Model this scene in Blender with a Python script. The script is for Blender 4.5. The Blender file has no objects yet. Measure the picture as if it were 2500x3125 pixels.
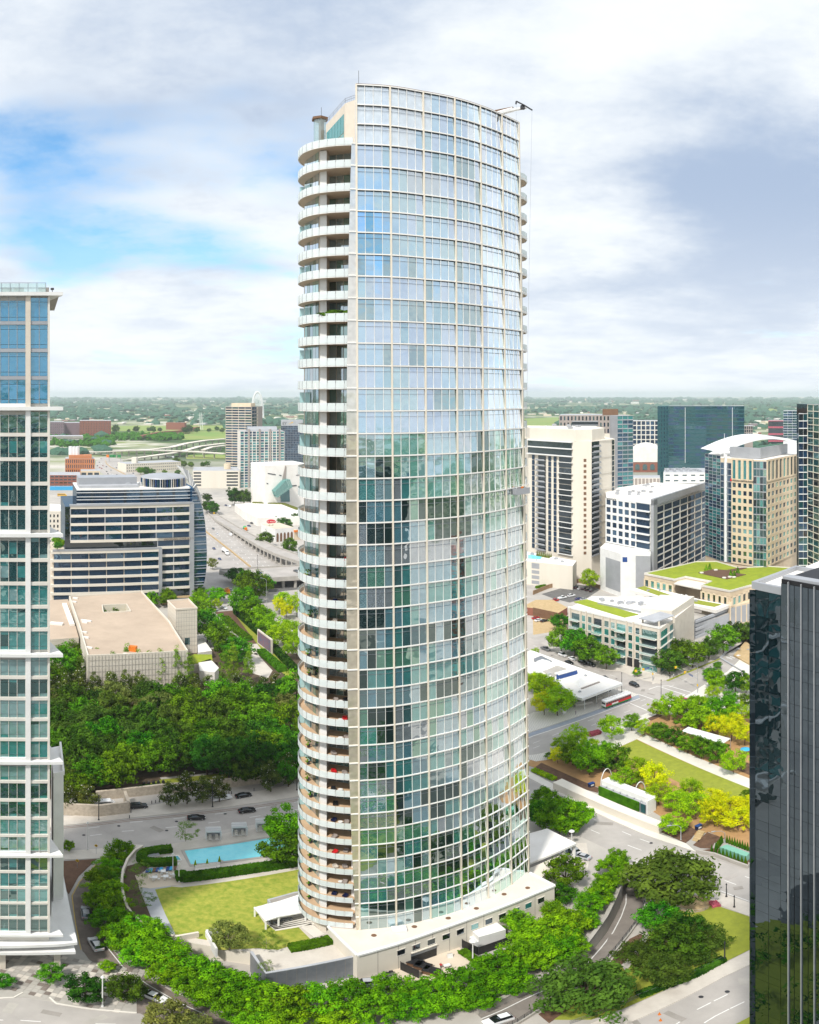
import bpy, bmesh, math, random
from mathutils import Vector, Matrix
from mathutils.geometry import tessellate_polygon
import numpy as np
random.seed(7)
C = bpy.context.scene.collection
scn = bpy.context.scene
# ------------------------------------------------------------------ camera (equirectangular drone panorama)
H, F, X0, Y0 = 122.0, 2280.0, 1250.0, 1203.0
cd = bpy.data.cameras.new('camera'); cam = bpy.data.objects.new('camera', cd); C.objects.link(cam)
cam.location = (0, 0, H); cam.rotation_euler = (math.pi/2, 0, 0)
cd.type = 'PANO'; cd.panorama_type = 'EQUIRECTANGULAR'
cd.longitude_min = -1250/F; cd.longitude_max = 1250/F
cd.latitude_max = Y0/F; cd.latitude_min = -(3125-Y0)/F
cd.lens = 21.2; cd.clip_start = .5; cd.clip_end = 90000
scn.camera = cam
# ------------------------------------------------------------------ sky
SUN_AZ, SUN_EL = math.radians(205), math.radians(52)      # azimuth clockwise from +Y (behind the camera, to the left)
w = bpy.data.worlds.new('World'); scn.world = w; w.use_nodes = True
nt = w.node_tree; N = nt.nodes; L = nt.links; N.clear()
def nd(t, **k):
    n = N.new(t)
    for a, b in k.items(): setattr(n, a, b)
    return n
out = nd('ShaderNodeOutputWorld'); bg = nd('ShaderNodeBackground'); L.new(bg.outputs[0], out.inputs[0])
sky = nd('ShaderNodeTexSky', sky_type='NISHITA'); sky.sun_disc = False
sky.sun_elevation = SUN_EL; sky.sun_rotation = SUN_AZ; sky.air_density = 1.0; sky.dust_density = .6; sky.ozone_density = 1.5
def vm(op, a, b=None):
    n = nd('ShaderNodeVectorMath', operation=op)
    for i, q in enumerate((a, b)):
        if q is None: continue
        if isinstance(q, (tuple, list)): n.inputs[i].default_value = q
        else: L.new(q, n.inputs[i])
    return n
def mt(op, a, b=None, clamp=False):
    n = nd('ShaderNodeMath', operation=op); n.use_clamp = clamp
    for i, q in enumerate((a, b)):
        if q is None: continue
        if isinstance(q, (int, float)): n.inputs[i].default_value = q
        else: L.new(q, n.inputs[i])
    return n.outputs[0]
def mixc(f, a, b, bt='MIX'):
    n = nd('ShaderNodeMixRGB', blend_type=bt)
    for i, q in zip((0, 1, 2), (f, a, b)):
        if isinstance(q, (int, float)): n.inputs[i].default_value = q
        elif isinstance(q, tuple): n.inputs[i].default_value = (*q, 1)
        else: L.new(q, n.inputs[i])
    return n.outputs[0]
def ramp(f, *st):
    n = nd('ShaderNodeValToRGB'); n.color_ramp.interpolation = 'EASE'
    e = n.color_ramp.elements
    while len(e) < len(st): e.new(.5)
    for q, (p, v) in zip(e, st): q.position = p; q.color = (v, v, v, 1)
    L.new(f, n.inputs[0]); return n.outputs[0]
tc = nd('ShaderNodeTexCoord'); D = tc.outputs['Generated']
sp = nd('ShaderNodeSeparateXYZ'); L.new(D, sp.inputs[0])
zc = mt('ADD', mt('MAXIMUM', sp.outputs[2], 0.0), .16)
cv = nd('ShaderNodeCombineXYZ')                               # a flat cloud deck seen in perspective
L.new(mt('DIVIDE', sp.outputs[0], zc), cv.inputs[0]); L.new(mt('DIVIDE', sp.outputs[1], zc), cv.inputs[1])
def fbm(off, scale, detail=8, rough=.55, dist=0.):
    n = nd('ShaderNodeTexNoise'); n.inputs['Scale'].default_value = scale; n.inputs['Detail'].default_value = detail
    n.inputs['Roughness'].default_value = rough; n.inputs['Distortion'].default_value = dist
    L.new(vm('ADD', cv.outputs[0], off).outputs[0], n.inputs['Vector']); return n.outputs['Fac']
CLOUD_OFF = (3.1, 7.7, 0.0)
big = fbm(CLOUD_OFF, .62, 4, .56, .3); det = fbm((9.4, 2.2, 1.0), 1.7, 7, .66); sh = fbm((1.3, 5.9, 4.0), .75, 3, .55)
thin = mixc(.3, big, det)
def blob(px, py, rx, ry):                                     # an opening or a dark bank, at its place in the sky
    lon, lat = (px-X0)/F, (Y0-py)/F
    n = vm('DOT_PRODUCT', D, (math.sin(lon)*math.cos(lat), math.cos(lon)*math.cos(lat), math.sin(lat)))
    a = mt('ARCCOSINE', mt('MINIMUM', n.outputs['Value'], 1.0))
    return ramp(mt('DIVIDE', a, rx), (0, 1), (1, 0))
gap = mt('ADD', blob(60, 560, .24, 0), mt('MULTIPLY', blob(420, 60, .3, 0), .35))
cover = ramp(mt('SUBTRACT', thin, mt('MULTIPLY', gap, .145)), (.28, 0), (.46, 1))
dark = mt('ADD', mt('MULTIPLY', blob(2350, 760, .26, 0), .24), mt('MULTIPLY', blob(780, 60, .4, 0), .10))
shade = ramp(mt('ADD', mt('MULTIPLY', mixc(.5, sh, det), 1.0), dark), (.42, 0), (.72, 1))
ccol = mixc(shade, (.80, .835, .86), (.36, .45, .60))
hz = ramp(sp.outputs[2], (0, 1), (.30, 0))
ccol = mixc(mt('MULTIPLY', hz, .55), ccol, (.79, .835, .875))
nis = mixc(1.0, sky.outputs[0], (.085, .150, .175), 'MULTIPLY')
col = mixc(mt('MAXIMUM', cover, mt('MULTIPLY', hz, .75)), nis, ccol)
L.new(col, bg.inputs[0]); bg.inputs[1].default_value = 1.0
w.cycles.sampling_method = 'MANUAL'; w.cycles.sample_map_resolution = 256
# ------------------------------------------------------------------ sun, exposure
sl = bpy.data.lights.new('sun', 'SUN'); so = bpy.data.objects.new('sun', sl); C.objects.link(so)
sl.energy = 3.3; sl.angle = math.radians(5); sl.color = (1, .965, .905)
sd = Vector((math.sin(SUN_AZ)*math.cos(SUN_EL), math.cos(SUN_AZ)*math.cos(SUN_EL), math.sin(SUN_EL)))
so.rotation_euler = sd.to_track_quat('Z', 'Y').to_euler(); so.location = (0, -60, 300)
vs = scn.view_settings; vs.view_transform = 'Standard'; vs.look = 'None'; vs.gamma = 1; vs.use_curve_mapping = False; vs.exposure = 0.33
scn.cycles.max_bounces = 6; scn.cycles.transparent_max_bounces = 8; scn.cycles.diffuse_bounces = 2; scn.cycles.glossy_bounces = 3
scn.cycles.transmission_bounces = 2; scn.cycles.volume_bounces = 1; scn.cycles.use_denoising = True
scn.cycles.sample_clamp_indirect = 6
# ------------------------------------------------------------------ picture-to-place helpers
ZM = {'A': (1610, 2050, 2.331), 'B': (1610, 2350, 2.331), 'C': (1580, 2600, 1.875), 'D': (850, 2600, 1.9167), 'E': (0, 2800, 1.9167),
      'F': (140, 2500, 2.0058), 'G': (140, 2150, 2.156), 'H': (140, 1780, 2.2115), 'I': (140, 1450, 2.2115), 'J': (1610, 1680, 2.331),
      'K': (540, 1500, 4.3125), 'M': (640, 1200, 5.75), 'N': (1615, 1840, 4.3125), 'O': (1980, 1900, 5.39), 'Q': (150, 1330, 4.207),
      'S': (1600, 1180, 1.9167), 'T': (1600, 1300, 3.833), 'U': (2050, 1300, 3.833), 'V': (140, 1180, 2.2115), 'L': (0, 2150, 2.695),
      'X': (0, 0, 1.0)}
def P(k, x, y): a, b, s = ZM[k]; return a+x/s, b+y/s
def G(k, x, y, z=0.0):
    sx, sy = P(k, x, y); lon = (sx-X0)/F; d = (H-z)/math.tan((sy-Y0)/F)
    return Vector((d*math.sin(lon), d*math.cos(lon), z))
def GS(k, pts, z=0.0): return [G(k, x, y, z) for x, y in pts]
def PD(px, d, z=0.0): lon = (px-X0)/F; return Vector((d*math.sin(lon), d*math.cos(lon), z))
def ZT(py, d): return H-d*math.tan((py-Y0)/F)
# ------------------------------------------------------------------ materials
MATS = {}
def newmat(name):
    m = bpy.data.materials.new(name); m.use_nodes = True; t = m.node_tree; t.nodes.clear()
    o = t.nodes.new('ShaderNodeOutputMaterial'); MATS[name] = m; return m, t, o
def pm(name, c, c2=None, scale=.6, rough=.75, metal=0., bump=0., detail=5, spec=.35, streak=None):
    m, t, o = newmat(name); n, l = t.nodes, t.links
    b = n.new('ShaderNodeBsdfPrincipled'); l.new(b.outputs[0], o.inputs[0])
    b.inputs['Roughness'].default_value = rough; b.inputs['Metallic'].default_value = metal; b.inputs['Specular IOR Level'].default_value = spec
    if c2 is None: c2 = tuple(q*.86 for q in c)
    g = n.new('ShaderNodeNewGeometry'); x = n.new('ShaderNodeTexNoise'); x.inputs['Scale'].default_value = scale; x.inputs['Detail'].default_value = detail
    x.inputs['Roughness'].default_value = .65
    if streak:
        mp = n.new('ShaderNodeMapping'); mp.inputs['Scale'].default_value = streak; l.new(g.outputs['Position'], mp.inputs[0]); l.new(mp.outputs[0], x.inputs['Vector'])
    else: l.new(g.outputs['Position'], x.inputs['Vector'])
    r = n.new('ShaderNodeValToRGB'); r.color_ramp.elements[0].position = .32; r.color_ramp.elements[1].position = .68
    r.color_ramp.elements[0].color = (*c2, 1); r.color_ramp.elements[1].color = (*c, 1)
    l.new(x.outputs['Fac'], r.inputs[0]); l.new(r.outputs[0], b.inputs['Base Color'])
    if bump:
        q = n.new('ShaderNodeBump'); q.inputs['Strength'].default_value = bump; l.new(x.outputs['Fac'], q.inputs['Height']); l.new(q.outputs[0], b.inputs['Normal'])
    return m
def glass(name, inner, refl=.4, tint=(.85, .95, 1.0), wav=.02, rough=.015, scale=.35, inner2=None):
    m, t, o = newmat(name); n, l = t.nodes, t.links
    d = n.new('ShaderNodeBsdfDiffuse'); s = n.new('ShaderNodeBsdfGlossy'); s.inputs['Color'].default_value = (*tint, 1); s.inputs['Roughness'].default_value = rough
    g = n.new('ShaderNodeNewGeometry'); x = n.new('ShaderNodeTexNoise'); x.inputs['Scale'].default_value = scale; x.inputs['Detail'].default_value = 1.5
    oi = n.new('ShaderNodeObjectInfo'); va = n.new('ShaderNodeVectorMath'); va.operation = 'ADD'
    sc = n.new('ShaderNodeMath'); sc.operation = 'MULTIPLY'; sc.inputs[1].default_value = 900; l.new(oi.outputs['Random'], sc.inputs[0])
    l.new(g.outputs['Position'], va.inputs[0]); l.new(sc.outputs[0], va.inputs[1]); l.new(va.outputs[0], x.inputs['Vector'])
    bp = n.new('ShaderNodeBump'); bp.inputs['Distance'].default_value = 1.0; bp.inputs['Strength'].default_value = wav; l.new(x.outputs['Fac'], bp.inputs['Height']); l.new(bp.outputs[0], s.inputs['Normal'])
    y = n.new('ShaderNodeTexNoise'); y.inputs['Scale'].default_value = .9; l.new(va.outputs[0], y.inputs['Vector'])
    r = n.new('ShaderNodeMixRGB'); r.inputs[1].default_value = (*inner, 1); r.inputs[2].default_value = (*(inner2 or tuple(q*.5 for q in inner)), 1); l.new(y.outputs['Fac'], r.inputs[0]); l.new(r.outputs[0], d.inputs[0])
    lw = n.new('ShaderNodeLayerWeight'); lw.inputs[0].default_value = .25
    mr = n.new('ShaderNodeMapRange'); mr.inputs[3].default_value = refl; mr.inputs[4].default_value = min(1, refl+.42); l.new(lw.outputs['Fresnel'], mr.inputs[0])
    mx = n.new('ShaderNodeMixShader'); l.new(mr.outputs[0], mx.inputs[0]); l.new(d.outputs[0], mx.inputs[1]); l.new(s.outputs[0], mx.inputs[2]); l.new(mx.outputs[0], o.inputs[0])
    return m
def clear(name, col=(.8, .92, .9), fac=.35, refl=.12):
    m, t, o = newmat(name); n, l = t.nodes, t.links
    a = n.new('ShaderNodeBsdfTransparent'); a.inputs[0].default_value = (.9, .97, .96, 1)
    d = n.new('ShaderNodeBsdfDiffuse'); d.inputs[0].default_value = (*col, 1); s = n.new('ShaderNodeBsdfGlossy'); s.inputs['Roughness'].default_value = .03
    m1 = n.new('ShaderNodeMixShader'); m1.inputs[0].default_value = fac; l.new(a.outputs[0], m1.inputs[1]); l.new(d.outputs[0], m1.inputs[2])
    m2 = n.new('ShaderNodeMixShader'); m2.inputs[0].default_value = refl; l.new(m1.outputs[0], m2.inputs[1]); l.new(s.outputs[0], m2.inputs[2]); l.new(m2.outputs[0], o.inputs[0])
    return m
def leafmat(name, c, c2, tr=.3, hue=.12, blossom=None):
    m, t, o = newmat(name); n, l = t.nodes, t.links
    d = n.new('ShaderNodeBsdfDiffuse'); s = n.new('ShaderNodeBsdfTranslucent')
    tcn = n.new('ShaderNodeTexCoord'); x = n.new('ShaderNodeTexNoise'); x.inputs['Scale'].default_value = .55; x.inputs['Detail'].default_value = 4
    l.new(tcn.outputs['Object'], x.inputs['Vector'])
    r = n.new('ShaderNodeValToRGB'); r.color_ramp.elements[0].position = .36; r.color_ramp.elements[1].position = .64
    r.color_ramp.elements[0].color = (*c2, 1); r.color_ramp.elements[1].color = (*c, 1); l.new(x.outputs['Fac'], r.inputs[0])
    oi = n.new('ShaderNodeObjectInfo'); h = n.new('ShaderNodeHueSaturation')
    mr = n.new('ShaderNodeMapRange'); mr.inputs[3].default_value = 1-hue*2.2; mr.inputs[4].default_value = 1+hue*2.2; l.new(oi.outputs['Random'], mr.inputs[0]); l.new(mr.outputs[0], h.inputs['Value'])
    mr2 = n.new('ShaderNodeMapRange'); mr2.inputs[3].default_value = .5-hue*.18; mr2.inputs[4].default_value = .5+hue*.18
    wn = n.new('ShaderNodeTexWhiteNoise'); wn.noise_dimensions = '1D'; l.new(oi.outputs['Random'], wn.inputs['W']); l.new(wn.outputs['Value'], mr2.inputs[0]); l.new(mr2.outputs[0], h.inputs['Hue'])
    l.new(r.outputs[0], h.inputs['Color']); l.new(h.outputs[0], d.inputs[0]); l.new(h.outputs[0], s.inputs[0])
    mx = n.new('ShaderNodeMixShader'); mx.inputs[0].default_value = tr; l.new(d.outputs[0], mx.inputs[1]); l.new(s.outputs[0], mx.inputs[2]); l.new(mx.outputs[0], o.inputs[0])
    return m
M = MATS
pm('white', (.82, .81, .78), (.72, .71, .68), .25, .6); pm('offwhite', (.74, .70, .63), (.66, .62, .55), .2, .7)
pm('limestone', (.72, .65, .55), (.62, .55, .46), .35, .8); pm('beige', (.66, .56, .44), (.58, .49, .38), .2, .85, streak=(.3, .3, .06))
pm('cream', (.76, .70, .60), (.68, .62, .52), .12, .85, streak=(.5, .5, .08)); pm('tan', (.74, .61, .44), (.66, .53, .37), .3, .8)
pm('stonewall', (.60, .52, .42), (.42, .35, .27), 1.1, .9, bump=.3); pm('travertine', (.72, .66, .56), (.60, .54, .45), .5, .85, streak=(.15, .15, 3))
pm('concrete', (.46, .43, .385), (.36, .335, .30), .25, .85); pm('darkconcrete', (.34, .31, .28), (.26, .24, .21), .4, .85)
pm('pave', (.62, .57, .50), (.52, .47, .41), .3, .85); pm('paleroad', (.46, .425, .39), (.34, .315, .29), .09, .85, detail=8)
pm('road', (.48, .44, .40), (.34, .31, .285), .08, .85, detail=8); pm('asphalt', (.16, .155, .15), (.11, .105, .10), .3, .9)
pm('brickroad', (.24, .20, .17), (.16, .13, .11), .5, .9, detail=9); pm('ramproad', (.27, .24, .21), (.20, .175, .155), .35, .9, detail=8)
pm('trackbed', (.34, .37, .42), (.28, .31, .36), .5, .85); pm('gravelroof', (.52, .41, .31), (.42, .33, .25), .08, .95, detail=10)
pm('roofwhite', (.84, .81, .76), (.74, .70, .64), .12, .8, detail=8); pm('roofgrey', (.45, .46, .48), (.36, .37, .39), .2, .8)
pm('lawn', (.30, .33, .035), (.22, .25, .03), .5, .95, detail=10, bump=.2); pm('drylawn', (.40, .38, .065), (.17, .25, .022), .7, .95, detail=10, bump=.2)
pm('greenroof', (.30, .36, .02), (.22, .28, .02), .3, .95, detail=9); pm('field', (.16, .28, .05), (.28, .30, .08), .006, .95)
pm('mulch', (.16, .09, .055), (.10, .055, .035), .9, .95, bump=.3); pm('granite', (.46, .27, .12), (.38, .22, .10), .6, .95)
pm('soil', (.12, .085, .055), (.07, .05, .03), .6, .95); pm('black', (.012, .012, .014), (.02, .02, .022), 1, .5); pm('rubber', (.015, .015, .015), None, 1, .8)
pm('darkmetal', (.06, .06, .065), (.045, .045, .05), 1, .45, .4); pm('steel', (.55, .56, .58), (.46, .47, .49), .7, .35, .6)
pm('greymetal', (.28, .30, .33), (.23, .25, .28), .8, .4, .5); pm('whitemetal', (.80, .80, .79), (.74, .74, .73), .6, .35)
pm('goldtone', (.82, .74, .62), (.75, .66, .53), .5, .5, .1); pm('mullion', (.88, .86, .82), (.82, .79, .74), .12, .5, .1)
pm('soffit', (.64, .55, .44), (.56, .48, .38), .4, .8); pm('tiledeck', (.58, .40, .25), (.50, .34, .21), .9, .7)  # brown-beige soffit colour includes the warm reflected light under the slabs
pm('brown', (.20, .11, .06), (.15, .08, .045), .8, .7); pm('redbrick', (.30, .115, .075), (.24, .09, .06), .5, .9); pm('orangebrick', (.56, .22, .09), (.48, .18, .075), .3, .9)
pm('mauvebrick', (.26, .18, .20), (.22, .155, .17), .05, .9); pm('greige', (.36, .31, .28), (.30, .26, .23), .1, .85); pm('teal', (.018, .10, .11), (.012, .075, .085), .3, .4)
pm('red', (.60, .02, .025), None, 1, .35); pm('yellow', (.80, .48, .01), None, 1, .5); pm('green', (.02, .22, .06), None, 1, .4); pm('blue', (.02, .07, .26), None, 1, .4)
pm('orange', (.75, .20, .02), None, 1, .5); pm('skyblue', (.05, .42, .75), None, 1, .4); pm('wood', (.34, .22, .12), (.26, .16, .09), 2, .7); pm('navy', (.01, .015, .06), None, 1, .4)
pm('bark', (.12, .085, .06), (.07, .05, .035), 3, .95); pm('palebark', (.35, .30, .24), (.25, .21, .17), 3, .95); pm('skin', (.45, .27, .19)); pm('hivis', (.65, .85, .03))
pm('purple', (.22, .08, .35)); pm('line', (.78, .77, .74), (.66, .65, .62), .8, .8); pm('yline', (.62, .45, .12), None, .8, .8); pm('murals', (.30, .10, .10), (.06, .16, .26), 1.2, .6)
pm('louvre', (.44, .45, .47), (.36, .37, .39), .1, .5, .3); pm('pink', (.55, .12, .16), (.35, .06, .10), .4, .9); pm('sand', (.55, .40, .22), (.42, .30, .15), .8, .95)
pm('treetrunkmulch', (.10, .06, .045)); pm('magenta', (.42, .015, .09), None, 1, .3)
# car paint
for nme, c in dict(paint_black=(.012, .013, .016), paint_white=(.80, .80, .80), paint_silver=(.42, .43, .45), paint_grey=(.12, .125, .13), paint_red=(.42, .012, .02), paint_blue=(.03, .05, .16), paint_green=(.05, .40, .12), paint_yellow=(.75, .42, .02), paint_magenta=(.40, .01, .09)).items():
    pm(nme, c, c, 1, .22, 0, spec=.6)
glass('carglass', (.012, .014, .016), .12, wav=0)
# facade glass
glass('g_dark', (.010, .030, .030), .24, (.80, .95, .92), .05); glass('g_teal', (.06, .28, .28), .42, (.75, .95, .92), .05); glass('g_green', (.08, .26, .19), .42, (.78, .96, .86), .06)
glass('g_pale', (.24, .42, .47), .50, (.86, .95, 1), .05); glass('g_grey', (.28, .34, .37), .52, (.9, .95, 1), .06); glass('g_blue', (.11, .30, .37), .50, (.80, .92, 1), .05); glass('g_mirror', (.05, .16, .17), .48, (.86, .95, .97), .07)
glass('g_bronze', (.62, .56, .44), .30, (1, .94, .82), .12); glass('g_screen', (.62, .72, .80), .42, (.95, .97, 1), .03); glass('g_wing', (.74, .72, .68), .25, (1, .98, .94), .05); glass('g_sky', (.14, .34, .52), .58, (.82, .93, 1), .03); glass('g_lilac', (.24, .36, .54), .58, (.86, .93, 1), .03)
glass('c_teal', (.05, .30, .29), .30, (.75, .95, .95), .10); glass('c_dark', (.016, .075, .078), .28, (.70, .92, .88), .12); glass('c_pale', (.26, .46, .46), .30, (.85, .97, .97), .12); glass('c_blue', (.010, .17, .36), .30, (.50, .85, 1), .07)
glass('o_navy', (.006, .028, .066), .09, (.55, .75, 1), .03); glass('o_blue', (.008, .05, .12), .18, (.55, .8, 1), .04); glass('o_teal', (.005, .065, .080), .17, (.55, .9, .95), .03); glass('o_aqua', (.03, .26, .28), .24, (.7, .95, .95), .04)
glass('o_black', (.008, .014, .018), .12, (.7, .85, 1), .04); glass('d_glass', (.002, .006, .008), .19, (.56, .70, .84), .05, .006, .3); glass('b_win', (.012, .06, .07), .25, (.7, .9, .95), .04); glass('b_pale', (.10, .36, .36), .25, (.8, 1, 1), .04)  # the last window colour is just a paler teal
clear('railglass', (.88, .93, .92), .66, .10); clear('frosted', (.50, .78, .80), .75, .10); clear('paleglass', (.65, .85, .82), .25, .2); clear('tealglass', (.10, .38, .34), .55, .22)
glass('pool', (.26, .78, .84), .10, (1, 1, 1), .06, .03, 1.2, (.14, .66, .78)); glass('spa', (.08, .55, .66), .10, (1, 1, 1), .05, .03, 2.0)
# foliage
leafmat('leaf_ring', (.25, .52, .008), (.065, .20, .006), .28); leafmat('leaf_dark', (.085, .20, .014), (.016, .055, .006), .2, .16); leafmat('leaf_mid', (.15, .35, .010), (.028, .10, .006), .22, .16)
leafmat('leaf_lime', (.44, .64, .010), (.21, .40, .008), .35, .08); leafmat('leaf_yellow', (.86, .84, .008), (.55, .64, .008), .4, .05); leafmat('leaf_mag', (.15, .19, .030), (.03, .055, .010), .15)
leafmat('leaf_cyp', (.24, .42, .03), (.12, .26, .02), .35); leafmat('leaf_olive', (.24, .27, .06), (.11, .14, .03)); leafmat('leaf_hedge', (.10, .24, .008), (.05, .13, .006)); leafmat('leaf_young', (.24, .36, .05), (.14, .24, .03), .4)
leafmat('leaf_far', (.08, .17, .12), (.042, .11, .085), .1); leafmat('leaf_oak', (.12, .21, .025), (.045, .095, .012)); pm('petal', (.85, .82, .72))  # far leaf colour is tinted bluish, painting distance haze into the woods
# ------------------------------------------------------------------ mesh building
def mesh_np(name, v, f, mats=(), fm=None, smooth=False):
    me = bpy.data.meshes.new(name); me.from_pydata(v, [], f)
    for q in mats: me.materials.append(MATS[q])
    if fm is not None: me.polygons.foreach_set('material_index', fm)
    if smooth: me.polygons.foreach_set('use_smooth', [True]*len(f))
    me.update(); return me
class MB:
    def __init__(s): s.v = []; s.f = []; s.m = []
    def add(s, vs, fs, mi=0):
        b = len(s.v); s.v += [tuple(q) for q in vs]; s.f += [tuple(b+i for i in q) for q in fs]; s.m += [mi]*len(fs); return s
    def poly(s, pts, mi=0): return s.add(pts, [tuple(range(len(pts)))], mi)
    def ob(s, o, u, v, w, mi=0):
        o, u, v, w = Vector(o), Vector(u), Vector(v), Vector(w)
        p = [o, o+u, o+u+v, o+v]; p += [q+w for q in p]
        return s.add(p, [(3, 2, 1, 0), (4, 5, 6, 7), (0, 1, 5, 4), (1, 2, 6, 5), (2, 3, 7, 6), (3, 0, 4, 7)], mi)
    def box(s, x, y, z, sx, sy, sz, a=0., mi=0):
        c, n = math.cos(a), math.sin(a); u = Vector((c*sx, n*sx, 0)); v = Vector((-n*sy, c*sy, 0))
        return s.ob(Vector((x, y, z))-u/2-v/2, u, v, (0, 0, sz), mi)
    def prism(s, pts, z0, z1, mi=0, mtop=None, sides=True):
        n = len(pts); a = sum(pts[i][0]*pts[(i+1) % n][1]-pts[(i+1) % n][0]*pts[i][1] for i in range(n))
        if a < 0: pts = list(reversed(pts))
        b = [(p[0], p[1], z0) for p in pts]; t = [(p[0], p[1], z1) for p in pts]
        s.add(t, [tuple(range(n))], mi if mtop is None else mtop)
        if sides:
            s.add(b, [tuple(reversed(range(n)))], mi)
            s.add(b+t, [(i, (i+1) % n, n+(i+1) % n, n+i) for i in range(n)], mi)
        return s
    def tube(s, p0, p1, r, r2=None, n=6, mi=0, caps=True):
        p0, p1 = Vector(p0), Vector(p1); r2 = r if r2 is None else r2; d = (p1-p0).normalized()
        u = d.orthogonal().normalized(); v = d.cross(u)
        a = [p0+(u*math.cos(6.2832*i/n)+v*math.sin(6.2832*i/n))*r for i in range(n)]; b = [p1+(u*math.cos(6.2832*i/n)+v*math.sin(6.2832*i/n))*r2 for i in range(n)]
        f = [(i, (i+1) % n, n+(i+1) % n, n+i) for i in range(n)]
        if caps: f += [tuple(reversed(range(n))), tuple(range(n, 2*n))]
        return s.add(a+b, f, mi)
    def path(s, pts, r, n=6, mi=0):
        for a, b in zip(pts[:-1], pts[1:]): s.tube(a, b, r, n=n, mi=mi)
        return s
    def strip(s, pts, w, z0, z1, mi=0, side=0):               # a wall / kerb / band along a polyline; side -1, 0, 1
        n = len(pts); L_ = []; R_ = []
        for i in range(n):
            a = pts[max(i-1, 0)]; b = pts[min(i+1, n-1)]; t = Vector((b[0]-a[0], b[1]-a[1])).normalized(); q = Vector((-t.y, t.x))
            o = Vector((pts[i][0], pts[i][1]))
            L_.append(o+q*(w*(.5+.5*side))); R_.append(o-q*(w*(.5-.5*side)))
        for i in range(n-1):
            za = z0[i] if isinstance(z0, list) else z0; zb = z0[i+1] if isinstance(z0, list) else z0
            ta = z1[i] if isinstance(z1, list) else z1; tb = z1[i+1] if isinstance(z1, list) else z1
            v = [(*R_[i], za), (*R_[i+1], zb), (*L_[i+1], zb), (*L_[i], za), (*R_[i], ta), (*R_[i+1], tb), (*L_[i+1], tb), (*L_[i], ta)]
            f = [(3, 2, 1, 0), (4, 5, 6, 7), (0, 1, 5, 4), (2, 3, 7, 6)]
            if i == 0: f.append((3, 0, 4, 7))
            if i == n-2: f.append((1, 2, 6, 5))
            s.add(v, f, mi)
        return s
    def mesh(s, name, mats, smooth=False):
        if isinstance(mats, str): mats = (mats,)
        return mesh_np(name, s.v, s.f, mats, s.m, smooth)
    def build(s, name, mats, parent=None, smooth=False, kind=None): return link(name, s.mesh(name, mats, smooth), parent, kind)
def link(name, me, parent=None, kind=None, mw=None, local=False):
    o = bpy.data.objects.new(name, me); C.objects.link(o)
    if parent is not None:
        o.parent = parent
        if not local: o.matrix_parent_inverse = Matrix.Translation(-parent_loc(parent)) if parent.type == 'EMPTY' else parent.matrix_basis.inverted()
    if mw is not None: o.matrix_basis = mw
    if kind: o['kind'] = kind
    return o
def parent_loc(p):
    v = Vector((0, 0, 0))
    while p is not None:
        if p.type == 'EMPTY': v += p.location
        p = p.parent
    return v
def thing(name, label, cat, loc=(0, 0, 0), rz=0., group=None):
    o = bpy.data.objects.new(name, None); C.objects.link(o); o.location = loc; o.rotation_euler = (0, 0, rz); o.empty_display_size = .5
    return tag(o, label, cat, group)
def tag(o, label, cat, group=None, kind=None):
    o['label'] = label; o['category'] = cat
    if group: o['group'] = group
    if kind: o['kind'] = kind
    return o
def sheet(name, pts, z, m, thick=.25, kind='structure', parent=None):
    b = MB(); b.prism([(p[0], p[1]) for p in pts], z-thick, z); o = b.build(name, m, parent)
    if parent is None: o['kind'] = kind
    return o
def dup(root, loc, rz, label, group=None, sc=1.0, swap=None):
    r = root.copy(); C.objects.link(r); r.location = loc; r.rotation_euler = (0, 0, rz); r.scale = (sc,)*3 if not isinstance(sc, tuple) else sc; r['label'] = label
    if group: r['group'] = group
    for ch in list(root.children):
        c = ch.copy(); C.objects.link(c); c.parent = r
        if swap and ch.name.split('.')[0] in swap: c.material_slots[0].link = 'OBJECT'; c.material_slots[0].material = MATS[swap[ch.name.split('.')[0]]]
        for g in list(ch.children): d = g.copy(); C.objects.link(d); d.parent = c
    return r
ORD = 'first second third fourth fifth sixth seventh eighth ninth tenth eleventh twelfth thirteenth fourteenth fifteenth sixteenth seventeenth eighteenth nineteenth twentieth'.split()
def ordn(i):
    if i < 20: return ORD[i]
    t = ['twenty', 'thirty', 'forty', 'fifty', 'sixty', 'seventy'][(i+1)//10-2]; u = (i+1) % 10
    return t+('-'+ORD[u-1] if u else 'th') if u else {'twenty': 'twentieth', 'thirty': 'thirtieth', 'forty': 'fortieth', 'fifty': 'fiftieth', 'sixty': 'sixtieth', 'seventy': 'seventieth'}[t]
UNIT = {}
def unitbox(m):                                               # a pane: 1 x 0.05 x 1, origin at its lower corner
    if m not in UNIT: UNIT[m] = MB().ob((0, 0, 0), (1, 0, 0), (0, 1, 0), (0, 0, 1)).mesh('pane', m)
    return UNIT[m]
def pane(name, a, b, z0, z1, m, parent, n, off=.02, th=.05, tilt=0., lean=0.):
    a, b = Vector((a[0], a[1], 0)), Vector((b[0], b[1], 0)); n = Vector((n[0], n[1], 0))
    ex = b-a; nn = n.copy(); ez = Vector((0, 0, z1-z0))
    if tilt:
        r1 = random.uniform(-tilt, tilt); r2 = random.uniform(-tilt, tilt)
        ex = ex+nn*ex.length*r1; ez = ez+nn*(z1-z0)*(r2-lean)
    o = a+nn*off+Vector((0, 0, z0)); y = nn*th
    mw = Matrix(((ex.x, y.x, ez.x, o.x), (ex.y, y.y, ez.y, o.y), (ex.z, y.z, ez.z, o.z), (0, 0, 0, 1)))
    return link(name, unitbox(m), parent, mw=mw)
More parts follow.
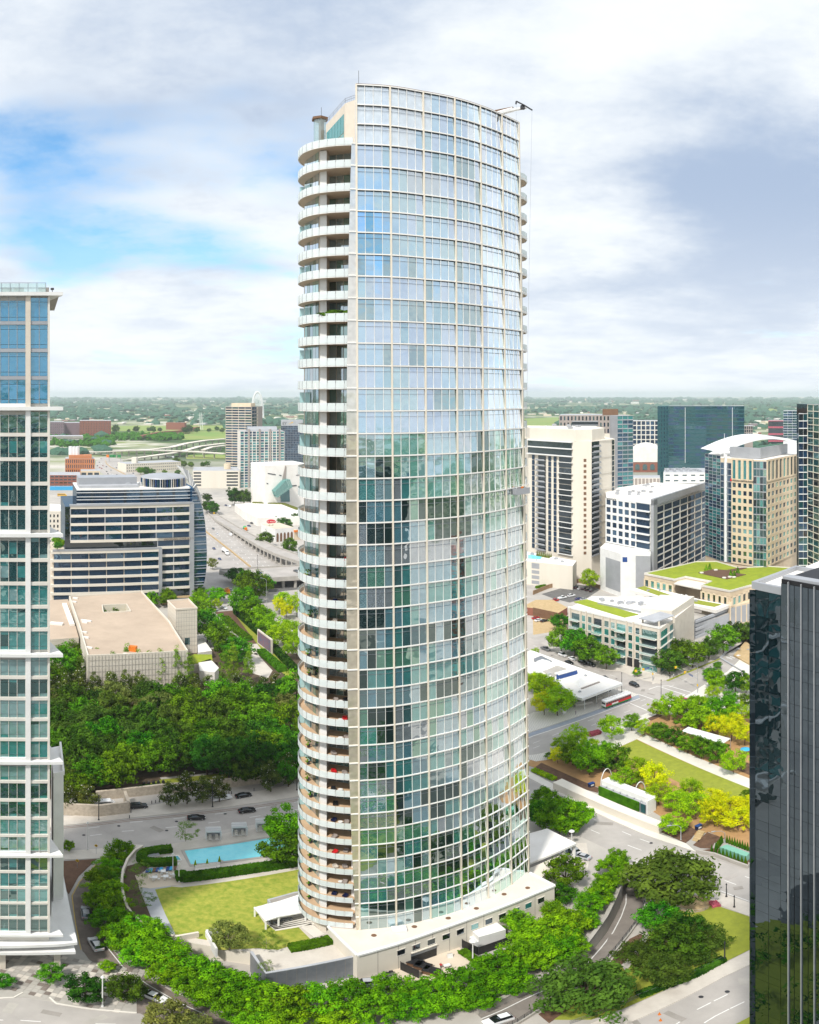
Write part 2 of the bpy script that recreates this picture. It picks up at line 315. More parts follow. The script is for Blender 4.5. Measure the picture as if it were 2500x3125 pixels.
def outn(a, b):
    t = Vector((b[0]-a[0], b[1]-a[1])).normalized(); n = Vector((t.y, -t.x)); m = (Vector((a[0], a[1]))+Vector((b[0], b[1])))/2
    return n if n.dot(m) < 0 else -n
def facade(parent, a, b, z0, z1, cols, rows, wall, glassm, pw=.9, bh=1.2, proud=.35, name='window', cuts=None, skip=None, last=True, th=.3):
    """glass panes in cells, piers and bands standing proud of them; cols/rows counts, pw pier width, bh band height"""
    a, b = Vector((a[0], a[1])), Vector((b[0], b[1])); n = outn(a, b); t = (b-a).normalized(); Lw = (b-a).length
    cw = Lw/cols; ch = (z1-z0)/rows; w = MB()
    for i in range(cols+1):
        x0 = max(0, i*cw-pw/2); x1 = min(Lw, i*cw+pw/2)
        if i == cols and not last: continue
        if pw > 0: w.ob((*(a+t*x0), z0), (*(t*(x1-x0)), 0), (*(n*proud), 0), (0, 0, z1-z0))
    for j in range(rows+1):
        y0 = max(z0, z0+j*ch-bh/2); y1 = min(z1, z0+j*ch+bh/2)
        if bh > 0: w.ob((*a, y0), (*(b-a), 0), (*(n*(proud-.03)), 0), (0, 0, y1-y0))
    w.build('wall_grid', wall, parent)
    for i in range(cols):
        for j in range(rows):
            if skip and skip(i, j): continue
            g = glassm if isinstance(glassm, str) else random.choice(glassm)
            pane(name, a+t*(i*cw+pw*.4), a+t*((i+1)*cw-pw*.4), z0+j*ch+bh*.4, z0+(j+1)*ch-bh*.4, g, parent, n, .01, th*.3)
def block(name, label, cat, pts, z0, z1, wall, roof=None, parapet=0., group=None):
    b = MB(); pts = [Vector((p[0], p[1])) for p in pts]; c = sum(pts, Vector((0, 0)))/len(pts)
    t = thing(name, label, cat, (c.x, c.y, z0), 0, group)
    b.prism(pts, z0, z1); b.build('body', wall, t)
    if roof:
        MB().prism([c+(p-c)*.97 for p in pts], z1, z1+.05).build('roof', roof, t)
    if parapet: MB().strip(pts+[pts[0]], .4, z1, z1+parapet).build('parapet', wall, t)
    return t
def text(s, k, size, m, parent, loc, xdir, up=(0, 0, 1), name='lettering', extrude=.03, align='LEFT', width=None):
    cu = bpy.data.curves.new(name, 'FONT'); cu.body = s; cu.size = size; cu.extrude = extrude; cu.align_x = align; cu.resolution_u = 2
    if width: cu.space_character = width
    cu.materials.append(MATS[m]); tmp = bpy.data.objects.new(name, cu); me = bpy.data.meshes.new_from_object(tmp); bpy.data.objects.remove(tmp); o = bpy.data.objects.new(name, me); C.objects.link(o); x = Vector(xdir).normalized(); u = Vector(up).normalized(); z = x.cross(u)
    mw = Matrix(((x.x, u.x, z.x, loc[0]), (x.y, u.y, z.y, loc[1]), (x.z, u.z, z.z, loc[2]), (0, 0, 0, 1)))
    o.parent = parent; o.matrix_parent_inverse = Matrix.Translation(-parent_loc(parent)); o.matrix_basis = mw
    return o
def crown_mesh(seed, leaf, rx=1., rz=.85, nc=60, nl=60, ls=.42, tip=0., flat=.0, petals=0, R=4.0, openness=.25, cr0=0):
    rg = np.random.default_rng(seed); cs = []
    while len(cs) < nc:                                       # clump centres through the crown, most of them near its skin
        v = rg.normal(size=3); v /= np.linalg.norm(v); r = rg.uniform(.35, 1.0)**.55*(1+.18*rg.normal()*.6)
        p = v*r*np.array([rx, rx, rz])
        if tip: p[:2] *= max(.15, 1-tip*(p[2]/rz*.5+.5))
        if p[2] < -rz*.75: continue
        cs.append(p)
    cs = np.array(cs)*R; cr = rg.uniform(.20, .34, nc)*(cr0 or R)*(1-openness*.3)
    n = nc*nl; ci = np.repeat(np.arange(nc), nl); d = rg.normal(size=(n, 3)); d /= np.linalg.norm(d, axis=1)[:, None]
    pos = cs[ci]+d*(cr[ci]*rg.uniform(.45, 1.05, n))[:, None]*np.array([1, 1, .75])
    nrm = d*1.25+rg.normal(size=(n, 3))*.38+np.array([0, 0, .4]); nrm /= np.linalg.norm(nrm, axis=1)[:, None]
    a = np.cross(nrm, rg.normal(size=(n, 3))); a /= np.linalg.norm(a, axis=1)[:, None]; b = np.cross(nrm, a)
    s = (ls*rg.uniform(.6, 1.25, n))[:, None]
    vs = np.empty((n, 4, 3)); vs[:, 0] = pos-a*s*.55; vs[:, 1] = pos+b*s*.32; vs[:, 2] = pos+a*s*.55; vs[:, 3] = pos-b*s*.32
    me = bpy.data.meshes.new('crown'); vv = vs.reshape(-1, 3).copy()
    me.vertices.add(n*4); me.vertices.foreach_set('co', vv.ravel()); me.loops.add(n*4); me.loops.foreach_set('vertex_index', np.arange(n*4)); me.polygons.add(n); me.polygons.foreach_set('loop_start', np.arange(n)*4); me.polygons.foreach_set('loop_total', np.full(n, 4))
    me.materials.append(MATS[leaf])
    if petals:
        me.materials.append(MATS['petal']); mi = (rg.random(n) < petals).astype(np.int32); me.polygons.foreach_set('material_index', mi)
    me.update(calc_edges=True); me.validate(); return me
# ================================================================== GROUND
ramp_out = [G('C', 700, 165), G('C', 735, 215), G('C', 728, 300), G('C', 690, 400), G('C', 640, 470), G('C', 560, 570), G('C', 480, 660), G('C', 330, 790), G('C', 150, 890), G('C', 0, 985), G('C', -120, 1040)]
ramp_in = [G('C', 600, 150), G('C', 588, 210), G('C', 556, 290), G('C', 505, 395), G('C', 430, 500), G('C', 360, 590), G('C', 250, 670), G('C', 130, 745), G('C', 0, 815), G('C', -120, 880), G('C', -230, 930)]
ramp_z = [-5.2, -4.9, -4.5, -3.8, -3.2, -2.6, -2.0, -1.4, -.8, -.3, -.05]
hole = [p.xy for p in ramp_in]+[p.xy for p in reversed(ramp_out)]
R_ = 30000
outer = [Vector((-R_, -R_)), Vector((R_, -R_)), Vector((R_, R_)), Vector((-R_, R_))]
allp = outer+hole
tri = tessellate_polygon([[Vector((p.x, p.y, 0)) for p in outer], [Vector((p.x, p.y, 0)) for p in hole]])
gm, gt, go = newmat('city_ground'); n_, l_ = gt.nodes, gt.links
bs = n_.new('ShaderNodeBsdfPrincipled'); bs.inputs['Roughness'].default_value = .95; bs.inputs['Specular IOR Level'].default_value = .1; l_.new(bs.outputs[0], go.inputs[0])
ge = n_.new('ShaderNodeNewGeometry')
def nz(scale, detail=6, r0=.4, r1=.6, ca=(0, 0, 0), cb=(1, 1, 1)):
    x = n_.new('ShaderNodeTexNoise'); x.inputs['Scale'].default_value = scale; x.inputs['Detail'].default_value = detail; l_.new(ge.outputs['Position'], x.inputs['Vector'])
    r = n_.new('ShaderNodeValToRGB'); r.color_ramp.elements[0].position = r0; r.color_ramp.elements[1].position = r1; r.color_ramp.elements[0].color = (*ca, 1); r.color_ramp.elements[1].color = (*cb, 1)
    l_.new(x.outputs['Fac'], r.inputs[0]); return r.outputs[0]
def mx_(f, a, b):
    m = n_.new('ShaderNodeMixRGB'); l_.new(f, m.inputs[0]); l_.new(a, m.inputs[1]); l_.new(b, m.inputs[2]); return m.outputs[0]
near = mx_(nz(.02), nz(.15, 8, .3, .7, (.42, .39, .35), (.54, .50, .45)), nz(.1, 8, .3, .7, (.34, .32, .30), (.46, .43, .39)))
far = mx_(nz(.0022, 8, .50, .60), nz(.02, 8, .3, .7, (.030, .070, .022), (.075, .135, .04)), nz(.012, 6, .35, .62, (.62, .58, .52), (.22, .26, .10)))
vl = n_.new('ShaderNodeVectorMath'); vl.operation = 'LENGTH'; l_.new(ge.outputs['Position'], vl.inputs[0])
mr = n_.new('ShaderNodeMapRange'); mr.inputs[1].default_value = 900; mr.inputs[2].default_value = 1500; l_.new(vl.outputs['Value'], mr.inputs[0])
l_.new(mx_(mr.outputs[0], near, far), bs.inputs['Base Color'])
link('ground', mesh_np('ground', [(p.x, p.y, 0) for p in allp], [tuple(t) for t in tri], ('city_ground',)), kind='structure')
def road(name, pts, m='road', z=.02): return sheet(name, pts, z, m, .1)
def dashes(parent, lines, w=.18, on=3., off=6., m='line', z=.03, name='lane_marking'):
    b = MB()
    for pts in lines:
        acc = 0.
        for a, c in zip(pts[:-1], pts[1:]):
            a, c = Vector((a[0], a[1])), Vector((c[0], c[1])); L_ = (c-a).length; t = (c-a)/L_; q = Vector((-t.y, t.x))*w/2; s = 0.
            while s < L_:
                e = min(L_, s+on)
                p = [a+t*s-q, a+t*e-q, a+t*e+q, a+t*s+q]; b.poly([(v.x, v.y, z) for v in p]); s += on+off
    return b.build(name, m, parent)
# ---- ramp below grade, its walls and its tunnel
b = MB()
for i in range(len(ramp_in)-1):
    a, c, d, e = ramp_in[i], ramp_in[i+1], ramp_out[i+1], ramp_out[i]
    b.poly([(a.x, a.y, ramp_z[i]), (c.x, c.y, ramp_z[i+1]), (d.x, d.y, ramp_z[i+1]), (e.x, e.y, ramp_z[i])])
rr = b.build('ramp_road', 'ramproad'); rr['kind'] = 'structure'
ctr = [a+(c-a)*.22 for a, c in zip(ramp_in, ramp_out)]
b = MB(); b.strip(ctr, .22, [z+.01 for z in ramp_z], [z+.025 for z in ramp_z]); b.build('lane_marking', 'line', rr)
w1 = MB(); w1.strip(ramp_in, .5, [z-.3 for z in ramp_z], [1.5]*len(ramp_in)); w1.strip([p for p in ramp_in], .8, 1.5, 1.7)
tag(w1.build('retaining_wall', 'concrete'), 'tall stained concrete retaining wall between the tree row and the sunken ramp', 'wall')
w1 = MB(); w1.strip(ramp_out, .5, [z-.3 for z in ramp_z], [.7]*len(ramp_out))
tag(w1.build('kerb_wall', 'concrete'), 'low concrete wall under the railing along the sunken ramp', 'wall')
t = thing('ramp_fence', 'thin dark metal railing on the low wall beside the sunken ramp', 'fence', ramp_out[5])
b = MB()
for a, c in zip(ramp_out[2:-1], ramp_out[3:]):
    for h in (1.1, 1.5, 1.9): b.tube((a.x, a.y, h-.1), (c.x, c.y, h-.1), .04, n=4)
b.build('rail', 'darkmetal', t, kind='stuff')
for a, c in zip(ramp_out[2:-1], ramp_out[3:]):
    for q in range(4): p = a+(c-a)*q/4; MB().tube((p.x, p.y, .7), (p.x, p.y, 1.9), .05, n=4).build('post', 'darkmetal', t)
t0_, t1_ = ramp_in[0], ramp_out[0]; back = Vector((6, 13, 0))
tn = thing('tunnel_portal', 'dark tunnel mouth where the ramp dives under the street', 'tunnel', t0_)
b = MB(); b.ob((t0_.x, t0_.y, -5.6), back, (0, 0, .0001), (0, 0, 5.3)); b.ob((t1_.x, t1_.y, -5.6), back, (0, 0, .0001), (0, 0, 5.3)); b.poly([t0_+back+Vector((0, 0, -5.6)), t1_+back+Vector((0, 0, -5.6)), t1_+back+Vector((0, 0, -.3)), t0_+back+Vector((0, 0, -.3))])
b.poly([t0_+Vector((0, 0, -5.3)), t1_+Vector((0, 0, -5.3)), t1_+back+Vector((0, 0, -5.3)), t0_+back+Vector((0, 0, -5.3))]); b.build('lining', 'darkconcrete', tn)
MB().ob(t0_+Vector((-.8, -.3, -.6)), (t1_-t0_)*1.2, (0, .5, 0), (0, 0, 1.6)).build('parapet', 'concrete', tn)
# ---- streets
garden_street = road('street', GS('G', [(-400, 860), (110, 803), (600, 748), (1000, 703), (1660, 612), (2100, 560)])+GS('F', [(2000, -70), (1570, -15), (1280, 32), (980, 80), (790, 112), (540, 152), (330, 176), (90, 200), (-500, 260)]), 'paleroad')
dashes(garden_street, [GS('G', [(-300, 920), (500, 835), (1660, 690)]), GS('G', [(-300, 870), (560, 775), (1660, 640)])], .2, 3, 8)
b = MB()
for dy in (0, 9): b.strip(GS('G', [(-300, 845+dy), (110, 806+dy), (560, 757+dy), (1000, 712+dy), (1660, 624+dy)]), .18, .02, .035)
b.build('tram_rail', 'brown', garden_street)
sheet('pavement', GS('G', [(-400, 800), (110, 740), (550, 690), (770, 650), (1090, 610), (1400, 570), (1660, 520), (2000, 470), (2000, 560), (1660, 605), (1000, 697), (600, 742), (110, 797), (-400, 850)]), .14, 'pave')
fr = road('street', GS('B', [(-200, -60), (40, 78), (470, 300), (830, 462), (1220, 592), (1600, 725), (1900, 820), (1900, 1060), (1600, 945), (1330, 850), (960, 722), (760, 645), (330, 450), (40, 262), (-200, 110)]), 'paleroad')
dashes(fr, [GS('B', [(60, 150), (430, 330), (800, 490), (1250, 640), (1900, 880)]), GS('B', [(60, 215), (450, 425), (740, 545), (1100, 670), (1900, 950)])], .2, 3, 9)
dashes(fr, [GS('B', [(745, 640), (960, 716), (1330, 843), (1700, 975)])], .2, 200, 0)
sheet('pavement', GS('B', [(-200, -110), (30, 18), (180, 100), (520, 270), (930, 452), (1130, 525), (1190, 575), (1220, 588), (830, 458), (470, 295), (40, 72), (-200, -65)]), .14, 'offwhite')
br = road('street', GS('C', [(1700, 455), (1337, 645), (1180, 720), (850, 890), (620, 990), (380, 1100), (900, 1300), (1240, 990), (1337, 932), (1900, 640)]), 'paleroad')
dashes(br, [GS('C', [(600, 1180), (1027, 902), (1123, 853), (1600, 600)]), GS('C', [(800, 1130), (1130, 940), (1217, 896), (1700, 640)])], .2, 3, 7)
sheet('pavement', GS('C', [(1700, 375), (1337, 560), (1190, 635), (860, 790), (600, 905), (380, 1000), (400, 1095), (620, 986), (850, 886), (1180, 716), (1337, 641), (1700, 450)]), .14, 'pave')
sheet('grass_verge', GS('C', [(1232, 996), (1337, 940), (1500, 860), (1500, 900), (1337, 985), (1280, 1010)]), .16, 'lawn')
cs = road('street', GS('N', [(-300, 330), (60, 480), (330, 620), (650, 765), (1010, 885), (1200, 893), (1500, 1012), (1725, 1062), (1900, 1110), (1990, 1330), (1725, 1292), (1400, 1205), (1290, 1145), (1200, 1062), (900, 1012), (560, 882), (300, 742), (60, 642), (-300, 480)]), 'road')
dashes(cs, [GS('N', [(60, 560), (330, 680), (650, 820), (1180, 980)])], .18, 3, 6)
br2 = road('street', GS('N', [(60, 545), (60, 455), (520, 362), (540, 395), (330, 465)]), 'paleroad', .025)
ts = road('street', GS('A', [(-200, 560), (40, 458), (525, 268), (790, 172), (950, 100), (1250, -45), (1500, -170), (1560, -140), (1420, 0), (1300, 62), (1160, 152), (1000, 232), (900, 272), (560, 402), (430, 440), (180, 560), (40, 585), (-200, 690)]), 'paleroad', .03)
dashes(ts, [GS('A', [(40, 510), (430, 350), (840, 195)]), GS('A', [(40, 545), (560, 340), (850, 230)]), GS('A', [(1010, 110), (1250, -10), (1500, -130)])], .18, 3, 6, z=.04)
road('tram_track', GS('A', [(-200, 520), (40, 428), (525, 262), (790, 165), (800, 185), (530, 285), (40, 452), (-200, 550)]), 'trackbed', .05)
dashes(ts, [GS('A', [(-200, 556), (40, 458), (530, 290), (800, 190)])], .35, 300, 0, z=.056)
dashes(ts, [GS('O', [(0, 1100), (150, 1050), (330, 1040), (700, 1150)]), GS('O', [(200, 1060), (600, 1190)]), GS('O', [(380, 1290), (600, 1190)]), GS('N', [(1430, 1200), (1725, 1300)]), GS('N', [(1330, 1320), (1560, 1420)])], .4, 200, 0, z=.056)
# pale paver plazas with wavy chevrons
m, tt, oo = newmat('wavepave'); n_, l_ = tt.nodes, tt.links
bs = n_.new('ShaderNodeBsdfPrincipled'); bs.inputs['Roughness'].default_value = .85; l_.new(bs.outputs[0], oo.inputs[0])
ge = n_.new('ShaderNodeNewGeometry'); wv = n_.new('ShaderNodeTexWave'); wv.inputs['Scale'].default_value = .55; wv.inputs['Distortion'].default_value = 4; wv.inputs['Detail Scale'].default_value = 1.2; l_.new(ge.outputs['Position'], wv.inputs['Vector'])
rp = n_.new('ShaderNodeValToRGB'); rp.color_ramp.elements[0].color = (.50, .47, .43, 1); rp.color_ramp.elements[1].color = (.74, .70, .62, 1); l_.new(wv.outputs['Fac'], rp.inputs[0]); l_.new(rp.outputs[0], bs.inputs['Base Color'])
sheet('pavement', GS('A', [(-200, 430), (40, 290), (340, 250), (520, 160), (600, 120), (700, 130), (790, 165), (525, 258), (40, 424), (-200, 515)]), .14, 'wavepave')
sheet('pavement', GS('A', [(-60, 600), (60, 590), (180, 564), (430, 444), (560, 406), (900, 278), (960, 300), (860, 345), (830, 440), (775, 483), (600, 560), (330, 600), (60, 640)]), .14, 'wavepave')
sheet('pavement', GS('A', [(960, 300), (900, 278), (1000, 236), (1160, 156), (1300, 66), (1420, 4), (1560, -136), (1700, 60), (1650, 300)]), .14, 'offwhite')
sheet('pavement', GS('N', [(280, 660), (330, 625), (650, 770), (1010, 890), (1200, 898), (1500, 1018), (1725, 1068), (1800, 960), (1725, 880), (1200, 800), (800, 660), (420, 560)]), .14, 'pave')
sheet('pavement', GS('O', [(60, 1020), (280, 950), (1180, 560), (1550, 330), (1500, 300), (1180, 500), (280, 870), (60, 940)]), .16, 'pave')
sheet('grass_verge', GS('O', [(290, 955), (560, 840), (1170, 590), (1180, 605), (580, 855), (320, 965)]), .18, 'lawn')
# ---- park
sheet('park_ground', GS('A', [(-40, 640), (60, 625), (330, 590), (600, 556), (775, 478), (830, 436), (870, 350), (960, 305), (1650, 305), (2000, 500), (2100, 1300)])+GS('B', [(1900, 620), (1560, 545), (1420, 500), (1290, 440), (1200, 470), (1100, 400), (975, 345), (900, 300), (500, 120), (40, -20), (-40, -50)]), .10, 'granite')
sheet('path', GS('A', [(775, 480), (842, 448), (1595, 768), (2000, 940), (2000, 1030), (1595, 838)]), .17, 'offwhite')
sheet('lawn', GS('A', [(602, 562), (775, 485), (1595, 838), (2000, 1012), (1850, 1085), (1250, 870), (900, 700)]), .16, 'lawn')
sheet('planting_bed', GS('A', [(30, 700), (100, 650), (510, 832), (500, 862), (180, 770)]), .2, 'mulch')
sheet('planting_bed', GS('B', [(950, 440), (1060, 395), (1130, 385), (1205, 435), (1165, 490), (1125, 520)]), .2, 'mulch')
sheet('planting_bed', GS('B', [(1180, 535), (1280, 445), (1400, 490), (1330, 520), (1310, 560), (1230, 555)]), .2, 'mulch')
sheet('planting_bed', GS('A', [(1480, 690), (1560, 650), (1900, 780), (1900, 880)]), .2, 'mulch')
sheet('planting_bed', GS('A', [(855, 335), (930, 300), (960, 315), (880, 350)]), .2, 'mulch')
sheet('planting_bed', GS('O', [(845, 1245), (900, 1225), (1500, 1370), (1480, 1420)]), .2, 'mulch')
sheet('planting_bed', GS('B', [(1200, 580), (1330, 560), (1560, 600), (1590, 650), (1570, 690), (1300, 600)]), .2, 'mulch')
# ---- car park and yards on the far side
sheet('parking_lot', GS('J', [(100, 310), (330, 240), (420, 250), (540, 260), (500, 290), (420, 340), (300, 370), (180, 340)]), .04, 'asphalt')
sheet('parking_lot', GS('J', [(40, 440), (250, 420), (290, 560), (40, 600)]), .03, 'sand')
# ---- ring drive, plaza and forecourt on the near side
drive = road('drive', GS('F', [(400, 225), (335, 245), (200, 385), (155, 470), (180, 640), (225, 810)])+GS('E', [(492, 205), (560, 300), (680, 330), (770, 440), (800, 560), (1000, 660), (1500, 660), (1420, 600), (1200, 520), (1000, 430), (830, 330), (690, 230), (600, 100), (545, -10)])+GS('F', [(300, 600), (280, 430), (370, 300), (440, 235)]), 'brickroad', .04)
dashes(drive, [GS('E', [(620, 165), (720, 290), (860, 390), (1050, 500), (1220, 575)])], .2, 100, 0, z=.05)
dashes(drive, [GS('F', [(330, 250), (205, 385), (160, 470), (180, 630), (215, 800)])], .18, 100, 0, 'yline', z=.05)
sheet('pavement', GS('F', [(60, 200), (330, 180), (540, 156), (600, 160), (540, 200), (400, 222), (330, 240), (90, 250)]), .12, 'pave')
sheet('planting_bed', GS('F', [(80, 260), (310, 245), (200, 350), (140, 460), (100, 400)]), .16, 'mulch')
plaza = sheet('plaza', GS('E', [(-200, 180), (440, 190), (600, 300), (690, 330), (800, 460), (800, 556), (520, 532), (300, 488), (130, 466), (-200, 470)]), .06, 'concrete')
random.seed(3)
a0 = G('E', 130, 200); ux = (G('E', 600, 300)-a0).normalized(); uy = Vector((-ux.y, ux.x, 0))
if uy.y > 0: uy = -uy
slabs = [MB().box(0, 0, 0, 1.0, 1.0, .05).mesh('paver', q) for q in ('pave', 'concrete', 'darkconcrete', 'brickroad')]
for i in range(22):
    for j in range(13):
        p = a0+ux*(i*1.08-1)+uy*(j*1.08-1)
        q = random.random()
        link('paver', slabs[3 if q < .10 else 2 if q < .28 else 1 if q < .70 else 0], plaza, mw=Matrix.Translation((p.x, p.y, .07))@Matrix.Rotation(math.atan2(ux.y, ux.x), 4, 'Z'))
cross = road('street', GS('E', [(-300, 474), (-100, 476), (130, 470), (300, 492), (520, 536), (820, 562), (1000, 662), (800, 760), (-300, 720)]), 'paleroad', .05)
dashes(cross, [GS('E', [(-100, 598), (120, 602), (700, 625)])], .2, 3, 8, z=.058)
b = MB(); b.strip(GS('E', [(-200, 472), (0, 474), (80, 470), (135, 440)]), .3, 0, .22); b.strip(GS('E', [(290, 470), (330, 505), (520, 535), (800, 560)]), .3, 0, .22); k = b.build('kerb', 'offwhite'); k['kind'] = 'structure'
# corner garden between ramp and streets
sheet('lawn', GS('C', [(620, 690), (760, 470), (850, 330), (960, 330), (1120, 300), (1337, 375), (1520, 440), (1337, 555), (1190, 628), (860, 782), (600, 898), (420, 960), (180, 960), (330, 820), (480, 690), (560, 600)]), .12, 'lawn')
sheet('planting_bed', GS('C', [(120, 930), (480, 690), (640, 500), (700, 470), (720, 480), (640, 600), (430, 800), (180, 980)]), .15, 'mulch')
sheet('pavement', GS('C', [(1000, 240), (1130, 225), (1337, 295), (1600, 380), (1600, 440), (1337, 372), (1270, 350), (1110, 285), (1050, 280)]), .15, 'pave')
# ---- left: museum grounds, garden floor, freeway
sheet('garden_ground', GS('G', [(-300, 640), (330, 600), (770, 575), (1190, 535), (1660, 470), (1900, 440), (1800, -330), (900, -380), (-300, -350)]), .05, 'soil')
sheet('garden_lawn', GS('G', [(330, 590), (620, 540), (800, 480), (1190, 450), (1660, 430), (1660, 470), (1190, 530), (770, 570)]), .09, 'lawn')
sheet('path', GS('G', [(690, 430), (800, 418), (806, 428), (700, 442)]), .12, 'concrete'); sheet('path', GS('G', [(750, 482), (1100, 448), (1100, 460), (760, 494)]), .12, 'concrete')
sheet('path', GS('H', [(1330, 500), (1420, 470), (1530, 590), (1500, 640), (1400, 610)]), .1, 'pave'); sheet('path', GS('H', [(1360, 420), (1430, 410), (1500, 500), (1400, 480)]), .1, 'pave')
sheet('path', GS('H', [(1190, 240), (1250, 235), (1420, 420), (1360, 425)]), .08, 'pave')
sheet('planting_bed', GS('H', [(1140, 195), (1260, 185), (1300, 230), (1440, 405), (1360, 415), (1200, 260)]), .1, 'mulch')
sheet('lawn', GS('H', [(1260, 190), (1310, 190), (1560, 500), (1700, 640), (1650, 660), (1480, 480)]), .12, 'lawn')
sheet('street', GS('K', [(380, 1080), (560, 1050), (700, 1200), (800, 1400), (1060, 1380), (1600, 1300), (1700, 1400), (1600, 1560), (1150, 1560), (700, 1590), (420, 1590), (600, 1440), (400, 1200)]), .03, 'paleroad')
fw = road('freeway', GS('Q', [(960, 300), (925, 365), (1010, 420), (1285, 525)])+GS('K', [(345, 205), (640, 480), (1000, 760), (1400, 992), (560, 1045), (330, 850)])+GS('Q', [(745, 525), (588, 420), (600, 330), (690, 270)]), 'paleroad', .04)
dashes(fw, [GS('K', [(340+q*130, 260+q*90), (620+q*190, 620+q*60), (1030+q*100, 1000-q*5)]) for q in (-1.6, -.9, -.2, .5, 1.2, 1.9)], .3, 4, 9, z=.05)
dashes(fw, [GS('Q', [(690-q*40, 330), (640+q*70, 400), (800+q*80, 525)]) for q in (0, .6, 2.2, 3.2, 4.2)], .4, 5, 9, z=.05)
b = MB(); b.strip(GS('Q', [(725, 320), (735, 360), (790, 405), (1030, 525)])+GS('K', [(330, 480), (390, 540), (700, 780), (965, 998)]), .8, 0, 1.1)
tag(b.build('median_barrier', 'sand'), 'tan concrete median barrier down the middle of the freeway', 'barrier')
# far fields
sheet('field', GS('V', [(430, 318), (700, 300), (1210, 300), (1400, 340), (1210, 352), (930, 360), (720, 350)]), .1, 'field')
sheet('field', GS('V', [(440, 268), (620, 262), (1210, 262), (1400, 280), (1210, 295), (440, 300)]), .1, 'field')
sheet('field', GS('S', [(-60, 190), (200, 178), (215, 250), (-60, 255)]), .1, 'field'); sheet('field', GS('S', [(1290, 120), (1660, 130), (1660, 145), (1290, 158)]), .1, 'field')
sheet('field', GS('V', [(940, 462), (1210, 455), (1210, 490), (950, 488)]), .1, 'field')
# ================================================================== THE TOWER
ZB, ZTOP = 7.8, 179.7
bot = [PD(p, d) for p, d in zip((1098, 1209.6, 1314, 1409, 1490, 1561, 1613), (131, 132.3, 135, 138.4, 142.8, 148.3, 154))]
top = [PD(p, d) for p, d in zip((1087, 1190, 1291, 1387, 1465, 1531, 1583), (131, 132, 134.6, 137.7, 141.8, 146.7, 151.5))]
def crv(pts, s):
    i = min(int(s), len(pts)-2); f = s-i
    p0 = pts[i-1] if i else pts[0]*2-pts[1]; p1 = pts[i]; p2 = pts[i+1]; p3 = pts[i+2] if i+2 < len(pts) else pts[-1]*2-pts[-2]
    return .5*((2*p1)+(p2-p0)*f+(2*p0-5*p1+4*p2-p3)*f*f+(3*p1-p0-3*p2+p3)*f**3)
def TP(u, z):
    k = (z-ZB)/(ZTOP-ZB); a = crv(bot, u/4); c = crv(top, u/4); r = a+(c-a)*k; return Vector((r.x, r.y))
FL = [ZB+i*(158.9-ZB)/38 for i in range(39)]+[163.4, 167.7, 171.7, 175.6, 179.7]
tower = thing('residential_tower', 'tall curved glass residential tower with stacked white balconies on a pale podium', 'tower', (2, 148, 0))
# core behind the glass, with the balcony side stepped back
QL = [Vector(p) for p in ((-19.7, 140.1), (-16.35, 134.3), (-15.0, 134.0), (-14.7, 137.0), (-9.3, 135.4), (-8.9, 132.6))]
backl = [Vector(p) for p in ((22.2, 154), (21.8, 159), (19, 163), (13, 164.5), (4, 162), (-6, 157.5), (-14, 151.5), (-18.6, 146))]
core = [TP(u, 172)+Vector((-.1, .45)) for u in range(0, 25)]+backl+QL
MB().prism(core, 0, 167.5).build('core', 'limestone', tower)
MB().prism(core, 167.52, 167.7).build('roof', 'roofwhite', tower)
random.seed(11); TILT = .055
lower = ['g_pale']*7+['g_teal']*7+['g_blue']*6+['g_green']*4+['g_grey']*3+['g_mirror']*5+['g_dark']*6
upper = ['g_pale']*4+['g_sky']*6+['g_lilac']*6+['g_grey']*2+['g_mirror']*3+['g_blue']*2  # bluer inner colours paint the sky's reflection into the upper panes
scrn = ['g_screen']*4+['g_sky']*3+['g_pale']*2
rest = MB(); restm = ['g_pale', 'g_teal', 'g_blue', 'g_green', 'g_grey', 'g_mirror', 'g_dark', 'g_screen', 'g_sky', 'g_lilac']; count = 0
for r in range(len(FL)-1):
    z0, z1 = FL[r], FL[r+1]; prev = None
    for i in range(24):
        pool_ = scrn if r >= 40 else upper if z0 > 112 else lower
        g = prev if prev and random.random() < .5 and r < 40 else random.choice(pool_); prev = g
        if r >= 40 and i < 7: g = 'g_screen'  # pale inner colour stands in for a bright cloud reflected in these bays
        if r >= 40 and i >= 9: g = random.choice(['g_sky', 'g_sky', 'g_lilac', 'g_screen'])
        a, c = TP(i, z0), TP(i+1, z0); n = outn(a, c)
        if i < 8 and r < 37: pane('pane', a, c, z0+.06, z1-.06, g, tower, n, -.03, .04, .006, TILT); count += 1
        else:
            e = (c-a); q1, q2 = random.uniform(-.006, .006), random.uniform(-.006, .006)
            ex = Vector((e.x, e.y, 0))+Vector((n.x, n.y, 0))*e.length*q1; ez = Vector((0, 0, z1-z0-.1))+Vector((n.x, n.y, 0))*4*(q2-TILT)
            rest.ob((a.x-n.x*.03, a.y-n.y*.03, z0+.05), ex, (n.x*.04, n.y*.04, 0), ez, restm.index(g))
rest.build('glass_panes', restm, tower, kind='stuff')
tr = MB()
for r in range(len(FL)-1):
    z = FL[r+1]-1.15
    for i in range(24): a, c = TP(i, z), TP(i+1, z); n = outn(a, c); tr.ob((a.x, a.y, z), (c.x-a.x, c.y-a.y, 0), (n.x*.03, n.y*.03, 0), (0, 0, .07))
tr.build('transoms', 'greymetal', tower, kind='stuff')
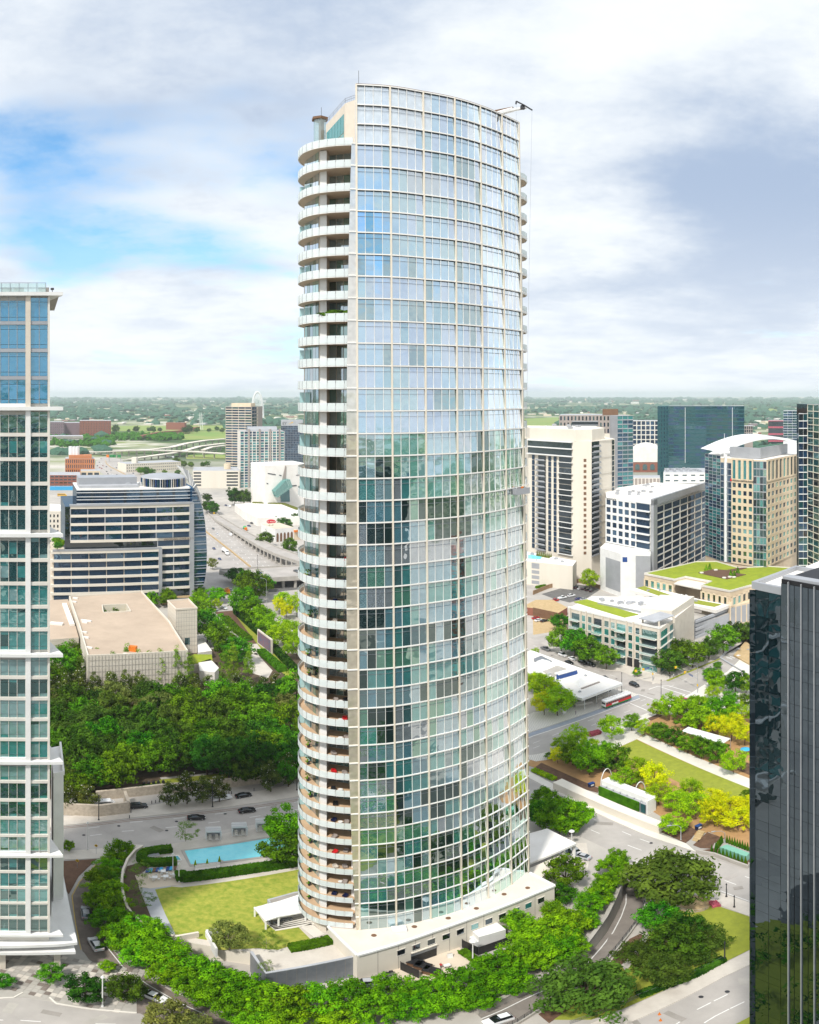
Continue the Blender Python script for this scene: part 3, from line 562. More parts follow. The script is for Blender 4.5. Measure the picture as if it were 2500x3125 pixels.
for z in FL[1:]:
    b = MB()
    for i in range(24):
        a, c = TP(i, z), TP(i+1, z); n = outn(a, c); b.ob((a.x-n.x*.1, a.y-n.y*.1, z-.2), (c.x-a.x, c.y-a.y, 0), (n.x*.26, n.y*.26, 0), (0, 0, .23), 0)
        b.ob((a.x-n.x*.1, a.y-n.y*.1, z-.29), (c.x-a.x, c.y-a.y, 0), (n.x*.18, n.y*.18, 0), (0, 0, .07), 1)
    b.build('floor_band', ('mullion', 'darkmetal'), tower)
for i in range(25):
    a, c = TP(i, ZB), TP(i, ZTOP); n = outn(TP(max(i-1, 0), 90), TP(min(i+1, 24), 90)); t = Vector((-n.y, n.x)); w = .30 if i % 4 == 0 else .075; pr = .20 if i % 4 == 0 else .09
    z9 = ZTOP+(.25 if i % 4 == 0 else .1)
    MB().ob((a.x-t.x*w/2, a.y-t.y*w/2, ZB-.2), (t.x*w, t.y*w, 0), (n.x*pr, n.y*pr, 0), (c.x-a.x, c.y-a.y, z9-ZB)).build('mullion', 'goldtone' if i % 4 == 0 else 'mullion', tower)  # bay mullions carry the golden cast of the light as base colour
# wings of glass that reach past the end bays
for side in (0, 1):
    for r in range(len(FL)-4):
        z0, z1 = FL[r], FL[r+1]; k = lambda z: (.55+1.5*max(0, 1-((z-92)/85)**2)) if side == 0 else .55+.35*max(0, 1-((z-80)/80)**2)
        u = 0 if side == 0 else 24; a, a2 = TP(u, z0), TP(u, z1)
        t = (TP(0, z0)-TP(.5, z0)).normalized() if side == 0 else (TP(24, z0)-TP(23.5, z0)).normalized()
        n = outn(TP(0, 90), TP(1, 90)) if side == 0 else outn(TP(23, 90), TP(24, 90))
        b = MB(); v = []
        for (o, z) in ((a, z0+.03), (a2, z1-.03)):
            e = o+t*k(z); v += [(o.x, o.y, z), (e.x, e.y, z), (e.x-n.x*.12, e.y-n.y*.12, z), (o.x-n.x*.12, o.y-n.y*.12, z)]
        b.add(v, [(0, 1, 5, 4), (1, 2, 6, 5), (2, 3, 7, 6), (3, 0, 4, 7), (0, 3, 2, 1), (4, 5, 6, 7)]); b.build('wing_panel', 'g_bronze' if z0 < 112 else 'g_wing', tower)  # off-white of the upper panels is reflected cloud put into the colour
        e = a2+t*k(z1); MB().ob((a2.x, a2.y, z1-.12), ((e-a2).x, (e-a2).y, 0), (n.x*.15, n.y*.15, 0), (0, 0, .24)).build('wing_band', 'mullion', tower)
# roof parapet rail
b = MB()
for i in range(24): a, c = TP(i, ZTOP), TP(i+1, ZTOP); b.ob((a.x, a.y, ZTOP+.02), (c.x-a.x, c.y-a.y, 0), (0, .5, 0), (0, 0, .18))
b.build('coping', 'brown', tower)
# balconies
edge = [Vector(p) for p in ((-9.9, 131.0), (-12.8, 131.15), (-15.7, 131.9), (-17.6, 133.0), (-19.2, 134.7), (-20.3, 136.9), (-20.85, 139.3), (-20.6, 141.8), (-19.7, 144.4), (-18.0, 147))]
fine = []
for i in range(len(edge)-1):
    for q in range(2): fine.append(crv([Vector((*p, 0)) for p in edge], i+q/2).xy)
fine.append(edge[-1])
redge = [Vector(p) for p in ((21.9, 151.4), (23.6, 152.6), (24.5, 154.6), (24.5, 157), (23.4, 159.6), (21, 161))]
slabm = MB().prism(fine+[Vector((-15, 146)), Vector((-9, 136))], -.3, 0, 0, 1).mesh('slab', ('soffit', 'tiledeck'))
fasm = MB().strip(fine, .16, -.38, .7, side=0).mesh('fascia', 'white')
rslab = MB().prism(redge+[Vector((20, 155))], -.3, 0, 0, 1).mesh('slab', ('soffit', 'tiledeck')); rfas = MB().strip(redge, .16, -.38, .12).mesh('fascia', 'white')
rail = []
step = 1.55; acc = []; d0 = 0.; pts = [fine[0]]
for a, c in zip(fine[:-1], fine[1:]):
    L_ = (c-a).length; s = step-d0
    while s < L_: pts.append(a+(c-a)*(s/L_)); s += step
    d0 = L_-(s-step)
random.seed(5); npan = 0; nwin = 0; railrest = MB(); pb = MB(); winrest = MB(); lw = (QL[0], QL[1]); rw = (QL[3], QL[4])
bal = {}
for r in range(0, 41):
    z = FL[r]+(.15 if r else .6)
    bo = link('balcony', slabm, tower, mw=Matrix.Translation((0, 0, z))); bal[r] = z
    link('fascia', fasm, bo, local=True); link('balcony', rslab, tower, mw=Matrix.Translation((0, 0, z))); link('balcony_fascia', rfas, tower, mw=Matrix.Translation((0, 0, z)))
    for a, c in zip(pts[:-1], pts[1:]):
        t = (c-a).normalized(); n = Vector((t.y, -t.x)); n = n if n.dot(a-Vector((0, 148))) > 0 else -n
        if npan < 290 and r < 26:
            link('rail_panel', unitbox('railglass'), bo, mw=Matrix(((t.x*1.5, n.x*.03, 0, a.x+n.x*.1), (t.y*1.5, n.y*.03, 0, a.y+n.y*.1), (0, 0, 1.35, z-.2), (0, 0, 0, 1)))); npan += 1
        else: railrest.ob((a.x+n.x*.1, a.y+n.y*.1, z-.2), (t.x*1.5, t.y*1.5, 0), (n.x*.03, n.y*.03, 0), (0, 0, 1.35))
        pb.ob((a.x+n.x*.08, a.y+n.y*.08, z-.35), (t.x*.05, t.y*.05, 0), (n.x*.07, n.y*.07, 0), (0, 0, 1.55))
    for a, c in zip(redge[:-1], redge[1:]): railrest.ob((a.x, a.y, z-.2), (c.x-a.x, c.y-a.y, 0), (.02, .02, 0), (0, 0, 1.35))
    if r == 40: break
    z1 = FL[r+1]-.2
    for (a, c), nn in ((lw, 5), (rw, 4)):
        n = outn(a, c)
        for q in range(nn):
            p, p2 = a+(c-a)*(q/nn), a+(c-a)*((q+1)/nn); g = random.choice(['g_teal', 'g_teal', 'g_blue', 'g_blue', 'g_pale', 'g_dark', 'g_pale'] if nn == 4 else ['g_dark', 'g_teal', 'g_grey', 'g_blue', 'g_pale'])
            if nwin < 295: pane('balcony_window', p+(c-a).normalized()*.06, p2-(c-a).normalized()*.06, z+.1, z1, g, tower, n, .05, .05); nwin += 1
            else:
                e = (p2-p)*.92; winrest.ob((p.x+n.x*.05, p.y+n.y*.05, z+.1), (e.x, e.y, 0), (n.x*.05, n.y*.05, 0), (0, 0, z1-z-.1), ['g_dark', 'g_teal', 'g_blue', 'o_black', 'g_pale', 'g_grey'].index(g))
    if r % 2 == 0 or r < 8:                                    # frosted privacy screen
        MB().ob((-19.75, 139.6, z+.05), (-.9, -.2, 0), (.03, -.1, 0), (0, 0, 3.0)).build('privacy_screen', 'frosted', tower)
        MB().ob((-19.5, 139.4, z+.05), (1.15, -2.0, 0), (-.08, -.05, 0), (0, 0, 3.0)).build('privacy_screen', 'frosted', tower)
pb.build('rail_posts', 'steel', tower, kind='stuff'); railrest.build('rail_panels', 'railglass', tower, kind='stuff'); winrest.build('balcony_windows', ['g_dark', 'g_teal', 'g_blue', 'o_black', 'g_pale', 'g_grey'], tower, kind='stuff')
MB().prism([PD(977, 134.6).xy, PD(997, 134.1).xy, PD(998, 135.6).xy, PD(978, 136.4).xy], ZB, 167.4).build('pier', 'white', tower)
MB().prism([Vector((-10.4, 133.2)), Vector((-9.2, 132.3)), Vector((-8.9, 133.6)), Vector((-9.8, 134.4))], ZB, 167.4).build('pier', 'white', tower)
MB().prism([Vector((-20.0, 140.6)), Vector((-19.5, 139.8)), Vector((-18.9, 140.6)), Vector((-19.4, 141.6))], ZB, 167.4).build('pier', 'limestone', tower)
# penthouse
pa, pb_, pc, pd = PD(1084, 133.2).xy, PD(1054, 135).xy, PD(995, 147).xy, PD(1040, 156).xy
MB().prism([pa, pb_, pc, pd], 167.7, 177.4).build('penthouse', 'limestone', tower)
for q in range(6):
    a, c = pb_+(pc-pb_)*(.06+.15*q), pb_+(pc-pb_)*(.06+.15*(q+1)-.012); n = outn(pb_, pc)
    pane('penthouse_window', a, c, 168.6, 171.4, 'c_teal', tower, n, .03); pane('penthouse_window', a, c, 171.6, 175.4, 'o_aqua', tower, n, .03)
b = MB()
for a, c in ((pa, pb_), (pb_, pc)):
    for h in (.5, 1.0): b.tube((a.x, a.y, 177.4+h), (c.x, c.y, 177.4+h), .035, n=4)
    for q in range(6): p = a+(c-a)*q/5; b.tube((p.x, p.y, 177.4), (p.x, p.y, 178.4), .035, n=4)
b.build('roof_railing', 'greymetal', tower, kind='stuff')
e0 = PD(981, 150).xy
MB().tube((e0.x, e0.y, 167.7), (e0.x, e0.y, 180), .55, n=12).build('stair_shaft', 'brown', tower); MB().tube((e0.x-.3, e0.y, 179.6), (e0.x-.3, e0.y, 180.1), 1.75, n=6).build('stair_cap', 'brown', tower)
MB().tube((e0.x, e0.y, 170), (e0.x, e0.y, 170.6), 1.6, n=6).build('stair_ring', 'brown', tower); MB().tube((e0.x-.3, e0.y, 168), (e0.x-.3, e0.y, 179.6), 1.35, n=6).build('stair_glass', 'paleglass', tower)
for px in (1094, 981): p = TP(.3, ZTOP) if px > 1000 else e0; MB().tube((p.x, p.y, 179.7), (p.x, p.y, 182.6), .05, n=4).build('lightning_rod', 'darkmetal', tower)
# window-cleaning crane and gondola
def at(px, py, d): v = PD(px, d); v.z = ZT(py, d); return v
cr = thing('roof_crane', 'white window-cleaning crane leaning over the tower roof edge', 'crane', at(1500, 360, 152))
b = MB(); b.tube(at(1500, 352, 153), at(1566, 334, 151), .55, n=6); b.tube(at(1540, 341, 152), at(1606, 328, 149), .35, n=6); b.build('boom', 'whitemetal', cr); MB().tube(at(1512, 338, 153), at(1566, 328, 151), .2, n=6).build('mast_tube', 'brown', cr)
MB().path([at(1575, 318, 148), at(1576, 309, 148), at(1600, 321, 148), at(1625, 336.5, 148)], .16, n=5).build('spreader_bar', 'darkmetal', cr); MB().box(*at(1595, 333, 148.5), .8, .8, .8).build('hoist', 'darkmetal', cr); MB().tube(at(1500, 352, 153)-Vector((0, 0, 8)), at(1500, 352, 153), .7, n=8).build('mast', 'whitemetal', cr)
gd = thing('gondola', 'grey window-cleaning gondola hanging on cables against the tower glass', 'gondola', at(1592, 1512, 149))
g0, g1 = at(1560, 1510, 149.0), at(1603, 1510, 152.2); gu = g1-g0; gu.z = 0; gn = Vector((gu.y, -gu.x, 0)).normalized(); gn = gn if gn.y < 0 else -gn; g0 += gn*.35
MB().ob(g0, gu, gn*.9, (0, 0, .1)).ob(g0+gn*.9, gu, gn*.05, (0, 0, 1.25)).ob(g0, gu, gn*.05, (0, 0, 1.25)).ob(g0, gn*.9, gu.normalized()*.06, (0, 0, 1.25)).build('basket', 'louvre', gd)
b = MB()
for q in (.06, .94):
    for h in (0, .85): b.tube(g0+gu*q+gn*h, g0+gu*q+gn*h+Vector((0, 0, 2.8)), .06, n=4)
b.tube(g0+gn*.9+Vector((0, 0, 2.0)), g0+gu+gn*.9+Vector((0, 0, 2.0)), .05, n=4); b.build('frame', 'whitemetal', gd)
for q, tx in ((.06, 1576), (.94, 1624)): MB().tube(g0+gu*q+Vector((0, 0, 2.8)), at(tx, 337 if tx > 1600 else 318, 148), .035, n=4).build('cable', 'steel', gd)
MB().box(*(g0+gu*.25+gn*.4+Vector((0, 0, .1))), .7, .5, 1.0).build('motor', 'darkmetal', gd); MB().box(*(g0+gu*.6+gn*.4+Vector((0, 0, .1))), .5, .4, 1.4).build('bucket', 'orange', gd)
# ================================================================== PODIUM
pm('podiumroof', (.74, .67, .58), (.66, .59, .51), .35, .8, detail=10)
podf = [(460, 608), (580, 575), (700, 540), (800, 506), (900, 471), (1000, 437), (1100, 401), (1200, 365), (1300, 328), (1400, 289), (1500, 246), (1615, 200)]
pf = [G('D', x, y, 7.8).xy for x, y in podf]
pod = thing('podium', 'pale stone podium of the curved tower with small square windows and flat roof', 'building', (pf[4].x, pf[4].y, 0))
pr = [G('D', 1470, 125, 7.8).xy, Vector((20, 158)), Vector((-8, 140)), G('D', 290, 440, 7.8).xy]
MB().prism(pf+pr, -.2, 7.8, 0, 1).build('wall', ('cream', 'podiumroof'), pod)
MB().strip(pf, .7, 7.8, 8.25).build('parapet', 'white', pod); MB().strip([pf[-1]]+pr[:1], .5, 7.8, 8.2).build('parapet', 'white', pod); MB().strip([pr[-1], pf[0]], .5, 7.8, 8.2).build('parapet', 'white', pod)
for (x, y) in ((712, 563), (803, 535), (893, 505), (981, 476), (1066, 448), (1150, 417), (1230, 386), (1308, 356), (1385, 323), (1460, 294), (1532, 262)):
    c0 = G('D', x, y-32, 7.8).xy; i = min(range(len(pf)-1), key=lambda q: (pf[q]+pf[q+1]-c0*2).length); a, c = pf[i], pf[i+1]; t = (c-a).normalized(); n = outn(a, c); o = a+t*((c0-a).dot(t))
    wn = pane('window', o-t*.75, o+t*.75, 4.3, 5.9, 'o_black' if x not in (1150, 1385, 1460) else 'c_teal', pod, n, .03)
    for dz, nm_ in ((4.15, 'window_sill'), (5.9, 'window_lintel')): MB().ob((*(o-t*.9+n*.01), dz), (*(t*1.8), 0), (*(n*.12), 0), (0, 0, .15)).build(nm_, 'offwhite', wn)
b = MB()
for i in range(1, len(pf)-1): n = outn(pf[i-1], pf[i+1]); b.ob((pf[i].x, pf[i].y, 0), (.06, 0, 0), (n.x*.02, n.y*.02, 0), (0, 0, 7.7))
b.build('panel_joints', 'darkconcrete', pod, kind='stuff')
ga, gc = pf[3]-(pf[3]-pf[2])*.25, pf[4]+(pf[5]-pf[4])*.25; n = outn(ga, gc)
MB().ob((ga.x, ga.y, 0), (*(gc-ga), 0), (*(n*.04), 0), (0, 0, 3.6)).build('garage_opening', 'black', pod); MB().ob((ga.x, ga.y, 2.6), (*(gc-ga), 0), (*(n*.10), 0), (0, 0, .9)).build('garage_door', 'greymetal', pod)
MB().ob((ga.x, ga.y, 3.6), (*(gc-ga), 0), (*(n*.3), 0), (0, 0, .25)).build('garage_lintel', 'cream', pod)
for x, y in ((558, 488), (795, 437), (993, 387), (1158, 330), (1320, 247), (1458, 210), (1340, 168)): p = G('D', x, y, 7.85); MB().tube(p, p+Vector((0, 0, .06)), .5, n=10).build('drain_cover', 'brown', pod)
p = G('D', 706, 455, 7.85); MB().box(p.x, p.y, 7.85, 2.6, 1.8, .5, .15).build('roof_hatch', 'white', pod)
# right-hand porte-cochere
pc_ = [G('B', x, y, 6.0).xy for x, y in ((-60, 470), (140, 415), (350, 520), (20, 660), (-100, 690))]
can = thing('entrance_canopy', 'flat white entrance canopy on round columns behind the tower', 'canopy', (pc_[2].x, pc_[2].y, 0)); MB().prism(pc_, 5.4, 6.0, 0, 1).build('roof', ('white', 'roofwhite'), can)
for (x, y) in ((255, 560), (330, 520), (140, 470)): p = G('B', x, y, 5.4); MB().tube((p.x, p.y, 0), (p.x, p.y, 5.4), .45, n=10).build('column', 'white', can)
an = [G('B', x, y, 5).xy for x, y in ((-80, 760), (20, 695), (150, 640), (235, 605), (240, 640), (60, 800))]
tag(MB().prism(an, 0, 5).build('entrance_annex', 'cream'), 'low cream annex wall between podium and entrance canopy', 'building')
sheet('forecourt', GS('B', [(200, 620), (320, 520), (420, 520), (440, 640), (420, 760), (300, 820)]), .1, 'pave')
# ================================================================== GARDEN DECK, POOL
ZD = 4.0
ring = [G('F', x, y, ZD) for x, y in ((592, 182), (545, 208), (500, 262), (472, 330), (463, 400), (474, 480), (498, 555), (540, 612), (640, 680), (780, 735))]
deckp = [p.xy for p in ring]+[G('E', 1470, 205, ZD).xy, G('E', 1560, 330, ZD).xy, G('D', 443, 606, ZD+2.5).xy, pr[-1], Vector((-10, 136)), Vector((-16, 148)), Vector((-14, 165)), Vector((-10, 176))]+[G('F', x, y, ZD).xy for x, y in ((1600, 10), (1400, 30), (1130, 78), (980, 110), (860, 135), (770, 150))]
dk = MB().prism(deckp, -.1, ZD, 0, 1).build('garden_deck', ('cream', 'pave')); dk['kind'] = 'structure'
b = MB(); b.strip(ring, .5, 0, ZD+1.2); tag(b.build('ring_wall', 'limestone'), 'curved pale stone wall around the lawn and pool deck', 'wall')
sheet('lawn', [G('F', x, y, ZD) for x, y in ((668, 432), (760, 412), (830, 418), (1560, 306), (1575, 440), (1500, 470), (1370, 510), (1275, 545), (1340, 640), (1420, 670), (1545, 660), (1620, 735), (1420, 800), (1300, 790), (1060, 800), (990, 740), (790, 705), (720, 560))], ZD+.05, 'drylawn', .1)
sheet('path', [G('F', x, y, ZD) for x, y in ((575, 420), (640, 425), (760, 400), (765, 415), (668, 430), (730, 580), (790, 700), (770, 710), (690, 640), (640, 590))], ZD+.07, 'roofgrey', .1)
sheet('planting_bed', [G('F', x, y, ZD) for x, y in ((490, 290), (560, 270), (640, 290), (560, 350), (570, 420), (640, 590), (660, 640), (560, 610), (510, 550), (485, 470), (476, 380))], ZD+.06, 'soil', .1)
sheet('patio', [G('F', x, y, ZD) for x, y in ((545, 345), (620, 330), (800, 320), (830, 400), (640, 425), (575, 415))], ZD+.08, 'beige', .1)
pool = [G('F', x, y, ZD) for x, y in ((850, 195), (1430, 106), (1500, 190), (1330, 228), (1090, 258), (1075, 250), (1060, 262), (888, 277))]
cop = [G('F', x, y, ZD) for x, y in ((826, 190), (1440, 92), (1540, 195), (1340, 236), (880, 290))]
sheet('pool_coping', cop, ZD+.10, 'concrete', .1); po = sheet('pool_water', pool, ZD+.13, 'pool', .1)
sheet('spa_coping', [G('F', x, y, ZD) for x, y in ((720, 228), (815, 220), (835, 255), (730, 262))], ZD+.12, 'offwhite', .1); sheet('spa_water', [G('F', x, y, ZD) for x, y in ((733, 234), (808, 227), (826, 250), (742, 256))], ZD+.15, 'spa', .1)
# planks of the terrace by the lawn
terr = sheet('terrace', [G('F', x, y, ZD) for x, y in ((1340, 640), (1590, 560), (1700, 620), (1640, 730), (1560, 650), (1420, 670))], ZD+.1, 'concrete', .1)
for q in range(8):
    a, c = G('F', 1338+q*9, 630-q*2+q*9, ZD), G('F', 1575+q*14, 555+q*11, ZD); MB().strip([a, c], .9, ZD+.1, ZD+.16).build('slab', 'offwhite', terr)
for q in range(6):
    a, c = G('F', 1570+q*14, 668+q*11, ZD), G('F', 1630+q*14, 645+q*11, ZD); MB().strip([a, c], .75, ZD+.1, ZD+.16).build('slab', 'offwhite', terr)
pg = [G('F', x, y, ZD+3.2).xy for x, y in ((1272, 540), (1430, 500), (1580, 450), (1600, 565), (1430, 595), (1345, 622))]
pe = thing('terrace_pergola', 'flat white pergola roof over the tables at the foot of the tower', 'pergola', (pg[0].x, pg[0].y, ZD)); MB().prism(pg, ZD+2.9, ZD+3.2).build('roof', 'white', pe)
for x, y in ((1425, 598), (1347, 618), (1590, 566), (1280, 540)): p = G('F', x, y, ZD+2.9); MB().box(p.x, p.y, ZD, .35, .35, 2.9).build('post', 'white', pe)
kp = [G('F', x, y, ZD+1).xy for x, y in ((1355, 490), (1520, 445), (1560, 440), (1565, 470), (1370, 512))]
ki = thing('outdoor_kitchen', 'grey outdoor kitchen counter beside the white pergola', 'counter', (kp[0].x, kp[0].y, ZD)); MB().prism(kp, ZD, ZD+1).build('counter', 'roofgrey', ki); MB().prism([kp[0]+(q-kp[0])*.9+Vector((.5, -.2)) for q in kp], ZD+1, ZD+1.05).build('worktop', 'darkconcrete', ki)
gw = [G('E', 1470, 205, ZD+2).xy, G('E', 1556, 330, ZD+2).xy, G('D', 443, 604, 6.6).xy]
g_ = thing('grey_wall', 'grey metal clad retaining wall from the lawn to the podium', 'wall', (gw[1].x, gw[1].y, 0)); MB().strip(gw, .4, 0, ZD+2.2).build('wall', 'greymetal', g_); MB().strip(gw, .55, ZD+2.2, ZD+2.4).build('coping', 'roofgrey', g_)
b = MB(); a, c = gw[1], gw[2]; n = outn(a, c); t = (c-a)
for q in range(1, 9): o = a+t*q/9+n*.21; b.ob((o.x, o.y, 0), (*(t.normalized()*.05), 0), (*(n*.03), 0), (0, 0, 6.1))
b.build('seam', 'darkconcrete', g_, kind='stuff')
w_ = [G('F', x, y, ZD+1.6).xy for x, y in ((792, 715), (935, 690))]; tag(MB().strip(w_, .5, ZD-1, ZD+1.6).build('garden_wall', 'limestone'), 'short cream garden wall at the near edge of the lawn', 'wall')
w_ = [G('F', x, y, ZD+1.8).xy for x, y in ((980, 680), (1060, 672))]; w2 = [G('F', x, y, ZD+1.8).xy for x, y in ((982, 682), (1045, 790))]
tag(MB().strip(w_, .5, ZD-1, ZD+1.8).strip(w2, .4, ZD-1, ZD+1.75).build('garden_wall', 'white'), 'white corner wall beside the round pine on the lawn', 'wall')
# service court
sheet('service_court', GS('D', [(640, 700), (775, 640), (925, 590), (1060, 560), (1160, 650), (1000, 720), (900, 790), (560, 800)]), .1, 'beige')
# ================================================================== CONDOMINIUM TOWER AT THE LEFT EDGE
D0 = 125.5; l0 = -.51; cc = Vector((D0*math.sin(l0), D0*math.cos(l0))); ct = Vector((math.cos(l0), -math.sin(l0))); cb = Vector((math.sin(l0), math.cos(l0)))   # along the face, and away from the camera
def CX(px): return math.tan((px-X0)/F-l0)*D0
sR = CX(152); sL = -38.
led = [ZT(y, D0) for y in (894, 1242, 1627, 1992, 2319, 2603, 2846)]
ctw = thing('condo_tower', 'white framed condominium tower with teal glass and thin ledges at the picture edge', 'tower', (cc.x, cc.y, 0))
def cp(s, dpt=0.): return cc+ct*s+cb*dpt
MB().prism([cp(sL, .3), cp(sR-.15, .3), cp(sR-.15, 26), cp(sL, 26)], 7, led[0]-.3).build('core', 'offwhite', ctw)
s0, s1 = CX(78), CX(93.5)
random.seed(21)
cg_low = ['c_teal']*3+['c_pale']*4+['c_dark']*3; 
for k in range(6):
    zt, zb = led[k]-.5, led[k+1]+.25; nf = 4 if k == 0 else 5; fh = (zt-zb)/nf
    pool_ = ['c_blue'] if k == 0 else ['c_dark', 'c_dark', 'c_dark', 'c_teal'] if k in (1, 5) else ['c_pale', 'c_teal', 'c_teal', 'c_dark', 'c_pale'] if k in (2, 3) else cg_low
    for j in range(nf):
        za, zz = zb+j*fh, zb+(j+1)*fh; row = random.choice(pool_)
        def cell(a, c, ncol, top_in=0.):
            for q in range(ncol):
                for (y0, y1) in ((za+.35, za+.95), (za+1.02, zz-1.1), (zz-1.03, zz-.35-top_in)):
                    if y1 <= y0: continue
                    g = row if random.random() < .75 else random.choice(pool_)
                    if k == 0: g = 'c_blue'
                    pane('window', cp(a+(c-a)*q/ncol+.05), cp(a+(c-a)*(q+1)/ncol-.05), y0, y1, g, ctw, -cb, 0, .06, .008)
        cell(s0-1.42*4, s0, 4, .5 if j == nf-1 else 0); cell(s1, sR-.35, 2)
        if j: MB().ob((*cp(s0-1.42*4, 0), za-.3), (*(ct*(1.42*4)), 0), (*(-cb*.3), 0), (0, 0, .6)).ob((*cp(s1, 0), za-.3), (*(ct*(sR-s1)), 0), (*(-cb*.35), 0), (0, 0, .6)).build('floor_band', 'louvre' if k == 0 else 'offwhite', ctw)
    b = MB()
    for q in range(5): b.ob((*cp(s0-1.42*q-.04), zb), (*(ct*.08), 0), (*(-cb*.16), 0), (0, 0, zt-zb))
    for s in (s1+(sR-.35-s1)*.5, sR-.37): b.ob((*cp(s-.04), zb), (*(ct*.08), 0), (*(-cb*.16), 0), (0, 0, zt-zb))
    b.build('mullions', 'louvre' if k == 0 else 'offwhite', ctw, kind='stuff')
    MB().ob((*cp(s0), led[k+1]), (*(ct*(s1-s0)), 0), (*(-cb*.55), 0), (0, 0, led[k]-led[k+1])).build('pier', 'white' if k else 'limestone', ctw)
    MB().ob((*cp(s0-1.42*4-1.2), led[k+1]), (*(ct*1.2), 0), (*(-cb*.55), 0), (0, 0, led[k]-led[k+1])).build('pier', 'white', ctw)
    MB().ob((*cp(sR-.33), led[k+1]), (*(ct*.33), 0), (*(-cb*.4), 0), (0, 0, led[k]-led[k+1])).build('corner_post', 'offwhite', ctw)
    MB().ob((*cp(s0-1.42*4), zt-.1), (*(ct*(s0-(s0-1.42*4))), 0), (*(-cb*.4), 0), (0, 0, .55)).build('spandrel', 'white', ctw)
    MB().ob((*cp(s0-1.42*4), zb-.6), (*(ct*(1.42*4)), 0), (*(-cb*.4), 0), (0, 0, .95)).build('spandrel', 'white', ctw)
for k in range(6):                                            # the bays further along the face, seen in the dark tower's glass
    zt, zb = led[k]-.5, led[k+1]+.25; nf = 4 if k == 0 else 5; fh = (zt-zb)/nf
    for q in range(4):
        sa = s0-1.42*4-1.2-6.6*(q+1)
        for j in range(nf): pane('window', cp(sa), cp(sa+5.4), zb+j*fh+.5, zb+(j+1)*fh-.5, random.choice(['c_dark', 'c_teal', 'c_dark']), ctw, -cb, .25, .06)
for z in led: MB().prism([cp(sL, -1.0), cp(sR+2.2, -1.0), cp(sR, 6.6), cp(sR, .2), cp(sL, .2)], z-.55, z+.05).build('ledge', 'white' if z > 8 else 'white', ctw)
MB().prism([cp(sL, 0), cp(sR+1.6, 0), cp(sR+1.6, 24), cp(sL, 24)], led[0]-.3, led[0]+.02).build('roof', 'concrete', ctw)
b = MB(); zr = led[0]; e = CX(140)
for h in (.9, 1.8): b.tube((*cp(sL, .3), zr+h), (*cp(e, .3), zr+h), .04, n=4); b.tube((*cp(e, .3), zr+h), (*cp(e, 8), zr+h), .04, n=4)
for s in range(14): b.tube((*cp(e-s*1.5, .3), zr), (*cp(e-s*1.5, .3), zr+1.8), .045, n=4)
b.build('roof_railing', 'greymetal', ctw, kind='stuff'); MB().ob((*cp(e-20, .32), zr), (*(ct*20), 0), (*(cb*.02), 0), (0, 0, 1.7)).build('roof_glass', 'paleglass', ctw)
for px in (24, 60, 138): MB().box(*cp(CX(px)-.2, 2.5), zr, 1.8, 1.5, 1.2, .5).build('roof_unit', 'darkconcrete', ctw)
pz = cp(CX(160), .6); MB().tube((*pz, zr), (*pz, zr+.7), .06, n=4).build('camera_mast', 'darkmetal', ctw); MB().box(*pz, zr+.6, .5, .3, .35).build('camera_head', 'darkmetal', ctw)
# lower wing and podium canopy
wA, wB = PD(163, 140).xy, PD(194, 141).xy; MB().prism([wA, wB, wB+cb*14, wA+cb*14], 0, ZT(2365, 141)).build('rear_wing', 'white', ctw); MB().strip([wA, wB, wB+cb*14], .4, ZT(2365, 141), ZT(2352, 141)).build('rear_parapet', 'white', ctw)
pcn = [G('L', x, y, 9.0).xy for x, y in ((430, 1245), (492, 1245), (636, 1955), (480, 1972), (0, 1985), (-300, 1995), (-300, 1800), (420, 1800))]
MB().prism(pcn, 8.2, 9.0).build('podium_canopy', 'white', ctw)
pc2 = [G('L', x, y, 6.8).xy for x, y in ((600, 1958), (622, 2032), (0, 2040), (-300, 2045), (-300, 1900), (600, 1900))]; MB().prism(pc2, 6.0, 6.8).build('podium_canopy', 'white', ctw)
bw = [G('L', x, y, 7.5).xy for x, y in ((-300, 1850), (540, 1850), (440, 1260), (300, 1260), (-300, 1300))]; MB().prism(bw, 4.5, 8.2).build('podium_wall', 'white', ctw)
for q in range(5): a, c = G('L', 282+q*32, 1925, 7.5).xy, G('L', 310+q*32, 1925, 7.5).xy; MB().ob((a.x-ct.x*.1, a.y-1.0, 7.0), (c.x-a.x, c.y-a.y, 0), (*(-cb*.3), 0), (0, 0, 1.0)).build('podium_window', 'g_dark', ctw)
for x, y in ((470, 2080), (20, 2085), (-180, 2080)): p = G('L', x, y+80, 0); MB().box(p.x, p.y, 0, 1.1, 1.1, 7, -l0).build('column', 'limestone', ctw)
MB().prism([cp(sL, 6), cp(sR-1, 6), cp(sR-1, 26), cp(sL, 26)], 0, 8).build('lobby', 'g_dark', ctw)
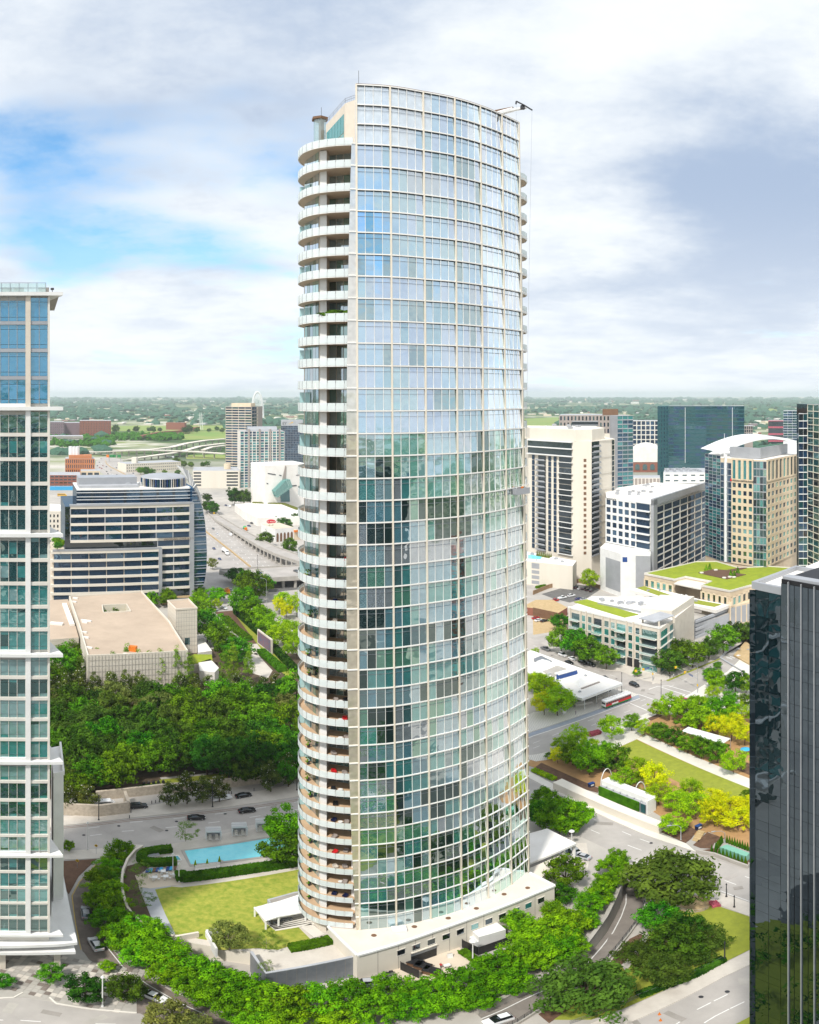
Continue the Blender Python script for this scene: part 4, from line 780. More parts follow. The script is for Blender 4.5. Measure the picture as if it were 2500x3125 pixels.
# ================================================================== DARK GLASS TOWER AT THE RIGHT EDGE
K0 = PD(2303, 72).xy; kd = Vector((.40, -.916)).normalized(); kb = Vector((.865, .5)).normalized(); kn = Vector((-.916, -.40)).normalized()
dz0 = ZT(1785, 72)
dt = thing('dark_tower', 'dark mirrored glass office tower with thin silver fins at the picture edge', 'tower', (K0.x, K0.y, 0))
MB().prism([K0-kn*.2, K0+kd*40-kn*.2, K0+kd*40+kb*30, K0+kb*30], 0, dz0-.4).build('core', 'black', dt)
cwid = [0, 1.75, 3.2, 3.95]; random.seed(4)
zf = [dz0-.5]
while zf[-1] > 2: zf.append(zf[-1]-(1.35 if len(zf) % 2 == 0 else 2.65))
for j in range(len(zf)-1):
    for q in range(3): pane('pane', K0+kd*(cwid[q]+.02), K0+kd*(cwid[q+1]-.02), zf[j+1]+.03, zf[j], 'd_glass', dt, kn, -.05, .05, .010)
    MB().ob((*(K0-kb*.02), zf[j+1]+.03), (*(-kd*.1+Vector((-.38, .12))), 0), (*(kd*.1), 0), (0, 0, zf[j]-zf[j+1]-.03)).build('corner_pane', 'd_glass', dt)
w0 = K0+kd*3.95+kn*.9
MB().prism([w0-kn*.05, w0+kd*30-kn*.05, w0+kd*30-kn*6, w0-kn*6], 0, dz0+1.4).build('bay_core', 'black', dt)
for j in range(len(zf)-1):
    for q in range(4): pane('pane', w0+kd*(.05+q*1.55), w0+kd*(1.53+q*1.55), zf[j+1]+.03, zf[j]+(1.5 if j == 0 else 0), 'd_glass', dt, kn, .0, .05, .006)
for q in range(5): MB().ob((*(w0+kd*(.9+q*1.45)+kn*.05), 12), (*(kd*.07), 0), (*(kn*.16), 0), (0, 0, dz0-10.7)).build('fin', 'steel', dt)
MB().strip([K0+kd*3.95, K0, K0+kb*8, K0+kb*8+kd*8, K0+kb*14+kd*8], .55, dz0-.4, dz0+.35).build('parapet', 'louvre', dt)
MB().prism([K0+kd*.2+kb*.2, K0+kd*12+kb*.2, K0+kd*12+kb*14, K0+kb*14], dz0-.4, dz0-.1).build('roof', 'roofwhite', dt); MB().ob((*(w0-kn*.2), dz0+1.4), (*(kd*30), 0), (*(-kn*1), 0), (0, 0, .25)).build('coping', 'louvre', dt)
for q in range(3): p = K0+kb*(3+q)+kd*(2+q*.8); MB().tube((*p, dz0-.1), (*p, dz0+.6), .08, n=5).build('roof_vent', 'steel', dt)
# ================================================================== LEFT BACKGROUND
random.seed(31)
# office block with curved glass end
A_, B_ = PD(160, 415).xy, PD(590, 426).xy; un = outn(A_, B_); ut = (B_-A_).normalized(); LN = (B_-A_).length
ofb = thing('office_block', 'beige and dark glass office block with a bowed glass end and terraces', 'building', (A_.x, A_.y, 0))
MB().prism([A_+ut*7, B_, B_-un*45, A_+ut*7-un*45], 0, 59).build('core', 'o_black', ofb)
def SX(px): lo = (px-X0)/F; dr = Vector((math.sin(lo), math.cos(lo))); return (A_.y*dr.x-A_.x*dr.y)/(ut.x*dr.y-ut.y*dr.x)
def OX(x): return SX(140+x/2.2115)
fh = 4.85; ztop = 59.3
band = 1.5
def ribbon(s0, s1, zt, nrow, ncol, proud, wallm='cream'):
    for j in range(nrow+1):
        z = zt-j*fh; MB().ob((*(A_+ut*s0), z-band), (*(ut*(s1-s0)), 0), (*(un*proud), 0), (0, 0, band)).build('spandrel', wallm, ofb)
    for j in range(nrow):
        z = zt-j*fh-band; w = (s1-s0)/ncol
        for q in range(ncol): pane('window', A_+ut*(s0+q*w+.25), A_+ut*(s0+(q+1)*w-.25), z-fh+band, z, random.choice(['o_navy', 'o_navy', 'o_blue']), ofb, un, proud-.6, .1)
        b = MB()
        for q in range(ncol+1): b.ob((*(A_+ut*(s0+q*w-.3)+un*(proud-.55)), z-fh+band), (*(ut*.6), 0), (*(un*.3), 0), (0, 0, fh-band))
        b.build('piers', 'louvre', ofb, kind='stuff')
ribbon(OX(165), OX(968), ztop, 4, 7, 1.2); ribbon(OX(752), OX(968), ztop-4*fh, 6, 2, 1.2)
MB().prism([A_+un*1.8, A_+ut*OX(772)+un*1.8, A_+ut*OX(772)-un*20, A_-un*30], 0, 33).build('lower_wing', 'beige', ofb)
for j in range(6):
    z = 33.9-j*fh; MB().ob((*(A_-ut*1), z-band), (*(ut*(OX(772)+1)), 0), (*(un*2.6), 0), (0, 0, band)).build('spandrel', 'cream', ofb)
    if j < 6:
        w = (OX(757)-OX(50))/6
        for q in range(6): pane('window', A_+ut*(OX(50)+q*w+.25), A_+ut*(OX(50)+(q+1)*w-.25), z-fh, z-band, random.choice(['o_navy', 'o_navy', 'o_blue']), ofb, un, 1.9, .1)
MB().strip([A_+un*2.4, A_+ut*OX(772)+un*2.4], .8, 33.9, 35.0).build('parapet', 'louvre', ofb)
b = MB(); b.ob((*(A_+ut*OX(757)+un*1.9), 2), (*(ut*1.9), 0), (*(un*.9), 0), (0, 0, 32.5)); b.ob((*(A_+ut*OX(970)), 4), (*(ut*2.3), 0), (*(un*1.6), 0), (0, 0, 56)); b.ob((*(A_+ut*OX(160)), ztop), (*(ut*(OX(990)-OX(160))), 0), (*(un*1.6), 0), (0, 0, 1.1)); b.build('grey_frame', 'louvre', ofb)
# glass storeys above, with white lines
g0, g1 = A_+ut*OX(215)-un*8, B_-un*6
MB().prism([g0, g1, g1-un*32, g0-un*32], 59, 67.5).build('upper_core', 'o_black', ofb)
for j in range(2):
    for q in range(7): pane('upper_window', g0+(g1-g0)*q/7+ut*.2, g0+(g1-g0)*(q+1)/7-ut*.2, 59+j*4.3+.2, 59+j*4.3+4.1, random.choice(['o_navy', 'o_navy', 'o_blue']), ofb, un, .02, .1)
b = MB()
for z in (59.2, 61.5, 63.2, 65.6, 67.1): b.ob((*g0, z), (*(g1-g0), 0), (*(un*.5), 0), (0, 0, .35))
b.build('white_bands', 'whitemetal', ofb, kind='stuff')
MB().prism([g0, g1, g1-un*32, g0-un*32], 67.5, 67.9).build('roof', 'roofwhite', ofb)
h0, h1 = A_+ut*OX(235)-un*16, A_+ut*OX(645)-un*16; MB().prism([h0, h1, h1-un*14, h0-un*14], 67.9, 73.5).build('plant_room', 'louvre', ofb)
MB().ob((*h0, 67.9), (*(h1-h0), 0), (*(un*6), 0), (0, 0, 1.6)).build('plant_step', 'roofgrey', ofb)
# drum with coloured fins
dc = A_+ut*OX(838)-un*20; rd = 13.2
MB().tube((*dc, 67.9), (*dc, 72.8), rd-.5, n=40).build('drum', 'o_navy', ofb)
b = MB(); n8 = 8
for i in range(n8):
    f = i/n8; f2 = (i+1)/n8; b.tube((*dc, 72.7+2.2*math.sin(f*1.57)), (*dc, 72.7+2.2*math.sin(f2*1.57)), (rd+.2)*math.cos(f*1.57)+.01, (rd+.2)*math.cos(f2*1.57)+.01, n=40, caps=False)
b.build('drum_dome', 'louvre', ofb, smooth=True)
for i in range(64):
    a = 6.2832*i/64; v = Vector((math.cos(a), math.sin(a)))
    if v.dot(-dc) < 0: continue
    MB().ob((*(dc+v*(rd-.3)), 68), (v.x*.7, v.y*.7, 0), (-v.y*.22, v.x*.22, 0), (0, 0, 4.8)).build('fin', ['whitemetal', 'goldtone', 'steel', 'blue', 'teal'][i % 5], ofb)
# bowed glass end: outline in the face plane, extruded back
def FP(k, x, y, dd=0.):
    sx, sy = P(k, x, y); s = SX(sx); p = A_+ut*s; return Vector((p.x, p.y, ZT(sy, p.length)))
bow = [(987, 98), (1006, 86), (1035, 150), (1060, 230), (1075, 320), (1083, 420), (1087, 520), (1085, 620), (1075, 700), (1062, 752), (987, 752)]
fp = [FP('I', *q) for q in bow]; nb = len(fp); bk = Vector((-un.x*38, -un.y*38, 0)); b = MB(); f2 = [q+bk for q in fp]
b.add(fp+f2, [tuple(range(nb))]+[(i, (i+1) % nb, nb+(i+1) % nb, nb+i) for i in range(nb)]); b.build('bowed_glass', 'o_blue', ofb)
for i in range(13):
    z = 6+i*4.85; ps = [q for q in fp[1:-1]]
    for a, c in zip(ps[:-1], ps[1:]):
        if c.z <= z <= a.z:
            e = a+(c-a)*((a.z-z)/(a.z-c.z)); MB().ob((fp[0].x+un.x*.1, fp[0].y+un.y*.1, z), (e.x-fp[0].x, e.y-fp[0].y, 0), (un.x*.5, un.y*.5, 0), (0, 0, .4)).ob((fp[0].x+un.x*.1, fp[0].y+un.y*.1, z+1.7), (e.x-fp[0].x, e.y-fp[0].y, 0), (un.x*.4, un.y*.4, 0), (0, 0, .25)).build('bow_band', 'louvre', ofb); break
sail = [FP('V', *q) for q in ((885, 532), (912, 541), (962, 566), (1002, 640), (1028, 690), (1050, 740), (1054, 815), (1036, 770), (1000, 690), (972, 650), (940, 600))]
b = MB(); ns = len(sail); s2 = [q+bk*.06 for q in sail]; b.add(sail+s2, [tuple(range(ns)), tuple(reversed(range(ns, 2*ns)))]+[(i, (i+1) % ns, ns+(i+1) % ns, ns+i) for i in range(ns)]); b.build('roof_sail', 'steel', ofb)
for q in range(9):
    f = q/9; a = sail[0].lerp(sail[2], f) if q < 5 else sail[2].lerp(sail[4], (q-5)/4); c = sail[10].lerp(sail[9], f) if q < 5 else sail[9].lerp(sail[8], (q-5)/4)
    MB().tube(a+Vector((un.x, un.y, 0))*.4, c+Vector((un.x, un.y, 0))*.4, .25, n=4).build('sail_rib', 'whitemetal', ofb)
MB().ob((*(A_+ut*OX(780)), 0), (*(ut*(OX(990)-OX(780))), 0), (*(un*1.5), 0), (0, 0, 4.6)).build('entrance_base', 'sand', ofb); MB().ob((*(A_+ut*OX(870)), 0), (*(ut*(OX(970)-OX(870))), 0), (*(un*1.7), 0), (0, 0, 3.6)).build('entrance', 'o_blue', ofb)
tl = FP('I', 795, 443); text('JPMORGAN CHASE & CO.', 0, 1.5, 'brown', ofb, (tl.x+un.x*1.6, tl.y+un.y*1.6, ztop-4*fh-band+.25), (ut.x, ut.y, 0), name='sign_lettering', width=1.02)
# museum with gravel roof
ZM_ = 16.5
mus = thing('museum', 'low beige stone museum with wide gravel roof and a small planted courtyard', 'building', G('H', 600, 300, ZM_))
rp_ = [G('H', x, y, ZM_) for x, y in ((160, 95), (645, 63), (830, 265), (955, 465), (620, 484), (285, 497), (230, 300))]
ch = [G('H', x, y, ZM_) for x, y in ((380, 153), (545, 147), (572, 193), (388, 203))]
tri = tessellate_polygon([rp_, ch]); allv = rp_+ch
link('roof', mesh_np('roof', [tuple(v) for v in allv], [tuple(t) for t in tri], ('gravelroof',)), mus)
b = MB(); b.strip([q.xy for q in rp_]+[rp_[0].xy], .6, 0, ZM_+.9); b.build('outer_wall', 'travertine', mus)
b = MB(); b.strip([q.xy for q in ch]+[ch[0].xy], .5, ZM_-6, ZM_+.7); b.build('courtyard_wall', 'travertine', mus); MB().prism([q.xy for q in ch], ZM_-6.2, ZM_-6).build('courtyard_floor', 'lawn', mus)
# panel joints on the near wall
a, c = rp_[5].xy, rp_[3].xy; n = outn(a, c); b = MB()
for q in range(31): o = a+(c-a)*q/30+n*.31; b.ob((o.x, o.y, 0), (.10, 0, 0), (n.x*.05, n.y*.05, 0), (0, 0, ZM_+.8))
for z in (2.5, 5, 7.5, 10, 12.5, 15): b.ob((a.x+n.x*.31, a.y+n.y*.31, z), (c.x-a.x, c.y-a.y, 0), (n.x*.04, n.y*.04, 0), (0, 0, .12))
b.build('panel_joints', 'concrete', mus, kind='stuff'); [setattr(link('courtyard_planting', crown_mesh(960+q, 'leaf_mid', nc=14, nl=40, ls=.5, R=3.4), mus, 'stuff'), 'location', (ch[0]*.5+ch[2]*.5)+Vector((q*7-7, 0, -2.5))) for q in range(3)]
lw2 = [G('H', x, y, 14).xy for x, y in ((-80, 118), (150, 108), (222, 365), (50, 378), (-80, 385))]
MB().prism(lw2, 0, 14, 0, 1).build('west_wing', ('travertine', 'gravelroof'), mus); MB().strip([G('H', 125, 145, 14).xy, G('H', 178, 288, 14).xy], 2.2, 14, 15).build('skylight', 'roofwhite', mus); MB().strip([G('H', 30, 275, 14).xy, G('H', 115, 282, 14).xy], 2.2, 14, 15).build('skylight', 'roofwhite', mus)
for x, y in ((272, 257), (262, 268), (270, 371), (258, 336), (292, 440), (545, 484), (190, 130), (200, 105)): p = G('H', x, y, ZM_); MB().box(p.x, p.y, ZM_, 5 if x == 272 else 2.6, 1.0, .7, .05).build('roof_duct', 'roofwhite', mus)
p = G('H', 588, 457, ZM_); MB().box(p.x, p.y, ZM_, 3, 2, 2.2).build('roof_unit', 'orange', mus)
tb = [G('H', 878, 182, 22).xy, G('H', 1020, 174, 22).xy, G('H', 962, 113, 22).xy, G('H', 822, 124, 22).xy]
tb_ = thing('museum_tower_block', 'tall square stone block rising beside the museum roof', 'building', (tb[0].x, tb[0].y, 0)); MB().prism(tb, 0, 22, 0, 1).build('wall', ('travertine', 'gravelroof'), tb_); MB().strip(tb+[tb[0]], .6, 22, 22.8).build('parapet', 'travertine', tb_)
a, c = tb[0], tb[1]; n = outn(a, c); b = MB()
for q in range(9): o = a+(c-a)*q/8; b.ob((o.x, o.y, 0), (.09, 0, 0), (n.x*.05, n.y*.05, 0), (0, 0, 22))
for z in range(2, 22, 2): b.ob((a.x, a.y, z), (c.x-a.x, c.y-a.y, 0), (n.x*.04, n.y*.04, 0), (0, 0, .10))
b.build('panel_joints', 'concrete', tb_, kind='stuff'); pane('window', a+(c-a)*.42, a+(c-a)*.66, 4.6, 8, 'b_win', tb_, n, .05)
lr = [G('H', x, y, 4).xy for x, y in ((1022, 380), (1060, 372), (1122, 455), (1028, 468))]; tag(MB().prism(lr, 0, 4).build('annex_roof', 'roofwhite'), 'low white roofed annex behind the square stone block', 'building')
gr = [G('H', x, y, 5).xy for x, y in ((960, 500), (1000, 478), (1120, 480), (1125, 520), (965, 545))]; gp = thing('garden_pavilion', 'low pavilion with a grassy roof beside the museum', 'building', (gr[0].x, gr[0].y, 0)); MB().prism(gr, 0, 4.6).build('wall', 'travertine', gp); MB().prism(gr, 4.6, 5.0).build('green_roof', 'greenroof', gp)
gr = [G('H', x, y, 5).xy for x, y in ((1030, 535), (1110, 510), (1168, 570), (1140, 600), (1040, 590))]; tag(MB().prism(gr, 0, 5).build('vault_pavilion', 'roofwhite'), 'white roofed gallery pavilion among the cypress trees', 'building')
m0, m1 = G('H', 1432, 405), G('H', 1528, 480); mu = thing('mural_wall', 'free-standing mosaic mural wall in a stone frame in the garden', 'wall', m0); MB().strip([m0.xy, m1.xy], .7, 0, 7.5).build('frame', 'travertine', mu); n = outn(m0.xy, m1.xy); e = (m1-m0); MB().ob((*(m0.xy+e.xy*.05+n*.36), .8), (e.x*.9, e.y*.9, 0), (n.x*.06, n.y*.06, 0), (0, 0, 6)).build('mosaic', 'murals', mu)
# stone wall along the street
sw = GS('G', [(-300, 700), (170, 690), (340, 640), (345, 640)]); 
tag(MB().strip(GS('G', [(330, 628), (560, 605), (770, 580), (1190, 545), (1410, 515), (1660, 478)]), .8, 0, 3.2).build('stone_wall', 'stonewall'), 'long weathered stone wall between garden trees and pavement', 'wall')
tag(MB().strip(GS('G', [(100, 722), (350, 735), (545, 712)]), .8, 0, 4).strip(GS('G', [(545, 712), (520, 640)]), .8, 0, 4).build('stone_wall', 'stonewall'), 'nearer stone wall screening a white van beside the black pickup', 'wall')
# distant blocks: (label, left px, right px, top py, base py, wall, glass, cols, rows, pw, bh, depth)
def tower_block(name, label, x0, x1, yt, d, wall, gl, cols, rows, pw, bh, depth=40, skew=0., roofm='roofgrey', base=0., side=None):
    a, c = PD(x0, d-skew).xy, PD(x1, d+skew).xy; n = outn(a, c); z = ZT(yt, d); m = (a+c)/2
    t = thing(name, label, 'building', (m.x, m.y, 0)); q = [a-n*.05, c-n*.05, c-n*depth, a-n*depth]
    MB().prism(q, 0, z-.1, 0, 1).build('body', (wall, roofm), t)
    if cols: facade(t, a, c, base, z, cols, rows, wall, gl, pw, bh, .5)
    return t, a, c, n, z
tower_block('courthouse', 'purple-grey stepped justice building far behind the freeway', 153, 196, 1288, 2070, 'mauvebrick', 'o_black', 7, 10, 3.5, 2.5, 60); tower_block('courthouse', 'plain dull violet block joined beside the red-brown tower', 196, 243, 1290, 2120, 'mauvebrick', 'o_black', 0, 0, 0, 0, 60)
tower_block('jail_tower', 'red-brown square brick tower far behind the freeway', 243, 339, 1284, 2090, 'redbrick', 'o_black', 12, 10, 4.6, 3.2, 70)
t, a, c, n, z = tower_block('parking_garage', 'pale layered parking garage below the red-brown tower', 140, 254, 1331, 1860, 'pave', 'o_black', 1, 4, .5, 2.6, 50)
t, a, c, n, z = tower_block('brick_hotel', 'orange brick building with rows of small windows near the freeway', 199, 289, 1400, 1010, 'orangebrick', ['o_black', 'o_navy'], 14, 5, 1.7, 2.2, 30); MB().prism([a+(c-a)*.12-n*3, a+(c-a)*.9-n*3, a+(c-a)*.9-n*20, a+(c-a)*.12-n*20], z, z+4.5).build('attic', 'orangebrick', t)
for q in range(3): p = a+(c-a)*(.2+q*.1)-n*12; MB().tube((*p, z), (*p, z+16), 3.6, n=14).build('tank', 'whitemetal', t)
t, a, c, n, z = tower_block('brick_garage', 'red-brown brick parking garage with open decks by the freeway', 140, 246, 1450, 950, 'redbrick', 'o_black', 8, 4, 1.2, 2.2, 40, base=3); tower_block('brick_garage', 'tan ramped garage wing under the orange brick building', 246, 305, 1437, 985, 'tan', 'o_black', 3, 2, 2.2, 4.5, 30)
t, a, c, n, z = tower_block('blue_shed', 'long blue-fronted shed below the brick garage', 140, 228, 1484, 944, 'skyblue', 'o_navy', 0, 0, 0, 0, 14)
t, a, c, n, z = tower_block('white_garage', 'long cream parking garage with rows of dark openings beside freeway', 385, 552, 1412, 1180, 'cream', 'o_black', 26, 3, 2.0, 2.6, 35, skew=20); MB().box(*(a+(c-a)*.2-n*10), z, 8, 8, 9).build('stair_tower', 'cream', t)
t, a, c, n, z = tower_block('beige_garage', 'plain beige garage block with dark slots in front of towers', 588, 732, 1436, 965, 'cream', 'o_black', 0, 0, 0, 0, 50); 
for j in range(5):
    for u0, u1 in ((0.02, .18), (.72, .96)): pane('opening', a+(c-a)*u0, a+(c-a)*u1, 3+j*4, 5+j*4, 'o_black', t, n, .05)
MB().tube((*(a+(c-a)*.74-n*20), z), (*(a+(c-a)*.74-n*20), z+7), 4.5, n=14).build('roof_drum', 'tan', t)
t, a, c, n, z = tower_block('striped_tower', 'tall dark glass tower with cream balcony bands, behind the teal tower', 689, 768, 1241, 1080, 'beige', ['o_navy', 'o_blue', 'o_teal'], 4, 28, .5, 1.3, 34, skew=-6); MB().prism([a+(c-a)*.2-n*3, a+(c-a)*.95-n*3, a+(c-a)*.95-n*25, a+(c-a)*.2-n*25], z, z+5).build('crown_block', 'tan', t)
c2 = PD(787, 1105).xy; facade(t, c, c2, 0, z, 2, 20, 'greige', 'o_navy', 1.2, 1.2, .4); MB().prism([c, c2, c2-n*25, c-n*25], 0, z-.2).build('side_body', 'greige', t)
t, a, c, n, z = tower_block('teal_tower', 'teal windowed apartment tower with vertical cream piers and curved roof', 733, 868, 1316, 975, 'offwhite', ['o_aqua', 'o_aqua', 'o_teal', 'o_blue'], 11, 21, 1.0, .7, 34, skew=4)
for q in (.18, .42, .66, .87): p = a+(c-a)*q; MB().ob((*p, 0), (*((c-a).normalized()*2.2), 0), (*(n*1.2), 0), (0, 0, z+3)).build('pilaster', 'greige', t)
b = MB(); o = a+(c-a)*.17; e = (c-a)*.67
for i in range(8): f, g = 3.14*i/8, 3.14*(i+1)/8; b.add([(*(o-n*(9-9*math.cos(f))), z+6*math.sin(f)), (*(o+e-n*(9-9*math.cos(f))), z+6*math.sin(f)), (*(o+e-n*(9-9*math.cos(g))), z+6*math.sin(g)), (*(o-n*(9-9*math.cos(g))), z+6*math.sin(g))], [(0, 1, 2, 3)])
b.build('barrel_roof', 'louvre', t)
t, a, c, n, z = tower_block('blue_office', 'blue gridded glass office block with a sign band, beside the teal tower', 858, 925, 1283, 1250, 'greymetal', ['o_blue', 'o_navy'], 14, 20, .5, .5, 40); MB().ob((*a, z-9), (*(c-a), 0), (*(n*1.2), 0), (0, 0, 9.5)).build('sign_band', 'roofgrey', t)
p = a+(c-a)*.06+n*1.3; ex = (c-a).normalized(); text('EY', 0, 6.5, 'black', t, (p.x, p.y, z-7.2), (ex.x, ex.y, 0), name='sign_lettering'); p = a+(c-a)*.30+n*1.3; MB().add([(*p, z-6.8), (*(p+ex*9), z-3.6), (*(p+ex*9), z-2.0)], [(0, 1, 2)]).build('sign_beam', 'yellow', t)
# museum cube with glass escalator
qa, qb = PD(808, 770).xy, PD(940, 790).xy; n = outn(qa, qb); zq = ZT(1418, 780); cu = thing('museum_cube', 'white banded concrete cube museum with a slanted glass escalator box', 'building', (qa.x, qa.y, 0)); MB().prism([qa, qb, qb-n*40, qa-n*40], 0, zq, 0, 1).build('cube', ('roofwhite', 'white'), cu)
def CF(x, y, o=.0):
    sx, sy = P('M', x, y); lo = (sx-X0)/F; dr = Vector((math.sin(lo), math.cos(lo))); t = (qb-qa); s = (qa.y*dr.x-qa.x*dr.y)/(t.x*dr.y-t.y*dr.x); p = qa+t*s+n*o; return Vector((p.x, p.y, ZT(sy, p.length)))
def cutout(name, pts, m, d0, d1, par):
    f = [CF(x, y, d1) for x, y in pts]; g = [q-Vector((n.x, n.y, 0))*(d1-d0) for q in f]; k = len(f); return MB().add(f+g, [tuple(range(k))]+[(i, (i+1) % k, k+(i+1) % k, k+i) for i in range(k)]).build(name, m, par)
cutout('escalator_box', [(1088, 1720), (1280, 1525), (1350, 1515), (1395, 1645), (1130, 1835)], 'tealglass', 0, 9, cu); cutout('escalator_body', [(1100, 1730), (1280, 1545), (1330, 1640), (1120, 1810)], 'teal', 0, 8.5, cu); cutout('atrium_glass', [(1235, 1790), (1395, 1660), (1405, 1905), (1255, 1905)], 'o_teal', 0, .6, cu); cutout('cleft', [(1325, 1270), (1345, 1290), (1335, 1510), (1265, 1540)], 'greige', 0, .5, cu)
for q in ([(1020, 1400), (1155, 1422), (1155, 1436), (1020, 1415)], [(1220, 1432), (1258, 1438), (1258, 1452), (1220, 1446)], [(1515, 1435), (1590, 1428), (1590, 1438), (1515, 1445)], [(1390, 1620), (1525, 1610), (1525, 1625), (1390, 1645)], [(1000, 1572), (1025, 1578), (1025, 1595), (1000, 1590)]): cutout('slot_window', q, 'o_black', 0, .4, cu)
pl = [G('K', x, y, 8).xy for x, y in ((870, 250), (760, 165), (1000, 150), (1400, 165), (1600, 240), (1640, 330), (1060, 345))]; pt = thing('museum_plinth', 'low sloping white concrete plinth with planted edge before the cube museum', 'building', (pl[0].x, pl[0].y, 0)); MB().prism(pl, 0, 8, 0, 1).build('wall', ('roofwhite', 'roofwhite'), pt); MB().strip([pl[2], pl[3], pl[4]], 5, 8, 9).build('planting', 'leaf_olive', pt)
for q in range(6): MB().strip([G('K', 870+q*7, 270+q*17, 0).xy+Vector((0, 0)), G('K', 950+q*14, 262+q*17, 0).xy], 2.2, 0, 6.5-q*1.1).build('step', 'tan', pt)
# white arcaded restaurant and oval sign
ra, rb = G('K', 1295, 665).xy, G('K', 1540, 640).xy; n = outn(ra, rb); rs = thing('arcade_restaurant', 'small white arcaded restaurant beyond the elevated ramp', 'building', (ra.x, ra.y, 0)); MB().prism([ra, rb, rb-n*26, ra-n*26], 0, 11, 0, 1).build('wall', ('white', 'beige'), rs)
for q in range(5):
    u = .06+q*.19; p0, p1 = ra+(rb-ra)*u, ra+(rb-ra)*(u+.12); ex = (p1-p0); b = MB(); v = [(*(p0+n*.1), 0), (*(p1+n*.1), 0)]+[(*(p0+ex*(.5+.5*math.cos(3.14*i/8))+n*.1), 5.5+2*math.sin(3.14*i/8)) for i in range(9)]; b.add(v, [tuple(range(len(v)))]); b.build('arch', 'brown', rs)
rc = rb+(rb-ra)*.35; MB().prism([rb, rc, rc-n*20, rb-n*20], 0, 7.5).build('side_wing', 'tan', rs); MB().ob((*rb, 7.0), (*(rc-rb), 0), (*(n*2), 0), (0, 0, 1.6)).build('tile_awning', 'orange', rs)
sp_ = PD(828, 672); sg = thing('oval_sign', 'red oval restaurant sign on a white pole', 'sign', (sp_.x, sp_.y, 0)); zc_ = ZT(1592, 672); MB().box(sp_.x-1.3, sp_.y, 0, .4, .4, zc_).build('pole', 'white', sg); MB().box(sp_.x+1.3, sp_.y, 0, .4, .4, zc_).build('pole', 'white', sg); b = MB(); v = [(sp_.x+4.2*math.cos(6.2832*i/24), sp_.y-.5, zc_+2.1*math.sin(6.2832*i/24)) for i in range(24)]; v2 = [(x, y+1, z) for x, y, z in v]; b.add(v+v2, [tuple(range(24)), tuple(reversed(range(24, 48)))]+[(i, (i+1) % 24, 24+(i+1) % 24, 24+i) for i in range(24)]); b.build('oval', 'red', sg); text('EL FENIX', 0, 1.7, 'white', sg, (sp_.x, sp_.y-.6, zc_-.5), (1, 0, 0), name='sign_lettering', align='CENTER'); MB().box(sp_.x, sp_.y-.2, zc_-5, 2.4, .5, 2.6).build('lower_panel', 'white', sg)
# arch bridge pylon
ar = thing('arch_bridge', 'slender white arch of a cable bridge near the horizon', 'bridge', PD(787, 3600)); d = 3600; b = MB(); pts = []
for i in range(25):
    f = i/24; ang = 3.14159*f; pts.append(at(786+17*-math.cos(ang)*(1 if f < .5 else .95)+(0 if f < .5 else 1), 1298-101*math.sin(ang)**.62, d))
b.path(pts, 6.0, n=6); b.build('arch', 'whitemetal', ar)
for i in range(9): MB().tube(pts[6+i], at(770+i*5, 1300, d-50), 1.0, n=4).build('cable', 'whitemetal', ar)
MB().ob(at(690, 1302, d), at(930, 1302, d)-at(690, 1302, d), (0, 22, 0), (0, 0, 4)).build('deck', 'whitemetal', ar)
# elevated ramp on columns, overpass, flyovers
fe = [(345, 215), (500, 372), (700, 492), (900, 622), (1100, 740), (1300, 832), (1590, 930), (1800, 990)]; be = [(400, 195), (560, 325), (800, 470), (1000, 580), (1150, 660), (1340, 748), (1600, 838), (1800, 890)]; ez = [.3, 1.5, 3, 4.5, 5.5, 6.5, 7.5, 8]
f_ = [G('K', x, y, z) for (x, y), z in zip(fe, ez)]; k_ = [G('K', x, y, z) for (x, y), z in zip(be, ez)]
er = thing('elevated_ramp', 'concrete ramp rising on columns beside the freeway', 'bridge', f_[2]); b = MB()
for i in range(len(f_)-1):
    a, c, d, e = f_[i], f_[i+1], k_[i+1], k_[i]; dn = Vector((0, 0, -1.0)); b.add([a, c, d, e, a+dn, c+dn, d+dn, e+dn], [(0, 1, 2, 3), (7, 6, 5, 4), (0, 4, 5, 1), (2, 6, 7, 3)])
b.build('deck', 'paleroad', er); MB().strip(f_, .5, [z-1.2 for z in ez], [z+1.0 for z in ez]).build('parapet', 'concrete', er); MB().strip(k_, .5, [z-1.0 for z in ez], [z+1.0 for z in ez]).build('parapet', 'concrete', er)
for i in range(2, len(f_)-1):
    for q in range(4):
        p = f_[i].lerp(f_[i+1], q/4); r = k_[i].lerp(k_[i+1], q/4); MB().tube((p.x, p.y, 0), (p.x, p.y, p.z-1), .7, n=6).build('column', 'concrete', er)
        MB().tube((p.x, p.y, p.z-1.4), (r.x, r.y, r.z-1.4), .6, n=4).build('cross_beam', 'concrete', er)
ov = thing('overpass', 'wide concrete overpass with a dark gap beneath, past the round trees', 'bridge', G('K', 1400, 1200)); fo = [G('K', x, y, 7) for x, y in ((560, 1060), (900, 1110), (1240, 1150), (1600, 1130), (1900, 1100))]; bo = [G('K', x, y, 7) for x, y in ((560, 1040), (890, 1018), (1240, 1000), (1600, 978), (1900, 950))]; b = MB()
for i in range(4): b.add([fo[i], fo[i+1], bo[i+1], bo[i]]+[q-Vector((0, 0, 1.3)) for q in (fo[i], fo[i+1], bo[i+1], bo[i])], [(0, 1, 2, 3), (7, 6, 5, 4)])
b.build('deck', 'paleroad', ov); MB().strip(fo, .6, 5.2, 8).build('parapet', 'concrete', ov); MB().strip(bo, .6, 5.7, 8).build('parapet', 'concrete', ov)
